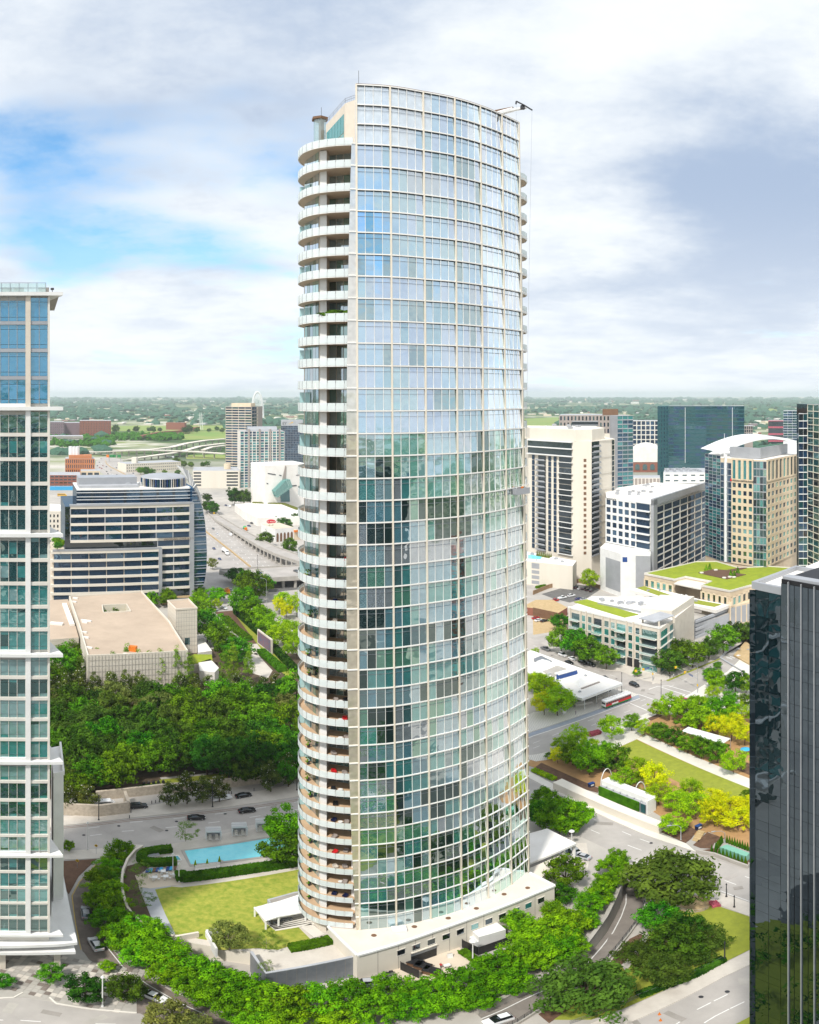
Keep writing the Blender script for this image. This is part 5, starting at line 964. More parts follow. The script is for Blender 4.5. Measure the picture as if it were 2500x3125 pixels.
for x in (1400, 1560, 1720): 
    for y in (1150, 1090): p = G('K', x, y, 5.7); MB().tube((p.x, p.y, 0), (p.x, p.y, 5.7), 1.0, n=8).build('column', 'concrete', ov)
sheet('underpass_road', [G('K', x, y, 0) for x, y in ((1200, 1330), (1600, 1290), (1800, 1270), (1800, 1180), (1240, 1180))], .06, 'asphalt')
def flyover(label, k, pts, zs, w):
    p = [G(k, x, y, z) for (x, y), z in zip(pts, zs)]; t = thing('flyover', label, 'bridge', p[0]); MB().strip(p, w, [z-2 for z in zs], zs).build('deck', 'cream', t); MB().strip(p, w+.8, [z-1.4 for z in zs], [z-.2 for z in zs]).build('edge', 'concrete', t)
    for i in range(len(p)-1):
        for q in (0, .33, .66): c = p[i].lerp(p[i+1], q); MB().tube((c.x, c.y, 0), (c.x, c.y, c.z-2), 1.6, n=6).build('column', 'concrete', t)
flyover('uppermost pale flyover curving towards the striped tower', 'V', [(560, 430), (720, 420), (850, 405), (950, 380), (1080, 360), (1210, 350)], [6, 10, 13, 15, 16, 16], 14)
flyover('long dark-edged flyover crossing the freeway', 'V', [(280, 440), (420, 436), (560, 428), (720, 426), (860, 430), (1000, 436), (1210, 450)], [4, 9, 12, 12, 12, 12, 11], 14)
flyover('lower flyover looping below the long one', 'V', [(520, 492), (620, 478), (760, 458), (900, 440), (1040, 400), (1210, 380)], [1, 6, 9, 9, 11, 12], 12)
flyover('short flyover branch beside the striped tower', 'V', [(1060, 425), (1120, 405), (1210, 395)], [10, 11, 12], 10)
tb2 = [G('V', x, y, 12) for x, y in ((640, 330), (760, 305), (900, 295), (1030, 270))]; rt = thing('rail_trestle', 'brown railway trestle across the green flood plain', 'bridge', tb2[0]); MB().strip(tb2, 10, 6, 12).build('deck', 'redbrick', rt)
for i in range(30): p = tb2[0].lerp(tb2[3], i/29); MB().tube((p.x, p.y, 0), (p.x, p.y, 6), 2, n=4).build('pier', 'brown', rt)
MB().box(*G('V', 880, 290, 12).xy, 12, 60, 20, 22).build('truss', 'redbrick', rt)
# small beige block behind the condo ledge
t = block('cream_block', 'small cream block with square windows between the condominium and the office block', 'building', [PD(140, 560).xy, PD(205, 560).xy, PD(215, 590).xy, PD(140, 600).xy], 0, ZT(1560, 560), 'cream', 'roofwhite'); a, c = PD(148, 559.8).xy, PD(205, 559.8).xy; facade(t, a, c, 0, ZT(1566, 560), 5, 8, 'cream', 'o_black', 1.6, 1.8, .3)
# ================================================================== RIGHT BACKGROUND
random.seed(41)
# cream condominium tower
A1, B1, C1 = PD(1612, 509).xy, PD(1748, 481).xy, PD(1878, 509).xy; B2 = PD(1806, 482).xy
ZR = 91.6; cr1 = thing('cream_condo', 'cream concrete condominium tower with dark glass bands and balcony stacks', 'tower', (B1.x, B1.y, 0)); n1 = outn(A1, B1); n2 = outn(B2, C1); t1 = (B1-A1).normalized(); t2 = (C1-B2).normalized(); L1 = (B1-A1).length; L2 = (C1-B2).length
MB().prism([A1-n1*.3, B1-n1*.3, B2, C1-n2*.3, C1+Vector((0, 30)), A1+Vector((0, 40))], 0, ZR).build('body', 'cream', cr1)
MB().prism([A1-n1*1.5, B1-n1*1+t1*1, B2+Vector((1, 3)), C1-n2*5-t2*6, C1+Vector((-6, 30)), A1+Vector((0, 40))], ZR, ZR+7.5).build('parapet', 'cream', cr1)
fh1 = 3.6; z0_ = ZR-2
def L1x(x): sx = 1600+x/3.833; lo = (sx-X0)/F; dr = Vector((math.sin(lo), math.cos(lo))); return (A1.y*dr.x-A1.x*dr.y)/(t1.x*dr.y-t1.y*dr.x)
def L2x(x): sx = 1600+x/3.833; lo = (sx-X0)/F; dr = Vector((math.sin(lo), math.cos(lo))); return (B2.y*dr.x-B2.x*dr.y)/(t2.x*dr.y-t2.y*dr.x)
MB().ob((*(A1-n1*.2), ZR-9.5), (*(t1*L1x(556)), 0), (*(n1*.5), 0), (0, 0, 8.6)).build('glass_band', 'o_black', cr1)
for z in (ZR-10.2, ZR-5.4, ZR-.9): MB().ob((*A1, z), (*(t1*L1x(570)), 0), (*(n1*1.6), 0), (0, 0, .7)).build('slab_edge', 'white', cr1)
for j in range(18):
    z = ZR-10.4-(j+1)*fh1
    for x0, x1 in ((92, 122), (282, 315), (345, 378)): pane('window', A1+t1*L1x(x0), A1+t1*L1x(x1), z+.25, z+fh1-.3, 'o_navy', cr1, n1, .02)
    pane('window', A1+t1*L1x(408), A1+t1*L1x(552), z+.3, z+fh1-.25, 'o_black', cr1, n1, .02); pane('balcony_window', A1+t1*L1x(165), A1+t1*L1x(252), z+.2, z+fh1-.3, 'o_black', cr1, n1, .02)
    b = MB(); b.ob((*(A1+t1*L1x(150)), z-.15), (*(t1*(L1x(256)-L1x(150))), 0), (*(n1*1.6), 0), (0, 0, .3)); b.ob((*(A1+t1*L1x(150)+n1*1.55), z), (*(t1*(L1x(256)-L1x(150))), 0), (*(n1*.08), 0), (0, 0, 1.05)); b.build('balcony', 'louvre', cr1)
    if j % 3 != 1: MB().ob((*(A1+t1*L1x(400)), z-.2), (*(t1*(L1x(572)-L1x(400))), 0), (*(n1*.9), 0), (0, 0, .35)).build('slab_edge', 'white', cr1)
    pane('window', B1+(B2-B1)*.58, B1+(B2-B1)*.72, z+.7, z+2.6, 'brown', cr1, outn(B1, B2), .02)
for j in range(21):
    z = ZR-3.6-j*fh1
    pane('balcony_window', B2+t2*L2x(790), B2+t2*L2x(878), z, z+fh1-.4, 'o_black', cr1, n2, .02)
    b = MB(); b.ob((*(B2+t2*L2x(786)), z-.3), (*(t2*(L2x(884)-L2x(786))), 0), (*(n2*1.5), 0), (0, 0, .3)); b.ob((*(B2+t2*L2x(790)+n2*1.45), z), (*(t2*(L2x(878)-L2x(790))), 0), (*(n2*.08), 0), (0, 0, 1.0)); b.build('balcony', 'louvre', cr1)
    if j < 18: pane('window', B2+t2*L2x(1028), B2+t2*L2x(1054), z, z+fh1-.6, 'o_black', cr1, n2, .02)
    if j % 3 == 0: MB().ob((*(B2+t2*L2x(880)), z+3.1), (*(t2*(L2x(1060)-L2x(880))), 0), (*(n2*.25), 0), (0, 0, .3)).build('belt_course', 'offwhite', cr1)
pp = [PD(1600, 470).xy, PD(1748, 455).xy, PD(1760, 470).xy, PD(1600, 500).xy]
pd1 = thing('condo_podium', 'cream podium with grey louvres and a rooftop pool below the cream condominium', 'building', (pp[1].x, pp[1].y, 0)); MB().prism(pp, 0, 15.5, 0, 1).build('wall', ('cream', 'roofwhite'), pd1)
for j in range(4): pane('louvre', pp[0]+(pp[1]-pp[0])*.16, pp[0]+(pp[1]-pp[0])*.32, 1+j*3.4, 3.2+j*3.4+(1.3 if j == 3 else 0), 'louvre', pd1, outn(pp[0], pp[1]), .05)
q = [PD(x, d).xy for x, d in ((1612, 476), (1650, 474), (1655, 483), (1612, 488))]; MB().prism(q, 15.5, 15.7).build('rooftop_pool', 'pool', pd1)
for q in range(8): p = PD(1640+q*6, 484-q).xy; MB().tube((*p, 15.5), (*p, 19), .9, .1, n=6).build('planter_shrub', 'leaf_olive', pd1)
# greige condominium with glass corner, behind
t, a, c, n, z = tower_block('greige_condo', 'grey-brown apartment tower behind the cream condominium', 1707, 1884, 1267, 690, 'greige', ['o_black', 'o_navy', 'b_win'], 16, 8, 1.9, 2.0, 40, base=ZT(1420, 690)); MB().prism([a+(c-a)*.75-n*4, a+(c-a)*1.02-n*4, a+(c-a)*1.02-n*14, a+(c-a)*.75-n*14], z, z+5.5).build('plant_room', 'brown', t); MB().ob((*(a+(c-a)*.17+n*.6), z-22), (*((c-a)*.83), 0), (*(n*.5), 0), (0, 0, 5)).build('cream_band', 'cream', t)
MB().ob((*(a+(c-a)*.22), z-14), (*((c-a)*.45), 0), (*(n*.9), 0), (0, 0, 8)).build('balcony_recess', 'o_black', t)
for j in range(3): MB().ob((*(a+(c-a)*.22), z-13+j*3.5), (*((c-a)*.45), 0), (*(n*1.6), 0), (0, 0, .7)).build('balcony', 'louvre', t)
t, a, c, n, z = tower_block('glass_corner_tower', 'slim teal glass balcony tower attached to the grey-brown apartments', 1884, 1932, 1268, 680, 'louvre', ['o_blue', 'o_teal', 'o_aqua'], 3, 26, .3, .8, 30, skew=4, base=0)
t, a, c, n, z = tower_block('blue_grid_office', 'navy office block with a pale square grid behind the white dome', 1930, 2012, 1284, 1330, 'offwhite', ['o_navy', 'o_navy', 'o_blue'], 6, 6, 1.6, 1.6, 40, base=ZT(1370, 1330))
# arena
ad = 1164; a0_, a1_ = PD(1905, ad).xy, PD(2040, ad).xy; arn = thing('arena', 'red brick sports arena under a wide white vaulted roof', 'arena', (a0_.x, a0_.y, 0)); n = outn(a0_, a1_); zt_ = 20; MB().prism([a0_, a1_, a1_-n*60, a0_-n*60], 0, zt_).build('wall', 'redbrick', arn)
b = MB(); ex = a1_-a0_
for i in range(14):
    f, g = i/14, (i+1)/14; za, zb2 = zt_+20*math.sin(math.pi*f)**.7, zt_+20*math.sin(math.pi*g)**.7; p, q = a0_+ex*f, a0_+ex*g; b.add([(*p, za), (*q, zb2), (*(q-n*60), zb2+3), (*(p-n*60), za+3), (*(p+n*.5), 16), (*(q+n*.5), 16)], [(0, 1, 2, 3), (4, 5, 1, 0)], 0)
b.build('vault_roof', 'roofwhite', arn, smooth=False)
for q in range(4): p = a0_+ex*(.25+.17*q); b = MB(); e2 = ex.normalized()*7; v = [(*(p+n*.9), 4), (*(p+e2+n*.9), 4)]+[(*(p+e2*(.5+.5*math.cos(3.14*i/6))+n*.9), 10+3*math.sin(3.14*i/6)) for i in range(7)]; b.add(v, [tuple(range(len(v)))]); b.build('arch_window', 'b_win', arn)
t, a, c, n, z = tower_block('pillared_garage', 'pale garage with tall vertical panels below the arena', 1925, 2015, 1458, 900, 'offwhite', 'greige', 8, 1, 1.2, 2.0, 30); 
# teal office slab
t, a, c, n, z = tower_block('teal_office', 'broad teal glass office slab on the skyline', 2040, 2272, 1239, 1000, 'teal', ['o_teal', 'o_teal', 'o_blue'], 14, 17, .2, 1.1, 40, base=ZT(1440, 1000)); a5 = PD(2007, 985).xy; MB().prism([a5, a, a-n*30, a5-n*30], 0, z).build('end_bay', 'o_teal', t); facade(t, a5, a, ZT(1440, 990), z, 4, 16, 'teal', ['o_blue', 'o_navy'], 3.5, 2.2, .3)
for u in (.22, .84): p = a+(c-a)*u; MB().ob((*p, 30), (*((c-a).normalized()*.5), 0), (*(n*1.0), 0), (0, 0, z-32)).build('light_fin', 'whitemetal', t)
t, a, c, n, z = tower_block('brown_block', 'small dark brown stepped block beside the teal office slab', 2272, 2298, 1300, 1150, 'greige', 'o_black', 4, 4, 1, 1, 30, base=ZT(1340, 1150))
t, a, c, n, z = tower_block('white_clinic', 'low white rooftop block in front of the teal office slab', 2025, 2155, 1442, 640, 'white', 'b_win', 5, 2, 3.6, 3.5, 40, base=ZT(1475, 640)); 
for q in range(16): p = a+(c-a)*(.04+.055*q)-n*random.uniform(6, 30); MB().box(*p, z, 2.4, 1.6, 1.6).build('roof_unit', 'steel', t)
t, a, c, n, z = tower_block('parking_deck', 'pale striped low office far beyond the tan tower', 2345, 2395, 1283, 1700, 'pink', 'o_black', 1, 4, .5, 4, 40)
t, a, c, n, z = tower_block('slanted_glass_office', 'blue glass office with a slanted white-framed top', 2391, 2446, 1254, 760, 'whitemetal', ['o_blue', 'o_teal'], 4, 12, .15, .3, 30, base=ZT(1345, 760))
t, a, c, n, z = tower_block('green_glass_tower', 'dark green glass tower with thin white floor lines behind the dark tower', 2438, 2466, 1262, 432, 'whitemetal', ['o_navy', 'o_blue', 'o_black', 'o_teal'], 2, 26, .1, .45, 30, skew=0); c9 = PD(2540, 405).xy; z9 = ZT(1234, 428); MB().prism([c, c9, c9-n*20+Vector((10, 0)), c+Vector((4, 20))], 0, z9).build('east_body', 'o_black', t); facade(t, c, c9, 0, z9, 4, 30, 'goldtone', ['c_dark', 'o_black', 'o_teal', 'c_dark'], .12, .40, .4, name='east_window')
# white midrise with ribbon windows
B6, A6, C6 = PD(1986, 445).xy, PD(1850, 472).xy, PD(2160, 537).xy; Z6 = 56.5; mr_ = thing('white_midrise', 'white midrise office with blue-black windows and a grey portal frame', 'building', (B6.x, B6.y, 0)); n6, n7 = outn(A6, B6), outn(B6, C6)
MB().prism([A6-n6*.3, B6+Vector((.2, .5)), C6-n7*.3, C6+Vector((-30, 30)), A6+Vector((10, 40))], 0, Z6-.2, 0, 1).build('body', ('white', 'roofwhite'), mr_)
B6s = A6+(B6-A6)*.70
facade(mr_, A6, B6s, Z6-29, Z6-.5, 5, 6, 'white', ['o_blue', 'o_navy', 'o_navy'], 1.6, 1.5, .5)
for j in range(6):
    z = Z6-.5-29*0-(j+1)*4.75; pane('terrace_window', B6s, B6-(B6-A6)*.02, z+.5, z+4.5, 'o_navy', mr_, n6, .02); MB().ob((*B6s, z-.3), (*((B6-B6s)*.98), 0), (*(n6*1.5), 0), (0, 0, .8)).build('terrace', 'white', mr_)
facade(mr_, B6+(C6-B6)*.06, C6, Z6-52, Z6-3, 7, 11, 'offwhite', ['o_navy', 'o_blue', 'o_navy'], 0.8, .75, .5)
MB().ob((*(B6+n7*.2), 2), (*((C6-B6)*.055), 0), (*(n7*1.8), 0), (0, 0, Z6)).build('frame_leg', 'louvre', mr_); MB().ob((*(B6+n7*.2), Z6-1.2), (*(C6-B6), 0), (*(n7*1.8), 0), (0, 0, 4)).build('frame_top', 'louvre', mr_)
ws = [PD(1832, 457).xy, PD(1895, 438).xy, PD(1986, 436).xy, PD(1986, 447).xy, PD(1850, 474).xy]; ZW = Z6-29.5; MB().prism(ws, 0, ZW).build('blank_base', 'white', mr_); pane('grey_panel', ws[0]+(ws[1]-ws[0])*.28, ws[0]+(ws[1]-ws[0])*.98, 3, ZW-5, 'louvre', mr_, outn(ws[0], ws[1]), .03); pane('grey_panel', ws[1]+(ws[2]-ws[1])*.5, ws[2], 2, ZW-1, 'louvre', mr_, outn(ws[1], ws[2]), .03)
sgn = pane('sign_panel', ws[1]+(ws[2]-ws[1])*.06, ws[1]+(ws[2]-ws[1])*.22, ZW-5, ZW-2, 'blue', mr_, outn(ws[1], ws[2]), .05)
nn = outn(A6, B6); ee = (B6-A6).normalized(); p = A6+ee*1.0+nn*.56; text('wework', 0, 2.6, 'black', mr_, (p.x, p.y, Z6-1.3), (ee.x, ee.y, 0), name='sign_lettering')
# tan bank tower with arched roof
a7 = [PD(x, d).xy for x, d in ((2153, 478), (2200, 461), (2234, 455), (2300, 446), (2340, 443), (2440, 489))]; ZG = 17.5; Z7 = 83; bt = thing('tan_bank_tower', 'tan stone and blue glass office tower under a sweeping white arched roof', 'tower', (a7[4].x, a7[4].y, ZG)); MB().prism([a7[0], a7[1], a7[2], a7[3], a7[4], a7[5], a7[5]+Vector((-20, 40)), a7[0]+Vector((24, 40))], 0, Z7-.3, 0, 1).build('body', ('tan', 'roofwhite'), bt)
facade(bt, a7[0], a7[1], ZG, Z7+1, 4, 32, 'louvre', ['o_aqua', 'o_blue', 'o_teal', 'o_navy'], .2, .25, .3, name='curtain_pane'); facade(bt, a7[1], a7[2], ZG, Z7-3, 3, 16, 'louvre', ['o_blue', 'o_teal', 'o_navy'], .3, .5, .4, name='curtain_pane')
facade(bt, a7[2], a7[3], ZG, Z7-14, 4, 11, 'tan', ['o_navy', 'b_win', 'b_pale', 'o_teal'], 1.5, 1.9, .5); facade(bt, a7[2], a7[3], Z7-13.5, Z7, 4, 1, 'tan', ['o_aqua', 'b_pale'], 1.7, 2.0, .7); facade(bt, a7[3], a7[4], ZG, Z7-1, 4, 14, 'louvre', ['o_black', 'b_win', 'o_teal', 'b_pale', 'g_green'], .2, .6, .3, name='corner_pane')
facade(bt, a7[4], a7[5], ZG, Z7-14, 9, 11, 'tan', ['b_win', 'o_black', 'g_green', 'b_pale'], 2.0, 1.9, .5); facade(bt, a7[4], a7[5], Z7-13.5, Z7, 9, 1, 'tan', ['b_win', 'b_pale', 'o_black'], 2.0, 2.0, .7)
n = outn(a7[3], a7[4]); ex = a7[5]-a7[0]; b = MB()
for i in range(12):
    f, g = i/12, (i+1)/12; z1_, z2_ = Z7+2+14*math.sin(math.pi*(.12+.62*f))**1.1-4, Z7+2+14*math.sin(math.pi*(.12+.62*g))**1.1-4; p, q = a7[1]+ex*f*.86+Vector((2, 6)), a7[1]+ex*g*.86+Vector((2, 6)); bk7 = Vector((-4, 22)); b.add([(*p, z1_), (*q, z2_), (*(q+bk7), z2_+1), (*(p+bk7), z1_+1), (*p, z1_-1.5), (*q, z2_-1.5)], [(0, 1, 2, 3), (4, 5, 1, 0)])
b.build('arched_roof', 'whitemetal', bt); MB().strip([a7[2]+Vector((3, 9)), a7[3]+Vector((2, 8)), a7[4]+Vector((0, 9)), a7[5]+Vector((-6, 6))], 1, Z7, Z7+6.5).build('louvre_screen', 'louvre', bt)
mp = (a7[1]*.55+a7[2]*.45)+outn(a7[1], a7[2])*1.2; MB().ob((*mp, ZG), (1.6, -.5, 0), (.4, 1.2, 0), (0, 0, Z7+2-ZG)).build('white_mast', 'whitemetal', bt); MB().tube((*mp, Z7), (*mp, Z7+15), .5, .1, n=6).build('spire', 'whitemetal', bt)
ee = (a7[3]-a7[2]).normalized(); nn = outn(a7[2], a7[3]); p = a7[2]+ee*1.2+nn*.8; text('TEXAS CAPITAL BANK', 0, 1.55, 'darkmetal', bt, (p.x, p.y, Z7-14.0), (ee.x, ee.y, 0), name='sign_lettering'); MB().box(*(a7[2]+nn*.9), Z7-14, 1.2, .3, 1.5).build('sign_logo', 'red', bt)
# podium with green roof
gpod = [G('J', x, y, ZG).xy for x, y in ((832, 165), (1200, 82), (1345, 80), (1500, 125), (1725, 115), (1950, 130), (2100, 260), (1585, 250), (1440, 290), (1240, 250), (1310, 222), (1125, 188), (1045, 208))]
pdm = thing('green_roof_podium', 'tan podium with a broad bright sedum roof at the foot of the bank tower', 'building', (gpod[0].x, gpod[0].y, 0)); MB().prism(gpod, 0, ZG-.5).build('wall', 'tan', pdm); MB().prism([q*1 for q in gpod], ZG-.5, ZG).build('green_roof', 'greenroof', pdm); MB().strip(gpod+[gpod[0]], .7, ZG-.6, ZG+.5).build('parapet', 'offwhite', pdm)
cnp = [G('J', x, y, ZG-1.5).xy for x, y in ((1042, 235), (1125, 190), (1318, 226), (1250, 258), (1232, 275))]; MB().prism(cnp, ZG-2.0, ZG-1.4).build('loggia_roof', 'offwhite', pdm)
gp2 = [G('J', x, y, ZG+.1).xy for x, y in ((1215, 160), (1320, 135), (1420, 140), (1530, 120), (1565, 125), (1440, 155), (1555, 172), (1420, 205))]; MB().prism(gp2, ZG, ZG+.3).build('roof_garden', 'mulch', pdm)
for x, y in ((1272, 142), (1297, 133), (1447, 180), (1472, 183), (1497, 160)): p = G('J', x, y, ZG); MB().tube(p, p+Vector((0, 0, 4)), 1.3, .1, n=7).build('roof_shrub', 'leaf_mid', pdm)
for x, y in ((1440, 190), (1470, 192), (1400, 196), (1240, 160), (1340, 140)): p = G('J', x, y, ZG+.3); MB().tube(p, p+Vector((0, 0, .5)), 1.2, n=8).build('planter', 'offwhite', pdm)
for (xa, ya, xb, yb, k) in ((836, 250, 1045, 300, 5), (1240, 340, 1435, 385, 5), (1445, 385, 1585, 340, 4)):
    a, c = G('J', xa, ya-55, ZG-1).xy, G('J', xb, yb-60, ZG-1).xy; facade(pdm, a+outn(a, c)*.6, c+outn(a, c)*.6, ZG-6.3, ZG-1.0, k, 1, 'tan', ['b_win', 'b_pale', 'o_black'], 2.0, 1.4, .4)
a, c = G('J', 1445, 475, 8).xy, G('J', 1590, 440, 8).xy; 
# terrace deck in front, garage below
td = [G('J', x, y, 12).xy for x, y in ((730, 278), (835, 255), (1045, 300), (1240, 350), (1440, 385), (1340, 425))]; tdk = thing('terrace_garage', 'white edged garage deck with a lawn strip and open parking below', 'building', (td[0].x, td[0].y, 0)); MB().prism(td, 10.3, 12).build('deck', 'roofwhite', tdk); MB().strip(GS('J', [(770, 300), (1330, 400), (1380, 392)], 12), 0.1, 12, 12.01).build('joint', 'offwhite', tdk)
MB().prism([G('J', x, y, 12).xy for x, y in ((780, 268), (830, 255), (1010, 315), (1380, 385), (1330, 402), (1000, 345))], 12, 12.2).build('lawn_strip', 'lawn', tdk)
gb = [G('J', x, y, 8).xy for x, y in ((650, 340), (730, 320), (1340, 460), (1440, 420), (1440, 440), (1190, 520), (1180, 430), (900, 420))]; MB().prism([q for q in gb], 0, 7.4, 0, 1).build('lower_deck', ('roofgrey', 'concrete'), tdk)
a, c = G('J', 1190, 520, 8).xy, G('J', 1440, 425, 8).xy; n = outn(a, c)
for j in range(5): MB().ob((*(a+n*.1), j*2.1), (*(c-a), 0), (*(n*(.5 if j % 2 else .8)), 0), (0, 0, 1.25)).build('facade_band', 'louvre' if j % 2 else 'roofgrey', tdk)
MB().ob((*a, 0), (*(c-a), 0), (*(n*.1), 0), (0, 0, 10)).build('screen', 'greymetal', tdk); a, c = G('J', 1440, 545, 0).xy, G('J', 1600, 505, 0).xy; MB().prism([a, c, c+Vector((0, 20)), a+Vector((0, 20))], 0, 11.5).build('louvred_wing', 'tan', tdk)
for q in range(4): pane('louvre', a+(c-a)*(.05+.24*q), a+(c-a)*(.23+.24*q), 1, 10.5, 'louvre', tdk, outn(a, c), .05)
# tan apartment building with green roof
a8, b8, c8 = PD(1735, 343).xy, PD(2014, 310.7).xy, PD(2058, 326).xy; Z8 = 21.0; ap = thing('apartment_building', 'tan five-storey apartment building with recessed balconies and a green roof strip', 'building', (b8.x, b8.y, 0)); n8_ = outn(a8, b8); n9 = outn(b8, c8); t8 = (b8-a8).normalized()
d8 = PD(2119, 352).xy; MB().prism([a8, b8, c8, d8, d8+Vector((-12, 16)), a8+(d8-b8)*.55], 0, Z8, 0, 1).build('body', ('limestone', 'roofwhite'), ap)
MB().prism([c8-n9*1, d8, d8+Vector((-14, 8)), c8+Vector((-12, 10))], Z8, Z8+3.5).build('stair_block', 'cream', ap)
grn = [G('J', x, y, Z8+.2).xy for x, y in ((330, 365), (425, 348), (790, 455), (690, 475))]; MB().prism(grn, Z8, Z8+.3).build('green_roof', 'greenroof', ap)
def X8(x): sx = 1615+x/4.3125; lo = (sx-X0)/F; dr = Vector((math.sin(lo), math.cos(lo))); return (a8.y*dr.x-a8.x*dr.y)/(t8.x*dr.y-t8.y*dr.x)
for x0, x1, r0 in ((690, 745, 0), (770, 830, 0), (985, 1055, 0), (1070, 1135, 0), (1300, 1365, 0), (1395, 1460, 0)):
    for j in range(5):
        z = Z8-1.2-(j+1)*3.9; wn = pane('window', a8+t8*X8(x0+8), a8+t8*X8(x1-8), z+.5, z+3.3, random.choice(['c_teal', 'c_pale', 'b_win', 'c_dark']), ap, n8_, .02); MB().ob((*(a8+t8*X8(x0+4)), z+.3), (*(t8*(X8(x1-4)-X8(x0+4))), 0), (*(n8_*.2), 0), (0, 0, .22)).build('window_sill', 'white', wn)
for x0, x1 in ((555, 672), (850, 962), (1150, 1275), (1480, 1690)):
    for j in range(5):
        z = Z8-1.2-(j+1)*3.9; pane('balcony_window', a8+t8*X8(x0+6), a8+t8*X8(x1-4), z+.1, z+3.4, random.choice(['c_dark', 'b_win', 'o_black', 'c_teal']), ap, n8_, .02); b = MB(); o = a8+t8*X8(x0); e = t8*(X8(x1)-X8(x0)); b.ob((*o, z-.2), (*e, 0), (*(n8_*1.8), 0), (0, 0, .35)); bb_ = b.build('balcony', 'offwhite', ap); MB().ob((*(o+n8_*1.75), z+.15), (*e, 0), (*(n8_*.06), 0), (0, 0, 1.0)).build('balcony_rail', 'paleglass', bb_)
for x in (545, 680, 755, 842, 970, 1062, 1142, 1285, 1375, 1470): MB().ob((*(a8+t8*X8(x)), 0), (*(t8*.5), 0), (*(n8_*.8), 0), (0, 0, Z8+.8 if x % 2 else Z8+.4)).build('pier', 'limestone', ap)
for j in range(5):
    z = Z8-1.2-(j+1)*3.9; pane('side_window', b8+(c8-b8)*.08, b8+(c8-b8)*.5, z+.3, z+3.3, 'c_teal', ap, n9, .03); pane('side_window', b8+(c8-b8)*.68, b8+(c8-b8)*.9, z+.5, z+3.2, 'c_pale', ap, n9, .03); MB().ob((*b8, z-.2), (*(c8-b8), 0), (*(n9*.5), 0), (0, 0, .4)).build('belt_course', 'offwhite', ap)
MB().ob((*(a8+t8*X8(1285)), 0), (*(t8*(X8(1475)-X8(1285))), 0), (*(n8_*.25), 0), (0, 0, 4.2)).build('garage_opening', 'black', ap)
MB().prism([G('J', x, y, Z8+3.2).xy for x, y in ((790, 480), (945, 435), (1045, 462), (905, 510))], Z8+2.9, Z8+3.3).build('terrace_canopy', 'roofgrey', ap)
for x, y in ((935, 505), (1040, 470), (820, 480)): p = G('J', x, y, Z8+2.9); MB().box(p.x, p.y, Z8, .7, .7, 2.9).build('canopy_post', 'limestone', ap)
MB().strip([a8, b8], .5, Z8, Z8+.9).build('parapet', 'white', ap); MB().strip(GS('J', [(500, 370), (850, 440)], Z8+1), .3, Z8, Z8+1.1).build('roof_fence', 'louvre', ap)
pgl = [G('J', x, y, 12).xy for x, y in ((780, 352), (870, 325), (985, 350), (890, 378))]; pgo = thing('roof_pergola', 'green-grey slatted pergola on the garage deck', 'pergola', (pgl[0].x, pgl[0].y, 7.4))
for q in range(8): a, c = pgl[0]+(pgl[1]-pgl[0])*q/7, pgl[3]+(pgl[2]-pgl[3])*q/7; MB().strip([a, c], .3, 11.6, 12).build('slat', 'teal', pgo)
for q in pgl: MB().box(*q, 7.4, .35, .35, 4.3).build('post', 'teal', pgo)
# low tan building, fence, small glass building
lt = [G('J', x, y, 4.5).xy for x, y in ((-40, 400), (60, 350), (180, 350), (285, 405), (215, 448), (40, 410))]; t = thing('tan_roof_shop', 'low brown brick shop with a tan flat roof beside the car park', 'building', (lt[0].x, lt[0].y, 0)); MB().prism(lt, 0, 4.5, 0, 1).build('wall', ('redbrick', 'sand'), t); p = lt[0]; MB().strip([lt[5], lt[4]], .3, 0, 4.9).build('parapet', 'brown', t)
tag(MB().strip(GS('J', [(40, 315), (150, 270), (330, 225), (390, 235), (520, 275)]), .3, 0, 2.6).build('timber_fence', 'wood'), 'brown timber fence along the back of the car park', 'fence')
lg = [PD(x, d).xy for x, d in ((2199, 330), (2300, 305), (2340, 340), (2275, 372))]; zl = ZT(2009, 330)
sg_ = thing('low_glass_building', 'low dark teal glass building with a planted white roof by the intersection', 'building', (lg[0].x, lg[0].y, 0)); MB().prism(lg, 0, zl-.4, 0, 1).build('body', ('o_black', 'roofwhite'), sg_); facade(sg_, lg[0], lg[1], 0, zl, 10, 2, 'teal', ['o_teal', 'c_dark', 'o_black'], .15, .3, .3); MB().strip(lg+[lg[0]], .8, zl-.6, zl+.5).build('parapet', 'roofgrey', sg_); c = (lg[0]+lg[1]+lg[2]+lg[3])/4; MB().prism([c+(q-c)*.5 for q in lg], zl-.2, zl+.5).build('roof_planter', 'sand', sg_); MB().box(*(lg[0]+(lg[1]-lg[0])*.12+outn(lg[0], lg[1])*.4), zl-2.2, 6, .3, 1.4, .3).build('sign_mark', 'whitemetal', sg_)
# ---- restaurant pavilion in the park
zr_ = 6.0
pv = thing('park_restaurant', 'park restaurant pavilion with a broad folded white roof and pyramid skylights', 'building', G('N', 700, 1000))
rf = [G('N', x, y, zr_).xy for x, y in ((40, 640), (120, 670), (640, 860), (1215, 1062), (690, 1262), (590, 1225), (400, 1040), (150, 950), (-60, 900), (-60, 620))]; MB().prism(rf, 5.4, zr_, 0, 1).build('roof', ('white', 'roofwhite'), pv); MB().strip(rf+[rf[0]], 1.0, 5.3, 6.3).build('roof_edge', 'white', pv)
def frustum(pts, z0, z1, k, m, nm): c = sum(pts, Vector((0, 0)))/len(pts); b = MB(); n_ = len(pts); t_ = [c+(q-c)*k for q in pts]; b.add([(*q, z0) for q in pts]+[(*q, z1) for q in t_], [(i, (i+1) % n_, n_+(i+1) % n_, n_+i) for i in range(n_)]+[tuple(range(n_, 2*n_))]); b.build(nm, m, pv)
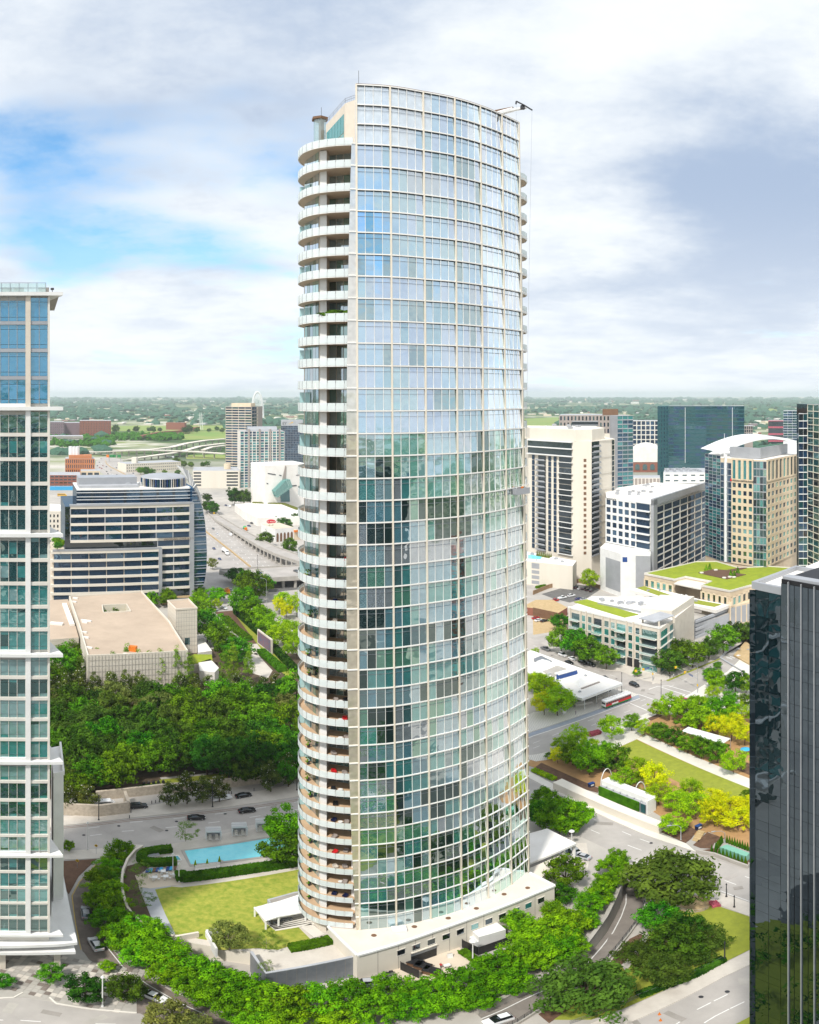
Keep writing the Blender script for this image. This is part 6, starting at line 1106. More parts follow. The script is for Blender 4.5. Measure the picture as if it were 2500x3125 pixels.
frustum([G('N', x, y, zr_).xy for x, y in ((520, 1010), (650, 950), (800, 1020), (660, 1110))], zr_, zr_+2.2, .35, 'white', 'skylight'); frustum([G('N', x, y, zr_).xy for x, y in ((60, 800), (170, 760), (330, 800), (160, 930))], zr_, zr_+1.6, .6, 'white', 'skylight')
MB().prism([G('N', x, y, zr_).xy for x, y in ((60, 770), (160, 730), (300, 800), (190, 850))], zr_+.1, zr_+1.4).build('roof_plant', 'greymetal', pv); MB().prism([G('N', x, y, zr_).xy for x, y in ((180, 910), (370, 830), (540, 890), (330, 970))], zr_, zr_+.3).build('roof_panel', 'concrete', pv)
a, c = G('N', 365, 1010, zr_).xy, G('N', 630, 935, zr_).xy; MB().strip([a, c], .5, zr_, zr_+2.2).build('blue_mural', 'blue', pv); MB().strip([a+Vector((0, 1)), c+Vector((0, 1))], 2.5, zr_+1.9, zr_+2.3).build('mural_canopy', 'white', pv)
for q in range(10): p = G('N', 700+q*24, 1130-q*9, zr_); MB().box(p.x, p.y, zr_, .9, .6, .4).build('roof_vent', 'greige', pv)
gl = [G('N', x, y, 3).xy for x, y in ((700, 1200), (1080, 1075), (1000, 1020), (500, 1120))]; MB().prism(gl, 0, 5.4).build('dining_room', 'o_black', pv)
for x, y in ((730, 1245), (890, 1185), (1045, 1130), (1160, 1075), (620, 1215)): p = G('N', x, y, 5.4); MB().tube((p.x, p.y, 0), (p.x, p.y, 5.4), .12, n=6).build('post', 'whitemetal', pv)
for (xa, ya, xb, yb) in ((600, 1340, 720, 1310), (610, 1365, 830, 1320), (900, 1250, 1050, 1195), (900, 1280, 1080, 1215)): tag(MB().strip(GS('N', [(xa, ya), (xb, yb)]), .5, 0, .9).build('terrace_planter', 'offwhite'), {600: 'white planter box under the far corner of the pavilion roof', 610: 'longer white planter box at the corner of the dining terrace', 900: 'white planter box beside the pavilion doors'}[xa] if ya != 1280 else 'white planter box nearest the tram under the pavilion roof', 'planter')
# park: wall, service kiosk, canopy
wl = [G('B', x, y, 2.6).xy for x, y in ((182, 88), (245, 60), (972, 372), (935, 405))]
tag(MB().prism(wl, 0, 2.6).build('park_wall', 'sand'), 'long thick sand-coloured wall between park and street', 'wall'); bpy.data.objects['park_wall'].data.materials[0] = MATS['cream']
ka, kc = G('B', 512, 180, 0).xy, G('B', 845, 315, 0).xy; n = outn(ka, kc); kw = Vector((-n.x*3.4, -n.y*3.4)); kio = thing('park_kiosk', 'long white framed kiosk with a green plant wall beside the park wall', 'kiosk', (ka.x, ka.y, 0)); MB().prism([ka, kc, kc+kw, ka+kw], 0, 3.2).build('body', 'greymetal', kio); MB().prism([ka-(kc-ka)*.02+kw*.35, kc+kw*.35, kc+kw*1.15, ka-(kc-ka)*.02+kw*1.15], 3.2, 5.0).build('white_beam', 'white', kio); MB().prism([ka, kc, kc+kw*.35, ka+kw*.35], 3.2, 3.3).build('tray_roof', 'steel', kio)
MB().ob((*ka, .2), (*((kc-ka)*.86), 0), (*(n*.4), 0), (0, 0, 3.3)).build('plant_wall', 'leaf_hedge', kio); MB().ob((*(kc), 0), (*((kc-ka).normalized()*.5), 0), (*(kw), 0), (0, 0, 4.9)).build('white_end', 'white', kio); MB().ob((*(kc-(kc-ka)*.1+n*.05), .2), (*((kc-ka)*.08), 0), (*(n*.1), 0), (0, 0, 3)).build('door', 'teal', kio)
for q in range(6): p = ka+(kc-ka)*(.12+q*.15)+kw*.18; MB().tube((*p, 3.3), (*p, 3.8), .3, n=8).build('roof_fan', 'steel', kio)
ca = [G('A', x, y, 4.2).xy for x, y in ((1098, 420), (1145, 392), (1445, 475), (1390, 512))]; pcan = thing('park_canopy', 'thin pale metal canopy roof under the park trees', 'canopy', (ca[0].x, ca[0].y, 0)); MB().prism(ca, 4.0, 4.25).build('roof', 'whitemetal', pcan)
for q in ca: MB().tube((*(q*.999), 0), (*(q*.999), 4), .1, n=6).build('post', 'steel', pcan)
ba = [G('B', x, y, 2.2).xy for x, y in ((1370, 548), (1420, 528), (1580, 590), (1555, 615))]; tag(MB().prism(ba, 0, 2.2).build('utility_box', 'green'), 'pale green utility cabinet ringed by small conical shrubs', 'cabinet'); bpy.data.objects['utility_box'].data.materials[0] = pm('palegreen', (.20, .45, .34), None, 1, .5)
tag(MB().strip(GS('B', [(1200, 588), (1330, 612), (1480, 668), (1570, 700), (1580, 680)]), .5, 0, 1.1).build('planter_wall', 'concrete'), 'low concrete planter wall around the conical shrubs', 'wall')
for i in range(5): o = sheet('step', GS('B', [(1170+i*9, 500-i*13), (1215+i*9, 515-i*13), (1228+i*9, 502-i*13), (1183+i*9, 487-i*13)]), .2+i*.1, 'sand', .3)

# ---- clutter that gathers on roofs
CLM = [MB().box(0, 0, 0, 2.2, 1.6, 1.3).box(0, 0, 1.3, 1.2, 1.2, .25).mesh('roof_unit', q) for q in ('louvre', 'roofgrey', 'whitemetal')]+[MB().tube((0, 0, 0), (0, 0, 1.1), .22, n=7).tube((0, 0, 1.1), (0, 0, 1.3), .35, n=7).mesh('roof_vent', 'steel'), MB().box(0, 0, 0, 5, .5, .5).mesh('roof_duct', 'whitemetal')]
def clutter(parent, pts, z, n, sc=1.0):
    pts = [Vector((q[0], q[1])) for q in pts]; c = sum(pts, Vector((0, 0)))/len(pts)
    for _ in range(n):
        i = random.randrange(len(pts)); e = pts[i].lerp(pts[(i+1) % len(pts)], random.random()); p = c.lerp(e, random.uniform(.1, .82)); me = random.choice(CLM)
        link(me.name.split('.')[0], me, parent, mw=Matrix.Translation((p.x, p.y, z))@Matrix.Rotation(random.choice((0, 1.57))+.3, 4, 'Z')@Matrix.Scale(sc*random.uniform(.7, 1.2), 4))
random.seed(71)
clutter(mr_, [A6, B6, C6, C6+Vector((-30, 30)), A6+Vector((10, 40))], Z6-.2, 26); clutter(bt, [a7[0]+Vector((20, 12)), a7[4]+Vector((0, 12)), a7[5]+Vector((-16, 14))], Z7-.3, 10); clutter(ofb, [g0, g1, g1-un*32, g0-un*32], 67.9, 22, 1.3); clutter(ap, [a8+(d8-b8)*.3, b8+(d8-b8)*.4, d8, a8+(d8-b8)*.5], Z8, 24); clutter(pd1, pp, 15.5, 8); clutter(cr1, [A1, B1, C1, C1+Vector((-6, 30)), A1+Vector((0, 40))], ZR+7.5, 14); clutter(tdk, td, 12.2, 10, .7); clutter(sg_, lg, zl-.2, 9, .7); clutter(pv, rf, zr_, 12, .5); clutter(dt, [K0+kb*2+kd*1, K0+kb*7+kd*1, K0+kb*7+kd*7], dz0-.1, 6, .35)
# ================================================================== TREES
def trunk_mesh(seed, h, r, m='bark', R=4.0, limbs=6):
    rg = random.Random(seed); b = MB(); top = Vector((rg.uniform(-.2, .2), rg.uniform(-.2, .2), h)); b.tube((0, 0, -.2), top, r, r*.7, n=7); b.tube(top, top+Vector((0, 0, R*.8)), r*.65, r*.15, n=6)
    for i in range(limbs):
        a = 6.28*i/limbs+rg.uniform(-.3, .3); e = Vector((math.cos(a)*R*rg.uniform(.45, .8), math.sin(a)*R*rg.uniform(.45, .8), h+R*rg.uniform(.3, .9))); m1 = top.lerp(e, .5)+Vector((0, 0, R*.08)); b.tube(top, m1, r*.5, r*.3, n=5); b.tube(m1, e, r*.3, r*.08, n=5)
    return b.mesh('trunk', m)
KIND = {  # kind: (leaf, kwargs, trunk height, trunk radius, crown centre height, bark)
    'ring': ('leaf_ring', dict(rz=.80, nc=80, nl=75, ls=.46), 2.6, .16, 4.6, 'bark'), 'dark': ('leaf_dark', dict(rz=.78, nc=80, nl=60, ls=.48), 2.6, .24, 4.6, 'bark'),
    'mid': ('leaf_mid', dict(rz=.8, nc=76, nl=60, ls=.46), 2.6, .2, 4.6, 'bark'), 'lime': ('leaf_lime', dict(rz=.82, nc=70, nl=58, ls=.42), 2.8, .13, 4.8, 'bark'),
    'yellow': ('leaf_yellow', dict(rz=.80, nc=70, nl=58, ls=.42), 2.8, .13, 4.8, 'bark'), 'mag': ('leaf_mag', dict(rx=.85, rz=1.25, nc=70, nl=60, ls=.40, tip=.5, petals=.035), 2.0, .2, 5.6, 'bark'),
    'cyp': ('leaf_cyp', dict(rx=.72, rz=1.7, nc=60, nl=50, ls=.36, tip=.7, openness=.6), 2.0, .2, 7.2, 'bark'), 'young': ('leaf_young', dict(rz=1.0, nc=42, nl=34, ls=.34, openness=.9), 2.4, .08, 4.8, 'palebark'),
    'oak': ('leaf_oak', dict(rz=.62, nc=100, nl=62, ls=.44), 2.4, .3, 4.0, 'bark'), 'olive': ('leaf_olive', dict(rz=.8, nc=70, nl=56, ls=.44, openness=.6), 2.6, .2, 4.6, 'palebark')}
PROTO = {}
for ki, (kn_, (leaf, kw, th, trr, chh, bk_)) in enumerate(KIND.items()):
    PROTO[kn_] = [(crown_mesh(100*ki+v, leaf, **kw), trunk_mesh(100*ki+v, th, trr, bk_)) for v in range(3 if kn_ not in ('oak', 'young', 'olive') else 2)]
DESC = {'ring': 'bright green leafy', 'dark': 'dark green spreading', 'mid': 'mid green rounded', 'lime': 'lime green young', 'yellow': 'yellow-leaved', 'mag': 'white-blossomed magnolia', 'cyp': 'pale green feathery conical', 'young': 'thin pale sapling-like', 'oak': 'broad grey-green live oak', 'olive': 'dull olive-green'}
NTREE = [0]; SC = [1.2]
def put_tree(loc, R, kind, label, group, zs=1.0):
    cm, tm = random.choice(PROTO[kind]); s = R/4.0; t = thing('tree', label, 'tree', loc, random.uniform(0, 6.28), group); t.scale = (s*random.uniform(.9, 1.1), s*random.uniform(.9, 1.1), s*zs*random.uniform(.86, 1.2))
    c = link('crown', cm, t, local=True); c.location = (0, 0, KIND[kind][4]); link('trunk', tm, t, local=True); NTREE[0] += 1; return t
def place(k, x, y, r, kind, zb=0.):
    sx, sy = P(k, x, y); rs = r/ZM[k][2]; R = 4.0
    for _ in range(6):
        zc_ = zb+KIND[kind][4]*R/4.0; d = (H-zc_)/math.tan((sy-Y0)/F); R = rs/F*d*SC[0]
        if kind == 'oak': R *= 1.0
    p = PD(sx, d); p.z = zb; return p, R
def trees(group, where, lst, zb=0.):
    rec = []
    for it in lst: k, x, y, r, kind = it; p, R = place(k, x, y, r, kind, zb); rec.append((P(k, x, y)[0], p, R, kind))
    cnt = {}
    for q in sorted(rec, key=lambda q: q[0]):
        i = cnt.get(q[3], 0); cnt[q[3]] = i+1
        put_tree(q[1], q[2], q[3], f'{ordn(i)} {DESC[q[3]]} tree {where}', group)
random.seed(77)
trees('trees of the curved row by the drive', 'from the street end of the curved row', [('F', *q, 'ring') for q in ((460, 190, 68), (425, 235, 62), (385, 300, 74), (345, 365, 82), (400, 385, 70), (325, 430, 84), (405, 450, 80), (345, 500, 82), (425, 540, 84), (375, 600, 88), (475, 635, 95), (440, 700, 100), (560, 680, 100), (650, 725, 105))])
trees('trees of the curved row below the lawn', 'along the curved row below the lawn', [('E', *q, 'ring') for q in ((720, 110, 100), (850, 150, 110), (800, 220, 90), (960, 200, 115), (1070, 270, 120), (990, 320, 105), (1200, 340, 120), (1110, 400, 105), (1330, 400, 125), (1240, 460, 110), (1450, 450, 125), (1380, 540, 110), (1590, 500, 130), (1500, 590, 115), (1700, 520, 125), (1640, 600, 120))])
trees('trees of the curved row below the podium', 'along the curved row below the podium', [('D', *q, 'ring') for q in ((240, 870, 125), (330, 960, 110), (420, 850, 120), (560, 930, 120), (660, 820, 120), (760, 900, 115), (880, 820, 120), (960, 880, 115), (1080, 770, 130), (1160, 840, 110), (1280, 690, 130), (1350, 760, 110), (1420, 620, 120), (1530, 590, 120), (1480, 480, 105), (1600, 470, 110), (1395, 415, 75), (1640, 560, 110), (1690, 420, 100), (1610, 350, 70))])
SC[0] = 1.02
trees('trees between podium and ramp', 'between the podium corner and the ramp', [('C', *q, 'ring') for q in ((80, 580, 95), (170, 500, 100), (265, 470, 100), (330, 520, 85), (330, 380, 90), (410, 300, 90), (400, 390, 75), (470, 230, 90), (520, 170, 80), (540, 90, 85), (570, 40, 70))]+[('C', 275, 120, 115, 'mid'), ('C', 250, 230, 85, 'mid')])
SC[0] = 1.1
trees('live oaks in the corner garden', 'in the corner garden beside the ramp', [('C', 890, 160, 215, 'oak'), ('C', 810, 370, 120, 'mid'), ('C', 960, 430, 120, 'dark'), ('C', 1060, 480, 125, 'oak'), ('C', 900, 530, 140, 'dark'), ('C', 720, 570, 125, 'oak'), ('C', 850, 680, 135, 'oak'), ('C', 400, 790, 250, 'oak'), ('C', 1000, 570, 110, 'oak')])
SC[0] = 1.3
# sculpture garden wood: rows from the street wall to the museum
random.seed(99); lst = []
for j, y in enumerate((425, 345, 265, 185, 105, 25, -50)):
    for i in range(11):
        x = -20+i*165+(82 if j % 2 else 0)+random.uniform(-35, 35); yy = y+random.uniform(-22, 22)
        if y > 400 and 560 < x < 1120: continue
        if x > 1690: continue
        lst.append((x, yy, random.uniform(88, 120)*(1-.02*j), random.choice(['dark', 'dark', 'mid', 'mid', 'oak'] if j < 5 else ['dark', 'mid', 'olive', 'mid', 'oak'])))
rows = ['front', 'second', 'third', 'fourth', 'fifth', 'sixth', 'seventh']
for j, y in enumerate((425, 345, 265, 185, 105, 25, -50)):
    sel = [q for q in lst if abs(q[1]-y) <= 23]; trees('trees of the walled garden', f'in the {rows[j]} row behind the stone wall', [('G', *q) for q in sel])
trees('magnolias by the museum', 'in the screen before the museum', [('H', x, 690+random.uniform(-12, 12), 58, 'mag') for x in (70, 140, 225, 330, 440, 540, 630, 905, 1010, 1100, 1190, 1285, 1380, 1470, 1555, 1640)])
trees('cypresses by the museum', 'before the museum wall', [('H', x, y, 62, 'cyp') for x, y in ((230, 590), (340, 560), (455, 600), (545, 580), (620, 590), (690, 590), (775, 590), (885, 590), (970, 600), (1265, 530), (1370, 550), (1210, 590))]+[('H', 110, 560, 110, 'mid'), ('H', 60, 640, 90, 'mid'), ('H', 150, 470, 75, 'mid')])
trees('trees beside the museum', 'in the garden beside the mural', [('H', 1090, 270, 95, 'mid'), ('H', 1070, 190, 65, 'mid'), ('H', 1160, 345, 70, 'mid'), ('H', 1215, 420, 75, 'mid'), ('H', 1290, 440, 85, 'mid'), ('H', 1040, 110, 60, 'ring'), ('H', 1150, 60, 50, 'ring'), ('H', 1330, 130, 75, 'ring'), ('H', 1400, 180, 70, 'ring'), ('H', 1470, 220, 65, 'ring'), ('H', 1520, 280, 65, 'ring'), ('H', 1600, 330, 80, 'lime'), ('H', 1650, 300, 70, 'lime'), ('H', 1690, 420, 70, 'lime'), ('H', 1600, 100, 52, 'lime'), ('H', 1575, 150, 40, 'yellow'), ('H', 1625, 180, 42, 'yellow'), ('H', 1690, 150, 55, 'lime'), ('H', 820, 100, 45, 'ring'), ('H', 715, 110, 38, 'ring'), ('H', 1030, 60, 45, 'ring'), ('H', 1155, 140, 28, 'lime')])
trees('magnolias along the garden street', 'along the garden street', [('G', 150, 600, 75, 'mag'), ('G', 270, 590, 80, 'mag'), ('G', 200, 525, 85, 'mid'), ('G', 820, 575, 72, 'mag'), ('G', 930, 555, 76, 'mag'), ('G', 1030, 545, 76, 'mag'), ('G', 1140, 540, 76, 'mag'), ('G', 1480, 470, 78, 'mag'), ('G', 1595, 435, 78, 'mag'), ('G', 1680, 420, 60, 'mag')])
trees('trees on the pool deck', 'on the deck around the lawn', [('F', 855, 60, 68, 'young'), ('F', 1480, 45, 110, 'ring'), ('F', 1450, 165, 115, 'mid'), ('F', 1530, 120, 80, 'mid'), ('F', 1125, 715, 100, 'olive'), ('F', 1350, 735, 70, 'young'), ('F', 590, 300, 60, 'young'), ('F', 600, 480, 60, 'young'), ('F', 560, 400, 45, 'young'), ('E', 1560, 290, 45, 'young')], 4.0)
SC[0] = 1.3
trees('round trees by the overpass', 'beside the overpass', [('K', 790, 1080, 110, 'dark'), ('K', 1020, 1190, 190, 'mid'), ('K', 1160, 1210, 95, 'mid'), ('K', 900, 1170, 100, 'mid')])
trees('trees by the freeway museum', 'around the cube museum and restaurant', [('K', 430, 170, 80, 'dark'), ('K', 480, 220, 60, 'dark'), ('K', 400, 60, 50, 'dark'), ('K', 760, 60, 85, 'dark'), ('K', 880, 80, 75, 'dark'), ('K', 1000, 90, 65, 'dark'), ('K', 1100, 60, 60, 'dark'), ('K', 750, 20, 50, 'ring'), ('K', 1080, 110, 55, 'ring'), ('K', 1170, 600, 85, 'dark'), ('K', 1240, 530, 60, 'dark'), ('K', 1300, 370, 45, 'dark'), ('K', 1420, 430, 85, 'dark'), ('K', 1550, 340, 60, 'dark'), ('K', 1490, 720, 85, 'mid'), ('K', 470, 950, 55, 'olive')])
trees('trees along the park lawn', 'in the row along the park lawn', [('A', *q, 'lime' if i in (0, 2, 8) else 'mid') for i, q in enumerate(((600, 385, 78), (740, 360, 50), (830, 388, 56), (940, 420, 60), (1045, 457, 60), (1142, 500, 62), (1240, 540, 66), (1350, 575, 66), (1465, 630, 80)))])
trees('grove at the lawn corner', 'in the grove at the lawn corner', [('A', 345, 450, 78, 'lime'), ('A', 240, 520, 58, 'lime'), ('A', 215, 595, 48, 'yellow'), ('A', 320, 570, 80, 'ring'), ('A', 440, 625, 95, 'ring'), ('A', 520, 565, 80, 'ring'), ('A', 640, 630, 78, 'mid'), ('A', 430, 540, 70, 'lime'), ('A', 155, 592, 26, 'mid'), ('A', 560, 640, 60, 'mid')])
trees('park trees by the crossing', 'in the park grove by the crossing', [('A', 920, 262, 48, 'lime'), ('A', 1010, 250, 72, 'lime'), ('A', 1140, 285, 90, 'ring'), ('A', 1235, 330, 80, 'ring'), ('A', 1375, 260, 88, 'ring'), ('A', 1215, 255, 70, 'ring'), ('A', 1085, 240, 50, 'lime'), ('A', 1320, 372, 60, 'yellow'), ('A', 1450, 390, 85, 'yellow'), ('A', 1545, 420, 80, 'yellow'), ('A', 1530, 290, 58, 'lime'), ('A', 1420, 320, 60, 'lime'), ('A', 1570, 880, 50, 'mid')])
trees('yellow trees behind the park wall', 'in the belt behind the park wall', [('A', 690, 770, 75, 'lime'), ('A', 780, 700, 82, 'lime'), ('A', 905, 755, 90, 'yellow'), ('A', 935, 855, 80, 'lime')]+[('B', *q) for q in ((1060, 205, 85, 'lime'), (1170, 145, 70, 'lime'), (1200, 250, 88, 'lime'), (1310, 195, 82, 'yellow'), (1330, 290, 100, 'yellow'), (1440, 225, 80, 'yellow'), (1500, 335, 88, 'yellow'), (1555, 260, 70, 'yellow'), (1620, 330, 80, 'yellow'), (1045, 372, 82, 'lime'), (820, 165, 30, 'lime'))])
trees('trees by the tram street', 'beside the park restaurant', [('A', 120, 110, 90, 'lime'), ('A', 215, 190, 95, 'lime'), ('A', 120, 215, 72, 'yellow'), ('A', 275, 175, 62, 'lime'), ('A', 60, 60, 70, 'lime'), ('J', 50, 715, 30, 'lime')])
trees('trees behind the tower', 'on the street corner behind the tower', [('B', 130, 200, 95, 'ring'), ('B', 225, 320, 125, 'ring'), ('B', 350, 310, 85, 'ring'), ('B', 90, 310, 90, 'mid'), ('B', 300, 380, 80, 'ring')])
trees('street trees by the apartments', 'along the tan apartment building', [('J', 240, 640, 68, 'mid'), ('J', 335, 640, 85, 'mid'), ('J', 430, 690, 88, 'mid'), ('J', 385, 600, 50, 'mid'), ('J', 562, 760, 66, 'mid'), ('J', 1010, 770, 85, 'dark'), ('J', 1080, 720, 70, 'mid'), ('J', 1175, 720, 85, 'mid'), ('J', 1290, 690, 66, 'dark'), ('J', 1395, 625, 80, 'mid'), ('J', 1480, 570, 60, 'dark'), ('J', 1560, 570, 62, 'dark'), ('J', 232, 500, 52, 'mid'), ('J', 290, 490, 30, 'dark'), ('J', 442, 200, 56, 'lime'), ('J', 780, 865, 25, 'ring')])
trees('trees by the low glass building', 'around the low glass building', [('O', 1010, 830, 100, 'mid'), ('O', 1120, 930, 150, 'ring'), ('O', 1430, 950, 150, 'dark'), ('O', 1600, 1000, 130, 'mid'), ('O', 1060, 1120, 105, 'lime'), ('O', 1340, 1210, 110, 'mid'), ('O', 1600, 1270, 100, 'mid'), ('O', 1140, 700, 60, 'mid')])
trees('forecourt trees', 'on the paved forecourt of the condominium', [('E', 300, 315, 72, 'mid'), ('E', 495, 415, 100, 'dark'), ('E', 745, 415, 100, 'dark'), ('E', 15, 365, 55, 'mid'), ('E', 630, 280, 40, 'ring'), ('E', 960, 590, 130, 'olive'), ('E', 1120, 640, 110, 'olive'), ('F', 138, 160, 32, 'ring')])
trees('terrace trees of the office block', 'on the roof terrace of the office block', [('I', 70, 430, 26, 'ring'), ('I', 95, 460, 26, 'ring'), ('I', 80, 475, 22, 'mid'), ('I', 120, 395, 16, 'ring'), ('I', 580, 455, 22, 'olive')], 34.5)
# far woods across the river: low clumps, one mass
rg = np.random.default_rng(8); V_ = []; F_ = []
ico = bmesh.new(); bmesh.ops.create_icosphere(ico, subdivisions=1, radius=1); iv = np.array([v.co[:] for v in ico.verts]); iff = [[v.index for v in f.verts] for f in ico.faces]; ico.free()
for q in range(6500):
    d = 1500*(12**rg.random()**1.1); lon = rg.uniform(-.56, .56); x, y = d*math.sin(lon), d*math.cos(lon)
    m = math.sin(x*.0016+1.3)*math.sin(y*.0009+.7)+.5*math.sin(x*.004-y*.003)
    if m < -.05 and rg.random() < .88: continue
    px, py = X0+lon*F, Y0+F*math.atan(H/d)
    if (330 < px < 690 and 1296 < py < 1342) or (1600 < px < 1705 and 1270 < py < 1315): continue
    if py > 1345 and 330 < px < 900: continue
    s = rg.uniform(.7, 1.4)*(7+d*.0022); p = iv*(1+.25*rg.normal(size=(len(iv), 1)))*np.array([s*1.35, s*1.35, s*.75])+np.array([x, y, s*.35]); b0 = len(V_)*len(iv); V_.append(p); F_ += [[b0+i for i in f] for f in iff]
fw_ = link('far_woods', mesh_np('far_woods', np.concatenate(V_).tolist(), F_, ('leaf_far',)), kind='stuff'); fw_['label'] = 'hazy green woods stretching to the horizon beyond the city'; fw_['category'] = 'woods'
trees('distant trees on the flood plain', 'on the green flood plain', [('V', x, y, r, 'dark') for x, y, r in ((470, 285, 22), (610, 285, 18), (700, 288, 14), (725, 288, 16), (770, 290, 12), (560, 295, 10), (940, 292, 18), (970, 285, 20), (1020, 290, 16), (1100, 290, 13), (1155, 283, 12), (1190, 293, 14))])
V_ = []; F_ = []; rg = np.random.default_rng(15)
for q in range(420):
    x = rg.uniform(20, 920); y = rg.uniform(335, 408) if x < 460 else rg.uniform(330, 365); p = G('V', x, y)
    s = rg.uniform(4.5, 10); p = iv*(1+.3*rg.normal(size=(len(iv), 1)))*np.array([s, s, s*.8])+np.array([p.x, p.y, s*.6]); b0 = len(V_)*len(iv); V_.append(p); F_ += [[b0+i for i in f] for f in iff]
fw_ = link('belt_woods', mesh_np('belt_woods', np.concatenate(V_).tolist(), F_, ('leaf_dark',)), kind='stuff'); fw_['label'] = 'dark belt of trees behind the freeway loops'; fw_['category'] = 'woods'
trees('trees beside the freeway', 'beside the freeway bend', [('V', x, y, r, 'mid') for x, y, r in ((640, 560, 22), (680, 572, 22), (720, 580, 20), (880, 505, 24), (930, 520, 20), (980, 525, 18), (1090, 515, 16), (1060, 525, 14), (800, 575, 14), (890, 580, 14))])
# ---- hedges: a clipped body with leaves standing out of it
def hedge(label, pts, w, z0, z1, leaf='leaf_hedge', dens=26, ls=.3):
    b = MB(); b.strip(pts, w*.92, z0, z1-.06); o = b.build('hedge', 'soil'); tag(o, label, 'hedge'); o.data.materials[0] = MATS[leaf]
    rg = np.random.default_rng(len(label)); vs = []; 
    for a, c in zip(pts[:-1], pts[1:]):
        a, c = Vector((a[0], a[1])), Vector((c[0], c[1])); L_ = (c-a).length; t = (c-a)/L_; q = Vector((-t.y, t.x)); m = int(L_*(w+2*(z1-z0))*dens)
        for _ in range(m):
            s = rg.random()*L_; u = rg.random()*(w+2*(z1-z0)); h = z1-z0
            if u < h: p = a+t*s+q*w*.5; z = z0+u; nn = Vector((q.x, q.y, .3))
            elif u < h+w: p = a+t*s+q*(w*.5-(u-h)); z = z1; nn = Vector((0, 0, 1))
            else: p = a+t*s-q*w*.5; z = z0+(u-h-w); nn = Vector((-q.x, -q.y, .3))
            nn = (nn+Vector(rg.normal(size=3))*.6).normalized(); x = nn.orthogonal().normalized()*ls*rg.uniform(.5, 1); y = nn.cross(x)*.7; c0 = Vector((p.x, p.y, z))+nn*rg.uniform(-.03, .12); vs += [c0-x, c0+y, c0+x, c0-y]
    n = len(vs)//4; me = mesh_np('leaves', [tuple(v) for v in vs], [(4*i, 4*i+1, 4*i+2, 4*i+3) for i in range(n)], (leaf,)); l = link('leaves', me, o, local=True); l['kind'] = 'stuff'; return o
ZD = 4.0
hedge('long clipped green hedge between pool and lawn', [G('F', x, y, ZD) for x, y in ((835, 375), (1000, 355), (1250, 320), (1560, 272))], 2.2, ZD, ZD+1.9)
hedge('short clipped hedge arm beside the patio tables', [G('F', x, y, ZD) for x, y in ((822, 345), (838, 385))], 2.2, ZD, ZD+1.85)
hedge('curved clipped hedge around the small spa pool', [G('F', x, y, ZD) for x, y in ((770, 195), (680, 205), (610, 215), (580, 245), (600, 275), (680, 280), (800, 272))], 2.0, ZD, ZD+1.7)
hedge('dark clipped hedge on the lawn near the podium', [G('D', x, y, ZD) for x, y in ((65, 575), (180, 555), (310, 525))], 2.0, ZD, ZD+1.4)
hedge('low green hedge in front of the parking fence', [G('J', x, y) for x, y in ((60, 270), (160, 250), (265, 235))], 1.5, 0, 1.5)
hedge('clipped hedge under the magnolias by the garden wall', [G('G', x, y) for x, y in ((610, 572), (760, 560))], 2.5, 0, 1.6, 'leaf_dark')
hedge('long planted hedge line before the mural', GS('H', [(1280, 200), (1380, 290), (1480, 380), (1560, 470), (1680, 600)]), 3, 0, 2.6, 'leaf_dark', 10, .5); hedge('row of shrubs on the brown planting bed', GS('H', [(1210, 245), (1290, 330), (1370, 390)]), 3.5, 0, 2.2, 'leaf_hedge', 10, .5); hedge('clipped shrubs beside the garden steps', GS('H', [(1450, 470), (1520, 530), (1600, 600)]), 3.5, 0, 2.2, 'leaf_hedge', 10, .5)
hedge('yellow-green shrub strip on the park planting bed', GS('A', [(40, 705), (110, 735), (195, 772)]), 2.0, 0.2, .9, 'leaf_lime', 14, .35); hedge('dark purple clipped box hedge beside the tram street', GS('A', [(435, 460), (515, 438)]), 2.0, .1, 1.3, 'pink', 20, .3)
hedge('shrubs along the pavement fence of the corner garden', GS('C', [(690, 830), (860, 765), (1000, 715), (1180, 620)]), 1.6, .1, 1.1, 'leaf_dark', 14, .35)
random.seed(6)
cone = [MB().tube((0, 0, 0), (0, 0, .5), .35, .5, n=8).tube((0, 0, .5), (0, 0, 2.6), .5, .04, n=8).mesh('foliage', 'leaf_hedge')]
for i in range(30):
    f = i/29; row = i % 3; u = (i//3)/9; x, y = ((1312+u*240, 590+u*80), (1335+u*30, 520+u*6), (1420+u*165, 520+u*62))[row] if row != 1 else (1340+u*45, 575-u*55)
    p = G('B', x, y); t = thing('conical_shrub', f'narrow conical evergreen, {ordn(i//3)} in the {("street side", "end", "park side")[row]} rank by the utility cabinet', 'shrub', (p.x, p.y, .2), 0, 'conical shrubs by the cabinet'); link('foliage', cone[0], t, local=True).scale = (.8, .8, random.uniform(.9, 1.15))
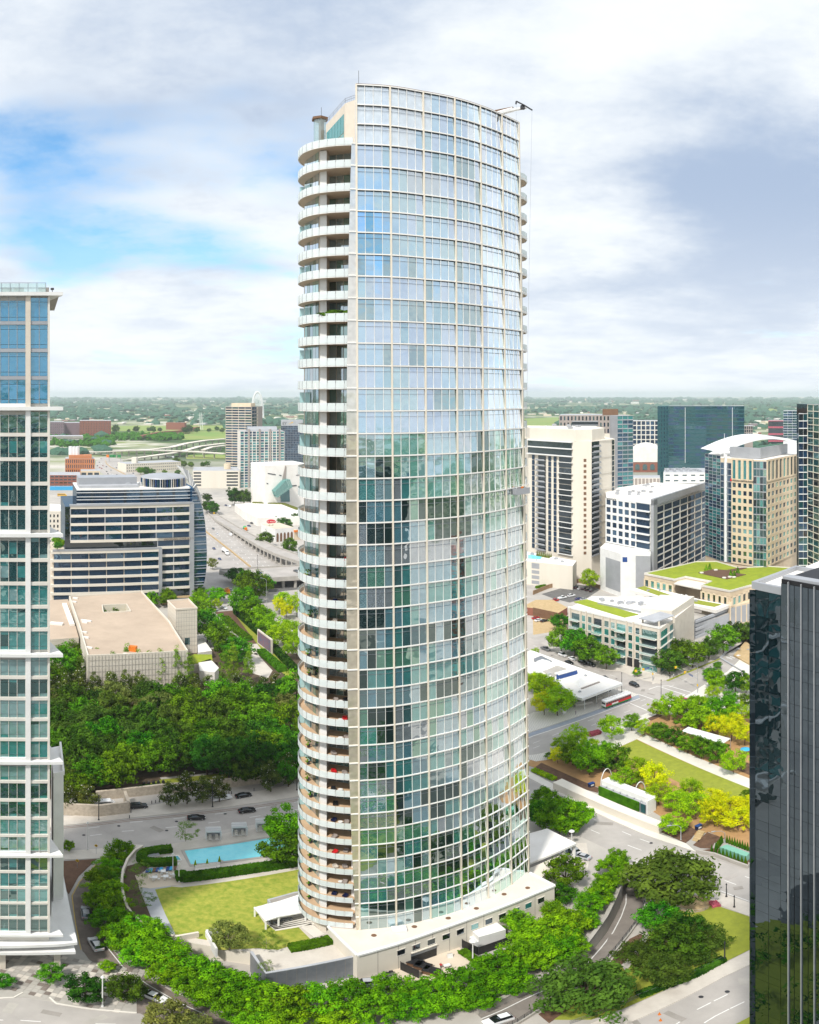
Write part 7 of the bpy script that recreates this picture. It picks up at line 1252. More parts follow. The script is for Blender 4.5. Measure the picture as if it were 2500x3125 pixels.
# ================================================================== VEHICLES
def loft(secs, m, name):                                      # cross-sections along x: (x, half width bottom, half width top, z bottom, z top)
    b = MB(); v = []
    for (x, w0, w1, z0, z1) in secs: v += [(x, -w0, z0), (x, w0, z0), (x, w0*1.02, z0+(z1-z0)*.55), (x, w1, z1), (x, -w1, z1), (x, -w0*1.02, z0+(z1-z0)*.55)]
    n = len(secs); f = [tuple(range(6)), tuple(reversed(range(6*(n-1), 6*n)))]
    for i in range(n-1):
        for q in range(6): f.append((6*i+q, 6*i+(q+1) % 6, 6*i+6+(q+1) % 6, 6*i+6+q))
    b.add(v, f); return b.mesh(name, m, False)
CARS = {}
def car_proto(kind):
    t = thing('car', '', 'car', (0, 0, -500))
    S = {'sedan': ([(-2.35, .75, .7, .35, .75), (-2.2, .88, .82, .28, .95), (-1.2, .92, .86, .25, 1.0), (1.0, .92, .86, .25, .98), (2.1, .88, .8, .28, .82), (2.35, .7, .62, .35, .65)], [(-1.75, .78, .70, .93, 1.0), (-1.1, .80, .62, .93, 1.38), (.25, .80, .62, .93, 1.40), (1.05, .80, .74, .93, .99)], 1.45),
         'suv': ([(-2.4, .82, .8, .4, 1.05), (-2.3, .95, .9, .35, 1.12), (-1.2, .97, .92, .3, 1.15), (1.1, .97, .92, .3, 1.12), (2.2, .93, .86, .35, 1.0), (2.42, .78, .7, .4, .8)], [(-2.25, .84, .74, 1.08, 1.2), (-1.9, .86, .70, 1.08, 1.72), (.35, .86, .70, 1.08, 1.76), (1.1, .86, .80, 1.08, 1.14)], 1.5),
         'pickup': ([(-2.9, .95, .92, .5, 1.1), (-2.8, .98, .95, .45, 1.15), (-.6, .98, .95, .4, 1.15), (1.3, .98, .95, .4, 1.15), (2.6, .95, .88, .42, 1.05), (2.9, .85, .78, .5, .85)], [(-.9, .86, .78, 1.1, 1.7), (-.7, .86, .74, 1.1, 1.85), (.7, .86, .74, 1.1, 1.85), (1.5, .86, .8, 1.1, 1.16)], 1.85),
         'van': ([(-2.6, .95, .9, .4, 2.0), (-2.5, 1.0, .92, .35, 2.15), (1.2, 1.0, .92, .35, 2.15), (1.9, .98, .85, .35, 1.5), (2.6, .9, .8, .4, .95)], [(-2.0, 1.02, .96, 1.3, 1.85), (1.1, 1.02, .96, 1.3, 1.85), (1.75, 1.0, .9, 1.25, 1.6)], 1.6)}[kind]
    link('body', loft(S[0], 'paint_black', 'body'), t, local=True); link('window_glass', loft(S[1], 'carglass', 'window_glass'), t, local=True)
    if kind != 'van':
        c = S[1]; x0, x1 = c[1][0], c[2][0]; z = c[1][4]; link('roof_panel', MB().add([(x0+.05, -.60, z+.02), (x1, -.60, z+.035), (x1, .60, z+.035), (x0+.05, .60, z+.02), (x0+.05, -.60, z-.02), (x1, -.60, z-.02), (x1, .60, z-.02), (x0+.05, .60, z-.02)], [(0, 1, 2, 3), (0, 4, 5, 1), (1, 5, 6, 2), (2, 6, 7, 3), (3, 7, 4, 0)]).mesh('roof_panel', 'paint_black'), t, local=True)
    wm = MB().tube((0, -.12, 0), (0, .12, 0), .34, n=12).mesh('wheel', 'rubber'); rim_ = MB().tube((0, -.13, 0), (0, .13, 0), .2, n=8).mesh('rim', 'steel')
    for sx in (-1, 1):
        for sy in (-1, 1): w_ = link('wheel', wm, t, local=True); w_.location = (sx*S[2], sy*.84, .34); link('rim', rim_, w_, local=True)
    fr = S[0][-2]; rr_ = S[0][1]
    for sy in (-1, 1):
        link('headlight', MB().box(0, 0, 0, .3, .35, .16).mesh('headlight', 'whitemetal'), t, local=True).location = (fr[0]+.06, sy*.62, fr[4]-.22); link('tail_light', MB().box(0, 0, 0, .15, .35, .16).mesh('tail_light', 'red'), t, local=True).location = (rr_[0]-.06, sy*.64, rr_[4]-.25)
    return t
for k in ('sedan', 'suv', 'pickup', 'van'): CARS[k] = car_proto(k)
def car(kind, k, x, y, x2, y2, paint, label, group=None, z=0.06, cat=None):
    a = G(k, x, y, z+.6); d = G(k, x2, y2, z+.6)-a; p = (a.x, a.y, z); rz = math.atan2(d.y, d.x)
    o = dup(CARS[kind], p, rz, label, group, 1.0, {'body': paint, 'roof_panel': paint}); o['category'] = cat or {'pickup': 'pickup', 'van': 'van'}.get(kind, 'car'); o.name = {'sedan': 'sedan_car', 'suv': 'suv_car', 'pickup': 'pickup_truck', 'van': 'delivery_van'}[kind]; return o
gs = 'cars on the garden street'
car('suv', 'G', 610, 668, 700, 660, 'paint_black', 'black pickup-like SUV parked by the nearer stone wall'); car('van', 'G', 395, 655, 480, 650, 'paint_white', 'white van half hidden behind the nearer stone wall', z=.1)
car('sedan', 'G', 990, 742, 1080, 738, 'paint_black', 'black sedan driving in the lane nearest the cabanas', gs); car('sedan', 'G', 1323, 694, 1420, 680, 'paint_black', 'black sedan driving alone further along the garden street', gs); car('pickup', 'G', 1155, 615, 1240, 600, 'paint_white', 'white pickup parked behind the magnolias'); car('sedan', 'G', 1300, 596, 1390, 580, 'paint_black', 'black sedan parked in front of the white pickup')
car('suv', 'F', 245, 572, 240, 530, 'paint_silver', 'silver SUV under the curved tree row on the ring drive'); car('suv', 'F', 305, 765, 280, 725, 'paint_white', 'white SUV with black roof on the ring drive'); car('sedan', 'E', 905, 462, 1000, 500, 'paint_white', 'white electric sedan coming out below the forecourt trees')
car('suv', 'D', 1285, 985, 1200, 1010, 'paint_white', 'white SUV on the sunken ramp at the lower picture edge', z=-.8); car('suv', 'D', 560, 765, 620, 760, 'paint_silver', 'grey SUV half hidden under trees by the podium'); car('sedan', 'D', 1375, 640, 1420, 600, 'paint_silver', 'silver car glimpsed between the row trees by the ramp')
car('suv', 'B', 305, 590, 260, 600, 'paint_white', 'white SUV parked under the entrance canopy', z=.1); car('sedan', 'B', 385, 612, 340, 600, 'paint_silver', 'silver sedan beside the entrance canopy', z=.1); car('sedan', 'C', 1010, 112, 1060, 130, 'paint_magenta', 'dark red car passing behind the live oak')
for x, y, p, kk, lb in ((220, 605, 'paint_grey', 'pickup', 'dark grey pickup driving past the apartment trees'), (445, 682, 'paint_white', 'suv', 'white SUV first in the parked row by the apartments'), (573, 730, 'paint_white', 'sedan', 'white sedan second in the parked row by the apartments'), (530, 780, 'paint_black', 'sedan', 'black sedan driving beside the parked white sedan'), (705, 780, 'paint_black', 'suv', 'black crossover third in the parked row by the apartments'), (820, 812, 'paint_black', 'suv', 'black boxy SUV last in the parked row by the apartments'), (1385, 1075, 'paint_black', 'suv', 'black crossover in the middle of the intersection')): car(kk, 'N', x, y, x+80, y+32, p, lb, 'cars on the cross street')
car('suv', 'O', 565, 1280, 480, 1265, 'paint_magenta', 'dark red crossover at the crossing behind the lime trees')
for i, (x, y, p, kk) in enumerate(((345, 262, 'paint_black', 'suv'), (370, 268, 'paint_silver', 'sedan'), (400, 270, 'paint_black', 'suv'), (425, 278, 'paint_black', 'sedan'), (455, 285, 'paint_black', 'suv'))): car(kk, 'J', x, y, x+18, y-12, p, f'{("black SUV", "silver sedan", "black SUV", "black sedan", "black SUV")[i]} parked {ordn(i)} along the fence of the asphalt lot', 'cars in the car park')
for x, y, p, kk, lb in ((193, 355, 'paint_red', 'pickup', 'red pickup in the car park'), (248, 335, 'paint_white', 'pickup', 'white pickup next to the red pickup'), (312, 320, 'paint_white', 'suv', 'white SUV alone in the car park lane'), (365, 340, 'paint_blue', 'sedan', 'blue car behind the apartment roof in the car park'), (400, 345, 'paint_silver', 'sedan', 'pale car last behind the apartment roof'), (60, 478, 'paint_red', 'sedan', 'red car beside the tan roofed shop'), (80, 494, 'paint_white', 'sedan', 'white car beside the red car at the tan roofed shop'), (120, 498, 'paint_black', 'sedan', 'dark car behind the round bush at the shop')): car(kk, 'J', x, y, x+40, y-8, p, lb)
fwl = [(478, 487, 'paint_grey', 'sedan', 'dark car furthest up the freeway'), (532, 558, 'paint_white', 'sedan', 'white car on the freeway near the median'), (705, 572, 'paint_white', 'van', 'white passenger van on the freeway'), (488, 748, 'paint_blue', 'sedan', 'blue car behind the tanker truck'), (563, 886, 'paint_blue', 'sedan', 'blue car beside the tanker truck')]
for x, y, p, kk, lb in fwl: car(kk, 'K', x, y, x+50, y+38, p, lb, 'cars on the freeway')
for x, y, p, kk, lb, zz in ((1085, 1068, 'paint_blue', 'sedan', 'blue car on the overpass', 7.05), (1570, 1045, 'paint_grey', 'sedan', 'dark car at the tower side of the overpass', 7.05), (645, 1105, 'paint_silver', 'sedan', 'silver car turning beneath the round trees', .1), (712, 1295, 'paint_white', 'sedan', 'white car in the queue beside the crane truck', .1), (785, 1338, 'paint_white', 'pickup', 'white truck in the queue by the round tree', .1), (735, 1390, 'paint_grey', 'sedan', 'grey car last in the queue by the round tree', .1), (1100, 1432, 'paint_white', 'sedan', 'white car on the road behind the lime trees', .1), (500, 1545, 'paint_silver', 'sedan', 'silver car parked behind the square stone block', .1), (620, 1530, 'paint_white', 'sedan', 'white car parked beyond the silver one', .1), (985, 415, 'paint_black', 'sedan', 'black car near the oval restaurant sign', .1), (950, 450, 'paint_blue', 'sedan', 'dark blue car below the oval restaurant sign', .1), (690, 195, 'paint_white', 'van', 'white van by the cube museum fence', .1), (645, 180, 'paint_blue', 'sedan', 'blue car by the cube museum fence', .1), (1308, 893, 'paint_silver', 'suv', 'silver SUV under the elevated ramp', .1)): car(kk, 'K', x, y, x+55, y+18, p, lb, z=zz)
random.seed(12); cols = ['paint_white', 'paint_silver', 'paint_black', 'paint_grey', 'paint_blue', 'paint_red']; fq = [(645, 340), (620, 385), (690, 385), (735, 398), (675, 418), (740, 458), (795, 445), (755, 487), (803, 497), (870, 500), (865, 410), (925, 350), (910, 385), (935, 415), (928, 447), (990, 428), (993, 460), (1080, 480), (975, 285), (650, 405), (880, 375), (668, 295)]
for i, (x, y) in enumerate(fq): car('sedan', 'Q', x, y, x+30, y+18 if x < 860 else y+22, random.choice(cols), f'small car, {ordn(i)} counted along the far bend of the freeway', 'cars on the far freeway bend')
for k in CARS.values():
    for ch in list(k.children_recursive): bpy.data.objects.remove(ch)
    bpy.data.objects.remove(k)
# tanker, school bus, semi, green mixer
def lorry(name, label, k, x, y, x2, y2, parts, z=.06, cat='truck'):
    a = G(k, x, y, z); d = G(k, x2, y2, z)-a; t = thing(name, label, cat, (a.x, a.y, z), math.atan2(d.y, d.x))
    for nm, me in parts: link(nm, me, t, local=True)
    return t
wheels = [('wheel', MB().tube((x, -1.2, .5), (x, 1.2, .5), .5, n=10).mesh('wheel', 'rubber')) for x in (-6, -4.8, 3.2, 6.6)]
lorry('tanker_truck', 'white tanker truck on the freeway', 'K', 640, 815, 700, 868, [('tank', MB().tube((-7.5, 0, 2.1), (2.5, 0, 2.1), 1.25, n=14).mesh('tank', 'whitemetal')), ('cab', loft([(3.4, 1.2, 1.1, .6, 3.2), (5.6, 1.2, 1.1, .6, 3.2), (5.9, 1.1, 1.0, .6, 1.9), (7.6, 1.0, .9, .6, 1.7)], 'paint_white', 'cab')), ('chassis', MB().box(0, 0, .6, 14.5, 1.0, .4).mesh('chassis', 'darkmetal')), ('windscreen', MB().box(5.75, 0, 2.1, .12, 2.0, .9).mesh('windscreen', 'carglass'))]+wheels)
lorry('school_bus', 'yellow school bus in the lot behind the office block', 'Q', 165, 775, 225, 775, [('body', loft([(-5.5, 1.2, 1.1, .6, 3.1), (4.2, 1.2, 1.1, .6, 3.1), (4.5, 1.15, 1.0, .6, 1.8), (5.9, 1.0, .9, .6, 1.6)], 'paint_yellow', 'body')), ('windows', MB().box(-.8, 0, 2.0, 9, 2.5, .7).mesh('windows', 'carglass'))]+wheels[1:3], cat='bus')
lorry('mixer_truck', 'green concrete mixer truck beside the elevated ramp', 'K', 895, 510, 930, 540, [('drum', MB().tube((-3.5, 0, 2.6), (0, 0, 2.4), 1.0, 1.7, n=12).tube((0, 0, 2.4), (2, 0, 2.2), 1.7, 1.0, n=12).mesh('drum', 'paint_green')), ('cab', MB().box(3.6, 0, .7, 2.2, 2.3, 2.5).mesh('cab', 'orange')), ('chassis', MB().box(0, 0, .6, 9, 1.2, .4).mesh('chassis', 'darkmetal'))]+wheels[1:3])
lorry('semi_trailer', 'white semi-trailer on the road below the flyovers', 'Q', 1550, 282, 1620, 285, [('trailer', MB().box(-1, 0, 1.1, 14, 2.5, 2.8).mesh('trailer', 'paint_white')), ('cab', MB().box(7.6, 0, .6, 2.6, 2.4, 2.8).mesh('cab', 'paint_white'))]+wheels, z=.2)
lorry('crane_truck', 'yellow crane truck by the building site fence', 'K', 655, 1335, 690, 1370, [('body', MB().box(0, 0, .6, 8, 2.4, 1.2).mesh('body', 'yellow')), ('cab', MB().box(2.8, 0, 1.8, 2, 2.2, 1.4).mesh('cab', 'orange')), ('jib', MB().tube((-3, 0, 2.2), (3.5, 0, 4.2), .35, n=6).mesh('jib', 'yellow'))]+wheels[1:3])
# vintage tram
a = G('A', 540, 262, .1); d = G('A', 725, 196, .1)-a; Lt = d.length; tm = thing('tram', 'vintage red, green and white streetcar beside the park restaurant', 'tram', (a.x+d.x/2, a.y+d.y/2, .1), math.atan2(d.y, d.x)); hl = Lt/2-.2
link('lower_body', MB().ob((-hl, -1.25, .5), (2*hl, 0, 0), (0, 2.5, 0), (0, 0, .55)).mesh('lower_body', 'green'), tm, local=True); link('side_panel', MB().ob((-hl, -1.27, 1.05), (2*hl, 0, 0), (0, 2.54, 0), (0, 0, .85)).mesh('side_panel', 'red'), tm, local=True); link('window_band', MB().ob((-hl+.1, -1.2, 1.9), (2*hl-.2, 0, 0), (0, 2.4, 0), (0, 0, .9)).mesh('window_band', 'carglass'), tm, local=True)
for i in range(13): link('window_post', MB().box(-hl+.25+i*(2*hl-.5)/12, 0, 1.9, .22, 2.5, .9).mesh('window_post', 'red'), tm, local=True)
link('letter_board', MB().ob((-hl, -1.28, 2.8), (2*hl, 0, 0), (0, 2.56, 0), (0, 0, .3)).mesh('letter_board', 'white'), tm, local=True); link('roof', loft([(-hl-.2, 1.1, .6, 3.1, 3.4), (-hl+.6, 1.4, .8, 3.1, 3.55), (hl-.6, 1.4, .8, 3.1, 3.55), (hl+.2, 1.1, .6, 3.1, 3.4)], 'whitemetal', 'roof'), tm, local=True); link('end_panel', MB().box(-hl-.05, 0, .9, .12, 2.4, 2.1).mesh('end_panel', 'white'), tm, local=True); link('end_window', MB().box(-hl-.1, 0, 1.9, .1, 2.0, .8).mesh('end_window', 'carglass'), tm, local=True)
for i in range(6): link('roof_vent', MB().box(-hl+1.6+i*(2*hl-3)/5, 0, 3.5, 1.3, .8, .45).mesh('roof_vent', 'whitemetal'), tm, local=True)
for s in (-1, 1):
    for q in (-.8, .8): link('wheel', MB().tube((s*hl*.6+q, -1, .35), (s*hl*.6+q, 1, .35), .36, n=10).mesh('wheel', 'rubber'), tm, local=True)
link('advert_panel', MB().ob((-hl*.55, -1.31, 1.15), (hl*.5, 0, 0), (0, .03, 0), (0, 0, .6)).mesh('advert_panel', 'white'), tm, local=True)
# ================================================================== POOL DECK FURNITURE
cab = []
for i, (x, y) in enumerate(((1027, 100), (1187, 72), (1335, 45))):
    p = G('F', x, y+30, ZD); t = thing('cabana', f'white framed poolside cabana with slatted roof, {ordn(i)} from the small spa', 'cabana', p, .32, 'cabanas by the pool')
    if i == 0:
        fr_ = MB()
        for q in range(3):
            for sx in (-1.7, 1.7): fr_.box(sx, q*1.0, 0, .28, .28, 2.9)
            fr_.box(0, q*1.0, 2.7, 3.6, .28, .28)
        cab = [('frame', fr_.mesh('frame', 'whitemetal')), ('back', MB().box(0, 2.3, 0, 3.4, .1, 2.7).mesh('back', 'roofgrey')), ('floor', MB().box(0, 1, 0, 3.4, 2.6, .1).mesh('floor', 'offwhite'))]
        sl_ = MB().box(0, 0, 0, 3.5, .12, .25).mesh('slat', 'whitemetal'); pn_ = MB().box(0, 0, 0, 3.3, .5, .04).mesh('roof_panel', 'greymetal')
        lg_ = [('frame', MB().box(0, 0, .25, .75, 1.9, .08).mesh('frame', 'whitemetal')), ('backrest', MB().ob((-.37, .35, .33), (.74, 0, 0), (0, .75, .55), (0, -.04, .06)).mesh('backrest', 'offwhite')), ('pad', MB().box(0, -.3, .33, .7, 1.25, .08).mesh('pad', 'offwhite'))]+[('leg', MB().box(sx, sy, 0, .06, .06, .26).mesh('leg', 'whitemetal')) for sx in (-.33, .33) for sy in (-.85, .85)]
    for nm, me in cab: link(nm, me, t, local=True)
    for q in range(5): link('slat', sl_, t, local=True).location = (0, -.1+q*.55, 2.95)
    for q in range(4): link('roof_panel', pn_, t, local=True).location = (0, .18+q*.55, 2.9)
    for q in (-.75, .75):
        c, s = math.cos(.32), math.sin(.32); l = thing('sun_lounger', f'pale sun lounger, {("spa", "tower")[q > 0]} side of the {ordn(i)} cabana', 'sun lounger', (p.x+c*q-s*.6, p.y+s*q+c*.6, ZD+.1), .32, 'loungers in the cabanas')
        for nm, me in lg_: link(nm, me, l, local=True)
for i in range(7):
    p = G('F', 925+i*22, 313-i*3, ZD+.1); l = thing('sun_lounger', f'white sun lounger, {ordn(i)} in the row between pool and long hedge', 'sun lounger', p, .3, 'loungers along the hedge')
    for nm, me in lg_: link(nm, me, l, local=True)
for i in range(3): 
    p = G('F', 1375+i*22, 244-i*2, ZD+.1); l = thing('sun_lounger', f'lilac-grey lounger, {ordn(i)} of three under the deck trees', 'sun lounger', p, .3, 'loungers under the trees')
    for nm, me in lg_: link(nm, me, l, local=True)
for i, (x, y) in enumerate(((915, 292), (988, 285), (1063, 268))):
    p = G('F', x, y, ZD); t = thing('potted_palm', f'slim potted evergreen, {ordn(i)} along the pool edge by the hedge', 'plant', p, 0, 'potted evergreens by the pool'); link('pot', MB().tube((0, 0, 0), (0, 0, .6), .25, .35, n=10).mesh('pot', 'roofgrey'), t, local=True); link('foliage', MB().tube((0, 0, .6), (0, 0, 2.2), .35, .1, n=7).mesh('foliage', 'leaf_lime'), t, local=True)
for i, (x, y) in enumerate(((718, 330), (667, 368), (735, 362), (790, 350))):
    p = G('F', x, y, ZD+.1); t = thing('patio_table', f'white square patio table with chairs, {ordn(i)} on the paved patio', 'table', p, .3, 'patio tables'); link('top', MB().box(0, 0, .72, 1.1, 1.1, .06).mesh('top', 'white'), t, local=True); link('pedestal', MB().tube((0, 0, 0), (0, 0, .72), .08, n=6).mesh('pedestal', 'whitemetal'), t, local=True)
    for q in range(4):
        a = q*1.57+.3; c = thing('patio_chair', f'white patio chair, {("far", "street", "near", "tower")[q]} side of the {ordn(i)} patio table', 'chair', (p.x+math.cos(a+1.27)*.9, p.y+math.sin(a+1.27)*.9, p.z), a, 'patio chairs'); link('seat', MB().box(0, 0, .42, .45, .45, .06).mesh('seat', 'white'), c, local=True); link('backrest', MB().box(0, .22, .48, .45, .05, .45).mesh('backrest', 'white'), c, local=True); b = MB()
        for sx in (-.2, .2):
            for sy in (-.2, .2): link('leg', MB().box(sx, sy, 0, .04, .04, .42).mesh('leg', 'whitemetal'), c, local=True)
for i, (x, y) in enumerate(((1395, 622), (1468, 606))):
    p = G('F', x, y, ZD+.15); t = thing('dining_table', f'long pale dining table, {("lawn", "tower")[i]} side under the white pergola', 'table', p, .35, 'pergola tables'); link('top', MB().box(0, 0, .72, 2.6, 1, .07).mesh('top', 'offwhite'), t, local=True)
    for sx in (-1, 1): link('trestle', MB().box(sx, 0, 0, .1, .8, .72).mesh('trestle', 'greymetal'), t, local=True)
    for q in range(6): link('stool', MB().box(-.9+.9*(q % 3), -.85 if q < 3 else .85, 0, .4, .4, .45).mesh('stool', 'greymetal'), t, local=True)
p = G('F', 655, 225, ZD+.1); t = thing('sunbed_pair', 'blue-grey cushioned sofa in the curve of the spa hedge', 'sofa', p, .6); link('base', MB().box(0, 0, 0, 3, 1.2, .35).mesh('base', 'white'), t, local=True); link('cushion', MB().box(0, 0, .35, 2.8, 1.0, .18).mesh('cushion', 'roofgrey'), t, local=True); link('backrest', MB().box(0, .6, .35, 3, .2, .5).mesh('backrest', 'white'), t, local=True)
t = thing('striped_court', 'blue and brown striped shade sail below the spa hedge', 'awning', G('F', 700, 305, ZD))
for i in range(9): MB().prism([G('F', x, y, ZD+.5).xy for x, y in ((615+i*21, 303-i*2), (634+i*21, 301-i*2), (628+i*21, 322-i*2), (608+i*21, 324-i*2))], ZD+.3, ZD+.5).build('stripe', ['blue', 'skyblue', 'brown'][i % 3], t)
# balcony furniture on the tower
random.seed(23)
def on_bal(r, x, y): return Vector((x, y, bal[r]+.02))
seatm = [('seat', MB().box(0, 0, .2, .8, .8, .22)), ('backrest', MB().box(0, .38, .2, .8, .12, .65)), ('arm', MB().box(-.4, 0, .2, .1, .8, .4)), ('arm', MB().box(.4, 0, .2, .1, .8, .4))]; seats = {m: [(n_, b_.mesh(n_, m)) for n_, b_ in seatm] for m in ('greige', 'navy', 'red', 'pave', 'black')}
potm = MB().tube((0, 0, 0), (0, 0, .7), .25, .35, n=10).mesh('pot', 'darkmetal'); folm = crown_mesh(900, 'leaf_mid', nc=10, nl=40, ls=.22, R=.6, rz=1.2); tabm = MB().tube((0, 0, .4), (0, 0, .46), .45, n=12).tube((0, 0, 0), (0, 0, .4), .06, n=6).mesh('table_top', 'white')
for r in range(1, 24):
    for q in range(2):
        if random.random() < .72:
            m = random.choice(['greige', 'black', 'pave', 'greige', 'navy', 'red']); p = on_bal(r, -13.4+q*2.0+random.uniform(-.2, .2), 133.0+random.uniform(-.4, .5)); nm_ = {'greige': 'grey-brown', 'black': 'black', 'pave': 'beige', 'navy': 'navy', 'red': 'red'}[m]
            t = thing('balcony_chair', f'{nm_} lounge chair, {("pier", "glass")[q]} side of the balcony {ordn(r)} above the podium', 'chair', p, random.uniform(-.6, .6), 'chairs on the tower balconies')
            for n_, me in seats[m]: link(n_, me, t, local=True)
    if random.random() < .5: t = thing('balcony_table', f'small round white table on the balcony {ordn(r)} above the podium', 'table', on_bal(r, -12.3, 132.6), 0, 'tables on the tower balconies'); link('table_top', tabm, t, local=True)
    if random.random() < .55: t = thing('balcony_plant', f'potted plant on the balcony {ordn(r)} above the podium', 'plant', on_bal(r, -18.4+random.uniform(-.3, .3), 136.2), 0, 'plants on the tower balconies'); link('pot', potm, t, local=True); link('foliage', folm, t, local=True).location = (0, 0, 1.1)
bx = thing('planter_hedge', 'long leafy planter hanging over a balcony high on the tower', 'plant', Vector((-12.8, 131.9, FL[32]+1.3)))
link('foliage', crown_mesh(901, 'leaf_dark', nc=60, nl=60, ls=.2, R=1, rx=1, rz=.7), bx, local=True).scale = (2.9, .5, .9); link('trough', MB().box(0, 0, -.6, 5.5, .5, .5).mesh('trough', 'white'), bx, local=True)
# ================================================================== SERVICE COURT
t = thing('air_handler', 'large white air-handling unit behind a black fence by the podium', 'machine', G('D', 1250, 545), .0); a, c = G('D', 1172, 565).xy, G('D', 1330, 520).xy; e = c-a; n = outn(a, c); MB().ob((*a, .3), (*e, 0), (*(-n*4), 0), (0, 0, 3.4)).build('casing', 'white', t); MB().ob((*(a-e*.12), .3), (*(e*.12), 0), (*(-n*4), 0), (0, 0, 2.0)).build('intake', 'whitemetal', t)
for lb, pts in (('black mesh fence around the air-handling unit', [(1075, 560), (1170, 605), (1410, 520), (1370, 470)]), ('black screen fence beside the dumpsters', [(715, 690), (820, 740)])):
    t = thing('screen_fence', lb, 'fence', G('D', *pts[0])); q = GS('D', pts); MB().strip(q, .08, .1, 2.6).build('mesh_panel', 'black', t)
    for p in q: MB().box(p.x, p.y, 0, .14, .14, 2.8).build('post', 'darkmetal', t)
for i, (x, y) in enumerate(((800, 665), (845, 685), (893, 712))):
    p = G('D', x, y); t = thing('dumpster', f'brown dumpster with black lids, {ordn(i)} from the garage door', 'dumpster', p, -.5, 'dumpsters in the service court'); link('bin', loft([(-1.4, .8, 1.0, .15, 1.3), (1.4, .8, 1.0, .15, 1.3)], 'brown', 'bin'), t, local=True); link('lid', MB().box(-.7, 0, 1.3, 1.35, 2.0, .1).mesh('lid', 'black'), t, local=True); link('lid', MB().box(.7, 0, 1.3, 1.35, 2.0, .1).mesh('lid', 'black'), t, local=True)
for i in range(4):
    p = G('D', 605+i*18, 742-i*8); t = thing('wheelie_bin', f'dark wheeled bin, {ordn(i)} of four beside the podium corner', 'bin', p, .3, 'wheeled bins by the podium'); link('bin', loft([(-.3, .28, .34, .1, 1.0), (.3, .28, .34, .1, 1.0)], 'greymetal', 'bin'), t, local=True); link('lid', MB().box(0, 0, 1.0, .7, .7, .08).mesh('lid', 'black'), t, local=True)
p = G('D', 1003, 617); t = thing('sandwich_board', 'white folding sign board in the service court', 'sign', p, .3); link('panel', MB().ob((-.5, -.3, 0), (1, 0, 0), (0, .08, 0), (0, .3, 1.3)).mesh('panel', 'white'), t, local=True); link('panel', MB().ob((-.5, .3, 0), (1, 0, 0), (0, .08, 0), (0, -.3, 1.3)).mesh('panel', 'white'), t, local=True)
hedge('low clipped hedge strip beside the white lamp post', GS('D', [(1070, 585), (1110, 610), (1160, 645)]), 1.6, .1, .9)
# ---- repairs, covers and stains in the roads
random.seed(88)
for st, k, pts in ((garden_street, 'G', [(250, 860), (730, 820), (795, 830), (860, 770), (1180, 720), (1500, 670), (480, 800)]), (fr, 'B', [(420, 330), (540, 380), (880, 520), (965, 480), (1010, 610), (1300, 690), (1450, 760), (1500, 840)]), (br, 'C', [(700, 1000), (900, 940), (1050, 830), (1200, 800), (1300, 740)]), (ts, 'A', [(300, 400), (560, 310), (700, 260), (880, 160), (1060, 60), (950, 190)]), (cs, 'N', [(300, 690), (620, 830), (900, 950), (1150, 1000), (1500, 1150)]), (cross, 'E', [(60, 530), (300, 560), (560, 600), (180, 640)]), (fw, 'K', [(560, 650), (700, 700), (860, 820), (1000, 900), (480, 640)])):
    for x, y in pts:
        p = G(k, x, y); a = random.uniform(0, 3); q = random.random()
        if q < .35: MB().tube((p.x, p.y, .055), (p.x, p.y, .075), .42, n=14).build('manhole_cover', 'darkmetal', st)
        else: MB().box(p.x, p.y, .052, random.uniform(2, 5), random.uniform(.8, 2), .014, a).build('road_patch', random.choice(['road', 'darkconcrete', 'concrete']), st)
# ---- lamps, poles, signals
def lamp(label, k, x, y, h, style='globe', z=0., group=None):
    p = G(k, x, y, z); t = thing('street_lamp', label, 'lamp post', p, 0, group)
    m = 'white' if style in ('globe', 'disc') else 'darkmetal' if style == 'dark' else 'steel'
    link('base', MB().tube((0, 0, 0), (0, 0, .5), .28, .2, n=10).mesh('base', m), t, local=True); link('pole', MB().tube((0, 0, .5), (0, 0, h), .14, .09, n=8).mesh('pole', m), t, local=True)
    if style == 'disc': link('head', MB().tube((0, 0, h), (0, 0, h+.15), .7, .6, n=14).tube((0, 0, h+.15), (0, 0, h+.45), .6, .2, n=14).mesh('head', 'white'), t, local=True)
    elif style == 'globe': link('head', MB().tube((0, 0, h), (0, 0, h+.25), .15, .34, n=10).tube((0, 0, h+.25), (0, 0, h+.7), .34, .12, n=10).mesh('head', 'white'), t, local=True)
    elif style == 'arm': link('arm', MB().path([(0, 0, h), (-.8, 0, h+.9), (-2.6, 0, h+1.3)], .07, n=6).mesh('arm', 'steel'), t, local=True); link('head', MB().box(-3, 0, h+1.22, 1.0, .35, .18).mesh('head', 'steel'), t, local=True)
    else: link('head', MB().tube((0, 0, h), (0, 0, h+.5), .2, .1, n=8).mesh('head', 'darkmetal'), t, local=True)
    return t
lamp('white lamp post with disc head in the service court', 'D', 1137, 640, 6.5, 'disc'); lamp('tall white lamp post on the paved forecourt', 'E', 600, 522, 9, 'globe'); lamp('white lamp post on the street corner by the condominium', 'F', 256, 190, 9, 'globe'); lamp('white lamp with disc head beside the entrance canopy', 'B', 315, 560, 6, 'disc'); lamp('white lamp post beside the patio tables', 'F', 815, 385, 5.5, 'globe', 4.0); lamp('white lamp post by the striped shade sail', 'F', 778, 315, 5, 'globe', 4.0)
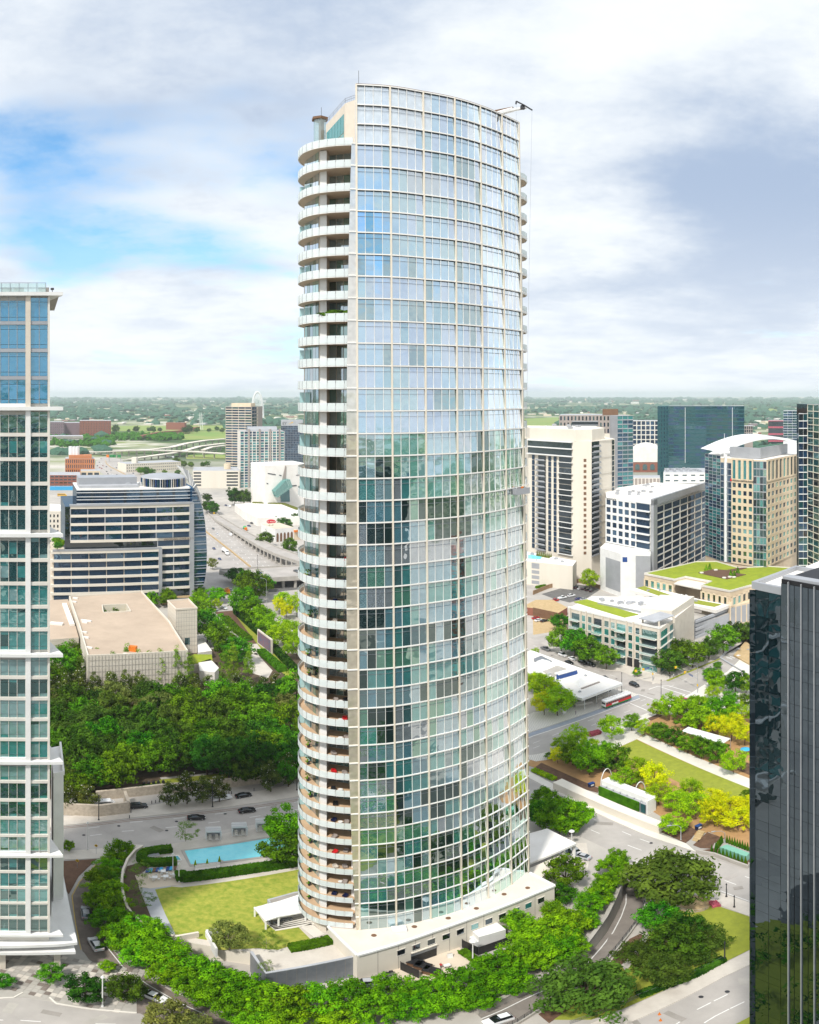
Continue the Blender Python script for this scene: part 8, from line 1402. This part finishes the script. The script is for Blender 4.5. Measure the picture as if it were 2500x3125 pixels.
lamp('black pole with a small sign between two magnolias', 'G', 348, 762, 8.5, 'dark'); lamp('black lamp pole in front of the white pickup', 'G', 1097, 676, 7, 'dark'); lamp('black lamp pole at the end of the stone wall near the tower', 'G', 1652, 565, 7, 'dark'); lamp('black tram pole at the corner of the park restaurant', 'N', 1220, 1190, 9, 'dark'); lamp('black tram pole behind the lime trees at the crossing', 'O', 205, 1290, 9, 'dark'); lamp('steel street light with a curved arm at the crossing', 'O', 803, 1155, 12, 'arm'); lamp('steel light pole by the corner garden lawn', 'C', 1185, 630, 6, 'dark'); lamp('steel pole on the pavement beyond the live oak', 'C', 1195, 258, 4, 'dark'); lamp('short steel pole next to the one beyond the live oak', 'C', 1240, 318, 3.5, 'dark')
lamp('tall grey light mast beside the round trees', 'K', 1062, 1395, 26, 'dark'); lamp('grey lamp post with arm behind the lime trees', 'K', 1178, 1520, 16, 'arm'); lamp('angled steel lamp by the park steps', 'B', 1092, 500, 4.5, 'arm'); lamp('dark lamp post between steps and utility cabinet', 'B', 1405, 520, 3.5, 'arm')
for lb, pts in (('first white steel hoop arching over the kiosk', ((522, 790), (600, 745))), ('second white steel hoop arching over the kiosk', ((762, 872), (842, 850)))):
    a, c = G('A', *pts[0], 2), G('A', *pts[1], 2); t = thing('park_arch', lb, 'arch', a); b = MB(); e = c-a; b.path([a+e*(.5-.5*math.cos(3.14*i/10))+Vector((0, 0, 5.0*math.sin(3.14*i/10)-1)) for i in range(11)], .14, n=6); b.build('hoop', 'whitemetal', t); MB().tube(a+Vector((0, 0, -2)), a+Vector((0, 0, -1)), .2, n=6).build('foot', 'steel', t)
for lb, k, (x, y), (x2, y2), zz in (('signal mast with yellow traffic lights across the far lanes', 'O', (803, 1155), (440, 960), 6.5), ('signal mast with a blue street sign by the apartment corner', 'N', (1628, 1030), (1400, 1080), 6.5)):
    a = G(k, x, y); c = G(k, x2, y2); t = thing('signal_mast', lb, 'traffic light', a); up = Vector((0, 0, zz)); MB().tube(a, a+up, .16, n=8).build('pole', 'steel', t); MB().tube(a+up, c+up, .11, .07, n=6).build('arm', 'steel', t)
    for f in (.55, .98): p = a.lerp(c, f)+up; MB().box(p.x, p.y, p.z-.5, .9, .4, .9).build('signal_head', 'yellow', t)
    p = a.lerp(c, .2)+up; q = (c-a).normalized(); MB().ob(p+Vector((0, -.05, -.4)), q*3, (0, .05, 0), (0, 0, .8)).build('street_sign', 'blue', t); MB().box(a.x, a.y, 3, .4, .4, 1.0).build('side_signal', 'yellow', t)
for lb, k, x, y, s in (('yellow diamond sign on a pole by the lamp', 'F', 308, 215, 3.0), ('yellow arrow sign at the planting bed of the drive', 'F', 193, 300, 2.6), ('yellow diamond sign beside the freeway ramp', 'K', 490, 365, 6), ('yellow diamond sign further along the freeway ramp', 'K', 482, 300, 6)):
    p = G(k, x, y); t = thing('warning_sign', lb, 'sign', p); big_ = 1.0 if k == 'F' else 2.4; link('pole', MB().tube((0, 0, 0), (0, 0, s), .05*big_, n=6).mesh('pole', 'steel'), t, local=True); link('plate', MB().add([(-.5*big_, -.06, s), (0, -.06, s-.5*big_), (.5*big_, -.06, s), (0, -.06, s+.5*big_), (-.5*big_, -.01, s), (0, -.01, s-.5*big_), (.5*big_, -.01, s), (0, -.01, s+.5*big_)], [(0, 1, 2, 3), (7, 6, 5, 4), (0, 4, 5, 1), (1, 5, 6, 2), (2, 6, 7, 3), (3, 7, 4, 0)]).mesh('plate', 'yellow'), t, local=True); link('arrow', MB().add([(-.2*big_, -.08, s-.1*big_), (.05*big_, -.08, s-.1*big_), (.05*big_, -.08, s-.22*big_), (.28*big_, -.08, s), (.05*big_, -.08, s+.22*big_), (.05*big_, -.08, s+.1*big_), (-.2*big_, -.08, s+.1*big_)], [tuple(range(7))]).mesh('arrow', 'black'), t, local=True)
p = G('Q', 770, 330); t = thing('sign_gantry', 'overhead gantry with green and yellow signs at the freeway bend', 'gantry', p); q = G('Q', 920, 330); MB().tube(p, p+Vector((0, 0, 11)), .6, n=6).build('post', 'steel', t); MB().tube(q, q+Vector((0, 0, 11)), .6, n=6).build('post', 'steel', t); MB().tube(p+Vector((0, 0, 10)), q+Vector((0, 0, 10)), .5, n=6).build('beam', 'steel', t)
for f, m in ((-.1, 'orange'), (.18, 'green'), (.42, 'green'), (.85, 'green')): a = p.lerp(q, f)+Vector((0, 0, 7.5)); MB().box(a.x, a.y-1, a.z, 8 if m == 'green' else 5, .5, 5).build('sign_panel', m, t)
for i, (x, y) in enumerate(((812, 930), (818, 965))): p = G('C', x, y, .05); t = thing('traffic_cone', f'orange traffic cone, {ordn(i)} from the kerb on the near street', 'cone', p, 0, 'cones on the street'); link('cone', MB().tube((0, 0, .04), (0, 0, .75), .2, .04, n=10).mesh('cone', 'orange'), t, local=True); link('base', MB().box(0, 0, 0, .45, .45, .05).mesh('base', 'orange'), t, local=True)
for lb, x, y in (('dark blue double bin by the grove path', 455, 118), ('dark blue double bin by the yellow trees', 1218, 420)): p = G('B', x, y, .1); t = thing('park_bin', lb, 'bin', p, .4); link('bin', loft([(-.9, .42, .5, 0, 1.3), (.9, .42, .5, 0, 1.3)], 'navy', 'bin'), t, local=True); link('lid', MB().box(0, 0, 1.3, 1.9, 1.1, .12).mesh('lid', 'blue'), t, local=True); link('label_plate', MB().box(0, -.5, .5, 1.0, .05, .5).mesh('label_plate', 'white'), t, local=True)
p = G('A', 262, 298, .14); t = thing('info_pylon', 'white information pylon on the wave-patterned pavement', 'sign', p, .4); link('slab', MB().box(0, 0, .1, 1.5, .4, 3.2).mesh('slab', 'white'), t, local=True); link('plinth', MB().box(0, 0, 0, 1.7, .6, .12).mesh('plinth', 'steel'), t, local=True)
p = G('A', 1552, 590, .2); t = thing('parasol', 'blue and white parasol over a park table', 'parasol', p); link('canopy', MB().tube((0, 0, 2.2), (0, 0, 2.7), 1.7, .1, n=12).mesh('canopy', 'skyblue'), t, local=True); link('pole', MB().tube((0, 0, 0), (0, 0, 2.4), .05, n=6).mesh('pole', 'steel'), t, local=True)
# round railing nook with sign and chairs in the corner garden
c0 = G('C', 1005, 300); t = thing('round_railing', 'round metal railing around a small gravel nook by the live oak', 'railing', c0); b = MB(); rr2 = 3.6
for i in range(20):
    a, c = 6.2832*i/24, 6.2832*(i+1)/24
    for h in (.5, 1.1): b.tube(c0+Vector((math.cos(a)*rr2, math.sin(a)*rr2, h)), c0+Vector((math.cos(c)*rr2, math.sin(c)*rr2, h)), .04, n=4)
    b.tube(c0+Vector((math.cos(a)*rr2, math.sin(a)*rr2, 0)), c0+Vector((math.cos(a)*rr2, math.sin(a)*rr2, 1.1)), .035, n=4)
b.build('bars', 'steel', t, kind='stuff'); MB().tube(c0+Vector((0, 0, .05)), c0+Vector((0, 0, .16)), rr2-.1, n=24).build('gravel_bed', 'sand', t)
hedge('dark red shrub bed beside the round railing', GS('C', [(1105, 310), (1150, 300)]), 2.2, .1, .8, 'pink', 14, .3)
# fence along the corner garden pavement
t = thing('garden_fence', 'blue-grey picket fence along the corner garden pavement', 'fence', G('C', 800, 790)); q = GS('C', [(300, 985), (440, 940), (700, 830), (870, 765), (1000, 705), (1180, 615)]); b = MB()
for a, c in zip(q[:-1], q[1:]):
    for h in (.2, 1.1): b.tube(a+Vector((0, 0, h)), c+Vector((0, 0, h)), .03, n=4)
b.build('rail', 'greymetal', t, kind='stuff'); b = MB()
for a, c in zip(q[:-1], q[1:]):
    m = int((c-a).length/.3)
    for i in range(m): p = a.lerp(c, i/m); b.box(p.x, p.y, .1, .04, .04, 1.1)
b.build('pickets', 'greymetal', t, kind='stuff')
# bollards by the garden wall
for i, (x, y) in enumerate(((697, 652), (722, 648), (747, 643), (1205, 590), (1222, 588), (1370, 568), (560, 712), (550, 748))):
    p = G('G', x, y, .14); t = thing('bollard', f'dark bollard, {ordn(i)} along the stone wall pavement', 'bollard', p, 0, 'bollards on the pavement'); link('post', MB().tube((0, 0, 0), (0, 0, 1.0), .11, n=8).mesh('post', 'darkmetal'), t, local=True); link('cap', MB().tube((0, 0, 1), (0, 0, 1.1), .13, .05, n=8).mesh('cap', 'darkmetal'), t, local=True)
for i in range(5): p = G('G', 645+i*32, 535-i*3, .1); t = thing('garden_sculpture', f'dark egg-shaped bronze, {ordn(i)} in the row behind the wall', 'sculpture', p, 0, 'bronzes behind the garden wall'); link('bronze', MB().tube((0, 0, .1), (0, 0, .8), .3, .55, n=10).tube((0, 0, .8), (0, 0, 1.6), .55, .15, n=10).mesh('bronze', 'darkmetal', True), t, local=True); link('plinth', MB().box(0, 0, 0, .8, .8, .12).mesh('plinth', 'concrete'), t, local=True)
# ================================================================== PEOPLE
def person(label, p, rz, top, legs, stride=.18, group=None):
    V = [(0, 0, .92), (0, 0, 1.15), (0, 0, 1.40), (0, 0, 1.50), (.02, 0, 1.62), (.03, 0, 1.74), (0, .19, 1.40), (.03, .25, 1.12), (.12, .24, .88), (0, -.19, 1.40), (-.03, -.25, 1.12), (-.08, -.24, .88), (0, .09, .90), (stride*.6, .10, .50), (stride*.5, .10, .07), (stride*.5+.17, .11, .04), (0, -.09, .90), (-stride*.2, -.10, .50), (-stride, -.10, .09), (-stride+.16, -.11, .04)]
    E_ = [(0, 1), (1, 2), (2, 3), (3, 4), (4, 5), (2, 6), (6, 7), (7, 8), (2, 9), (9, 10), (10, 11), (0, 12), (12, 13), (13, 14), (14, 15), (0, 16), (16, 17), (17, 18), (18, 19)]
    R_p = [.15, .14, .15, .06, .09, .08, .07, .05, .035, .07, .05, .035, .09, .065, .045, .04, .09, .065, .045, .04]
    me = bpy.data.meshes.new('body'); me.from_pydata(V, E_, []); o = bpy.data.objects.new('person', me); C.objects.link(o); o.location = p; o.rotation_euler = (0, 0, rz)
    md = o.modifiers.new('skin', 'SKIN'); sv = me.skin_vertices[0].data
    for i, r in enumerate(R_p): sv[i].radius = (r, r)
    sv[0].use_root = True; sb = o.modifiers.new('sub', 'SUBSURF'); sb.levels = 1; sb.render_levels = 1
    m, t_, o_ = newmat('cloth_'+label[:12]); nn, ll = t_.nodes, t_.links; bs = nn.new('ShaderNodeBsdfPrincipled'); ll.new(bs.outputs[0], o_.inputs[0]); tcn = nn.new('ShaderNodeTexCoord'); sx = nn.new('ShaderNodeSeparateXYZ'); ll.new(tcn.outputs['Object'], sx.inputs[0]); mv = nn.new('ShaderNodeMath'); mv.operation = 'DIVIDE'; mv.inputs[1].default_value = 2.0; ll.new(sx.outputs[2], mv.inputs[0])
    r = nn.new('ShaderNodeValToRGB'); r.color_ramp.interpolation = 'CONSTANT'; e = r.color_ramp.elements
    for q in range(3): e.new(.5)
    for q, (ps, c) in zip(e, ((0, (.02, .02, .02)), (.06, legs), (.47, top), (.755, (.42, .26, .19)), (.85, (.03, .02, .015)))): q.position = ps; q.color = (*c, 1)
    ll.new(mv.outputs[0], r.inputs[0]); ll.new(r.outputs[0], bs.inputs['Base Color']); bs.inputs['Roughness'].default_value = .9; me.materials.append(m); tag(o, label, 'person', group); return o
person('person in a yellow safety vest standing under the live oak', G('C', 745, 350, .15), .3, (.65, .85, .03), (.03, .03, .04)); person('person in a red top beside a cart in the service court', G('D', 950, 680, .1), 1.2, (.55, .02, .03), (.03, .03, .04)); person('person in dark clothes waiting on the far pavement', G('O', 350, 915, .15), 2, (.02, .02, .03), (.02, .02, .03), 0); person('person in a white shirt beside the one in dark clothes', G('O', 410, 900, .15), 2, (.7, .7, .7), (.1, .12, .2), 0); person('person in dark clothes crossing the upper garage deck', G('J', 1283, 480, 7.4), 1, (.02, .02, .03), (.02, .02, .03)); person('person walking on the wave-patterned pavement', G('A', 343, 305, .14), .5, (.4, .3, .4), (.05, .05, .08)); person('person walking by the cube museum steps', G('K', 878, 385, .1), .5, (.05, .05, .06), (.04, .04, .05))
p = G('D', 985, 672, .1); t = thing('hand_cart', 'small white hand cart in the service court', 'cart', p, .4); link('tray', MB().box(0, 0, .35, 1.2, .7, .35).mesh('tray', 'white'), t, local=True); link('handle', MB().tube((-.6, -.3, .6), (-.9, -.3, 1.0), .03, n=5).tube((-.6, .3, .6), (-.9, .3, 1.0), .03, n=5).tube((-.9, -.3, 1.0), (-.9, .3, 1.0), .03, n=5).mesh('handle', 'steel'), t, local=True)
for sx in (-.4, .4): link('wheel', MB().tube((sx, -.36, .17), (sx, .36, .17), .17, n=10).mesh('wheel', 'rubber'), t, local=True)
# ================================================================== FAR LOW BUILDINGS
random.seed(52)
FCOL = dict(roofwhite='white', cream='cream', pave='pale grey', beige='beige', redbrick='brick red', mauvebrick='dull violet', tan='tan', roofgrey='grey')
for (k, x0, x1, y0, y1, n, zone) in (('V', 30, 1200, 86, 130, 16, 'near the horizon left of the arch bridge'), ('V', 420, 1210, 150, 205, 30, 'on the far side of the flood plain'), ('V', 430, 1140, 205, 262, 26, 'at the edge of the green flood plain'), ('V', 1450, 1700, 90, 110, 6, 'near the horizon behind the blue office'), ('V', 1500, 1700, 200, 240, 10, 'just above the blue office'), ('V', 40, 300, 205, 240, 10, 'above the red-brown tower'), ('S', 60, 760, 60, 110, 18, 'above the cream condominium skyline'), ('S', 800, 1640, 40, 80, 18, 'near the horizon above the teal slab'), ('S', 1300, 1520, 180, 280, 24, 'between teal slab and slanted glass office'), ('S', 30, 780, 150, 175, 12, 'just above the grey-brown apartments')):
    rec = sorted((random.uniform(x0, x1), random.uniform(y0, y1)) for _ in range(n)); cnt = {}
    for x, y in rec:
        p = G(k, x, y); d = p.length; s = d/F/ZM[k][2]; w_ = random.uniform(10, 55)*s; h_ = max(5, min(random.uniform(5, 12)*s, 34)); m = random.choice(['roofwhite', 'roofwhite', 'roofwhite', 'cream', 'pave', 'beige', 'redbrick', 'mauvebrick', 'tan', 'roofgrey']); i = cnt.get(m, 0); cnt[m] = i+1
        t = thing('far_building', f'{ordn(i)} low {FCOL[m]} flat-roofed building {zone}', 'building', p, 0, 'far low buildings towards the horizon'); dd = random.uniform(14, 40)
        link('body', MB().box(0, 0, 0, w_, dd, h_).mesh('body', m), t, local=True); link('roof', MB().box(0, 0, h_, w_*.97, dd*.97, .4).mesh('roof', 'roofwhite'), t, local=True)
for i, (x, h) in enumerate(((1040, 60), (1052, 60))): 
    p = G('V', x, 290); t = thing('pylon', f'white lattice pylon, {ordn(i)} on the flood plain', 'pylon', p, 0, 'pylons on the flood plain'); link('mast', MB().tube((-4, 0, 0), (0, 0, h), 1, .5, n=4).tube((4, 0, 0), (0, 0, h), 1, .5, n=4).mesh('mast', 'whitemetal'), t, local=True)
    for q in (40, 50): link('crossarm', MB().tube((-8, 0, q), (8, 0, q), .6, n=4).mesh('crossarm', 'whitemetal'), t, local=True)
# ================================================================== WHAT THE GLASS MIRRORS: the streets and blocks behind the camera
random.seed(61)
for i, (x, y, w_, d_, h_, wl_, gl_) in enumerate(((-70, -150, 40, 36, 88, 'offwhite', ['c_teal', 'c_dark']), (20, -230, 46, 40, 80, 'beige', ['o_navy', 'o_blue']), (110, -180, 50, 40, 96, 'greymetal', ['o_navy', 'o_black']), (190, -90, 44, 44, 84, 'cream', ['b_win', 'o_black']), (-170, -60, 44, 44, 90, 'tan', ['o_navy', 'b_win']), (230, 40, 40, 40, 70, 'redbrick', ['o_black', 'b_pale']), (-40, -420, 60, 50, 104, 'greige', ['o_navy', 'o_teal']), (130, -400, 70, 50, 98, 'white', ['o_blue', 'o_navy']), (290, -260, 70, 60, 90, 'greige', ['o_teal', 'o_navy']))):
    t = thing('mirrored_block', f'office block seen only as a reflection in the tower glass, {ordn(i)} of nine', 'building', (x, y, 0), 0, 'blocks mirrored in the tower glass'); hw, hd = w_/2, d_/2
    MB().prism([Vector((x-hw, y-hd)), Vector((x+hw, y-hd)), Vector((x+hw, y+hd)), Vector((x-hw, y+hd))], 0, h_).build('body', wl_, t); nb_ = int(h_/4.2)
    for j in range(nb_): MB().ob((x-hw+1, y+hd, j*4.2+1.3), (w_-2, 0, 0), (0, .06, 0), (0, 0, 2.4)).ob((x-hw-.06, y-hd+1, j*4.2+1.3), (.06, 0, 0), (0, d_-2, 0), (0, 0, 2.4)).build('window_band', random.choice(gl_), t)
sheet('parking_lot', [(-150, -110), (160, -110), (150, 40), (52, 80), (-52, 80), (-150, 40)], .015, 'asphalt'); sheet('street', [(-220, 40), (260, 62), (260, 84), (-220, 62)], .03, 'road'); sheet('street', [(60, -600), (84, -600), (84, 60), (60, 60)], .035, 'asphalt'); sheet('lawn', [(-45, 62), (-30, 66), (40, 66), (46, 74), (34, 88), (0, 96), (-34, 88)], .05, 'lawn'); sheet('plaza', [(90, -60), (170, -60), (170, 50), (90, 50)], .05, 'concrete'); sheet('parking_lot', [(-120, -60), (-30, -60), (-30, 20), (-120, 20)], .05, 'asphalt')  # broad asphalt and lawn are unseen, added to darken the mirrored ground
gv = link('mirrored_grove', crown_mesh(950, 'leaf_mid', nc=420, nl=50, ls=.9, R=54, rz=.05, cr0=11), kind='stuff'); gv.location = (4, 44, 5); gv.scale = (1, 1, .9); gv['label'] = 'street trees seen only as a reflection in the tower glass'; gv['category'] = 'trees'
# ================================================================== HAZE
hm, ht, ho = newmat('haze'); pv_ = ht.nodes.new('ShaderNodeVolumePrincipled'); pv_.inputs['Color'].default_value = (.88, .94, 1, 1); pv_.inputs['Density'].default_value = 0.00006; pv_.inputs['Anisotropy'].default_value = .2; ht.links.new(pv_.outputs[0], ho.inputs['Volume'])
hb = MB().ob((-31000, -31000, -8), (62000, 0, 0), (0, 62000, 0), (0, 0, 200)).build('haze', 'haze', kind='stuff')
hb['label'] = 'thin pale blue haze over the distant plain'; hb['category'] = 'haze'
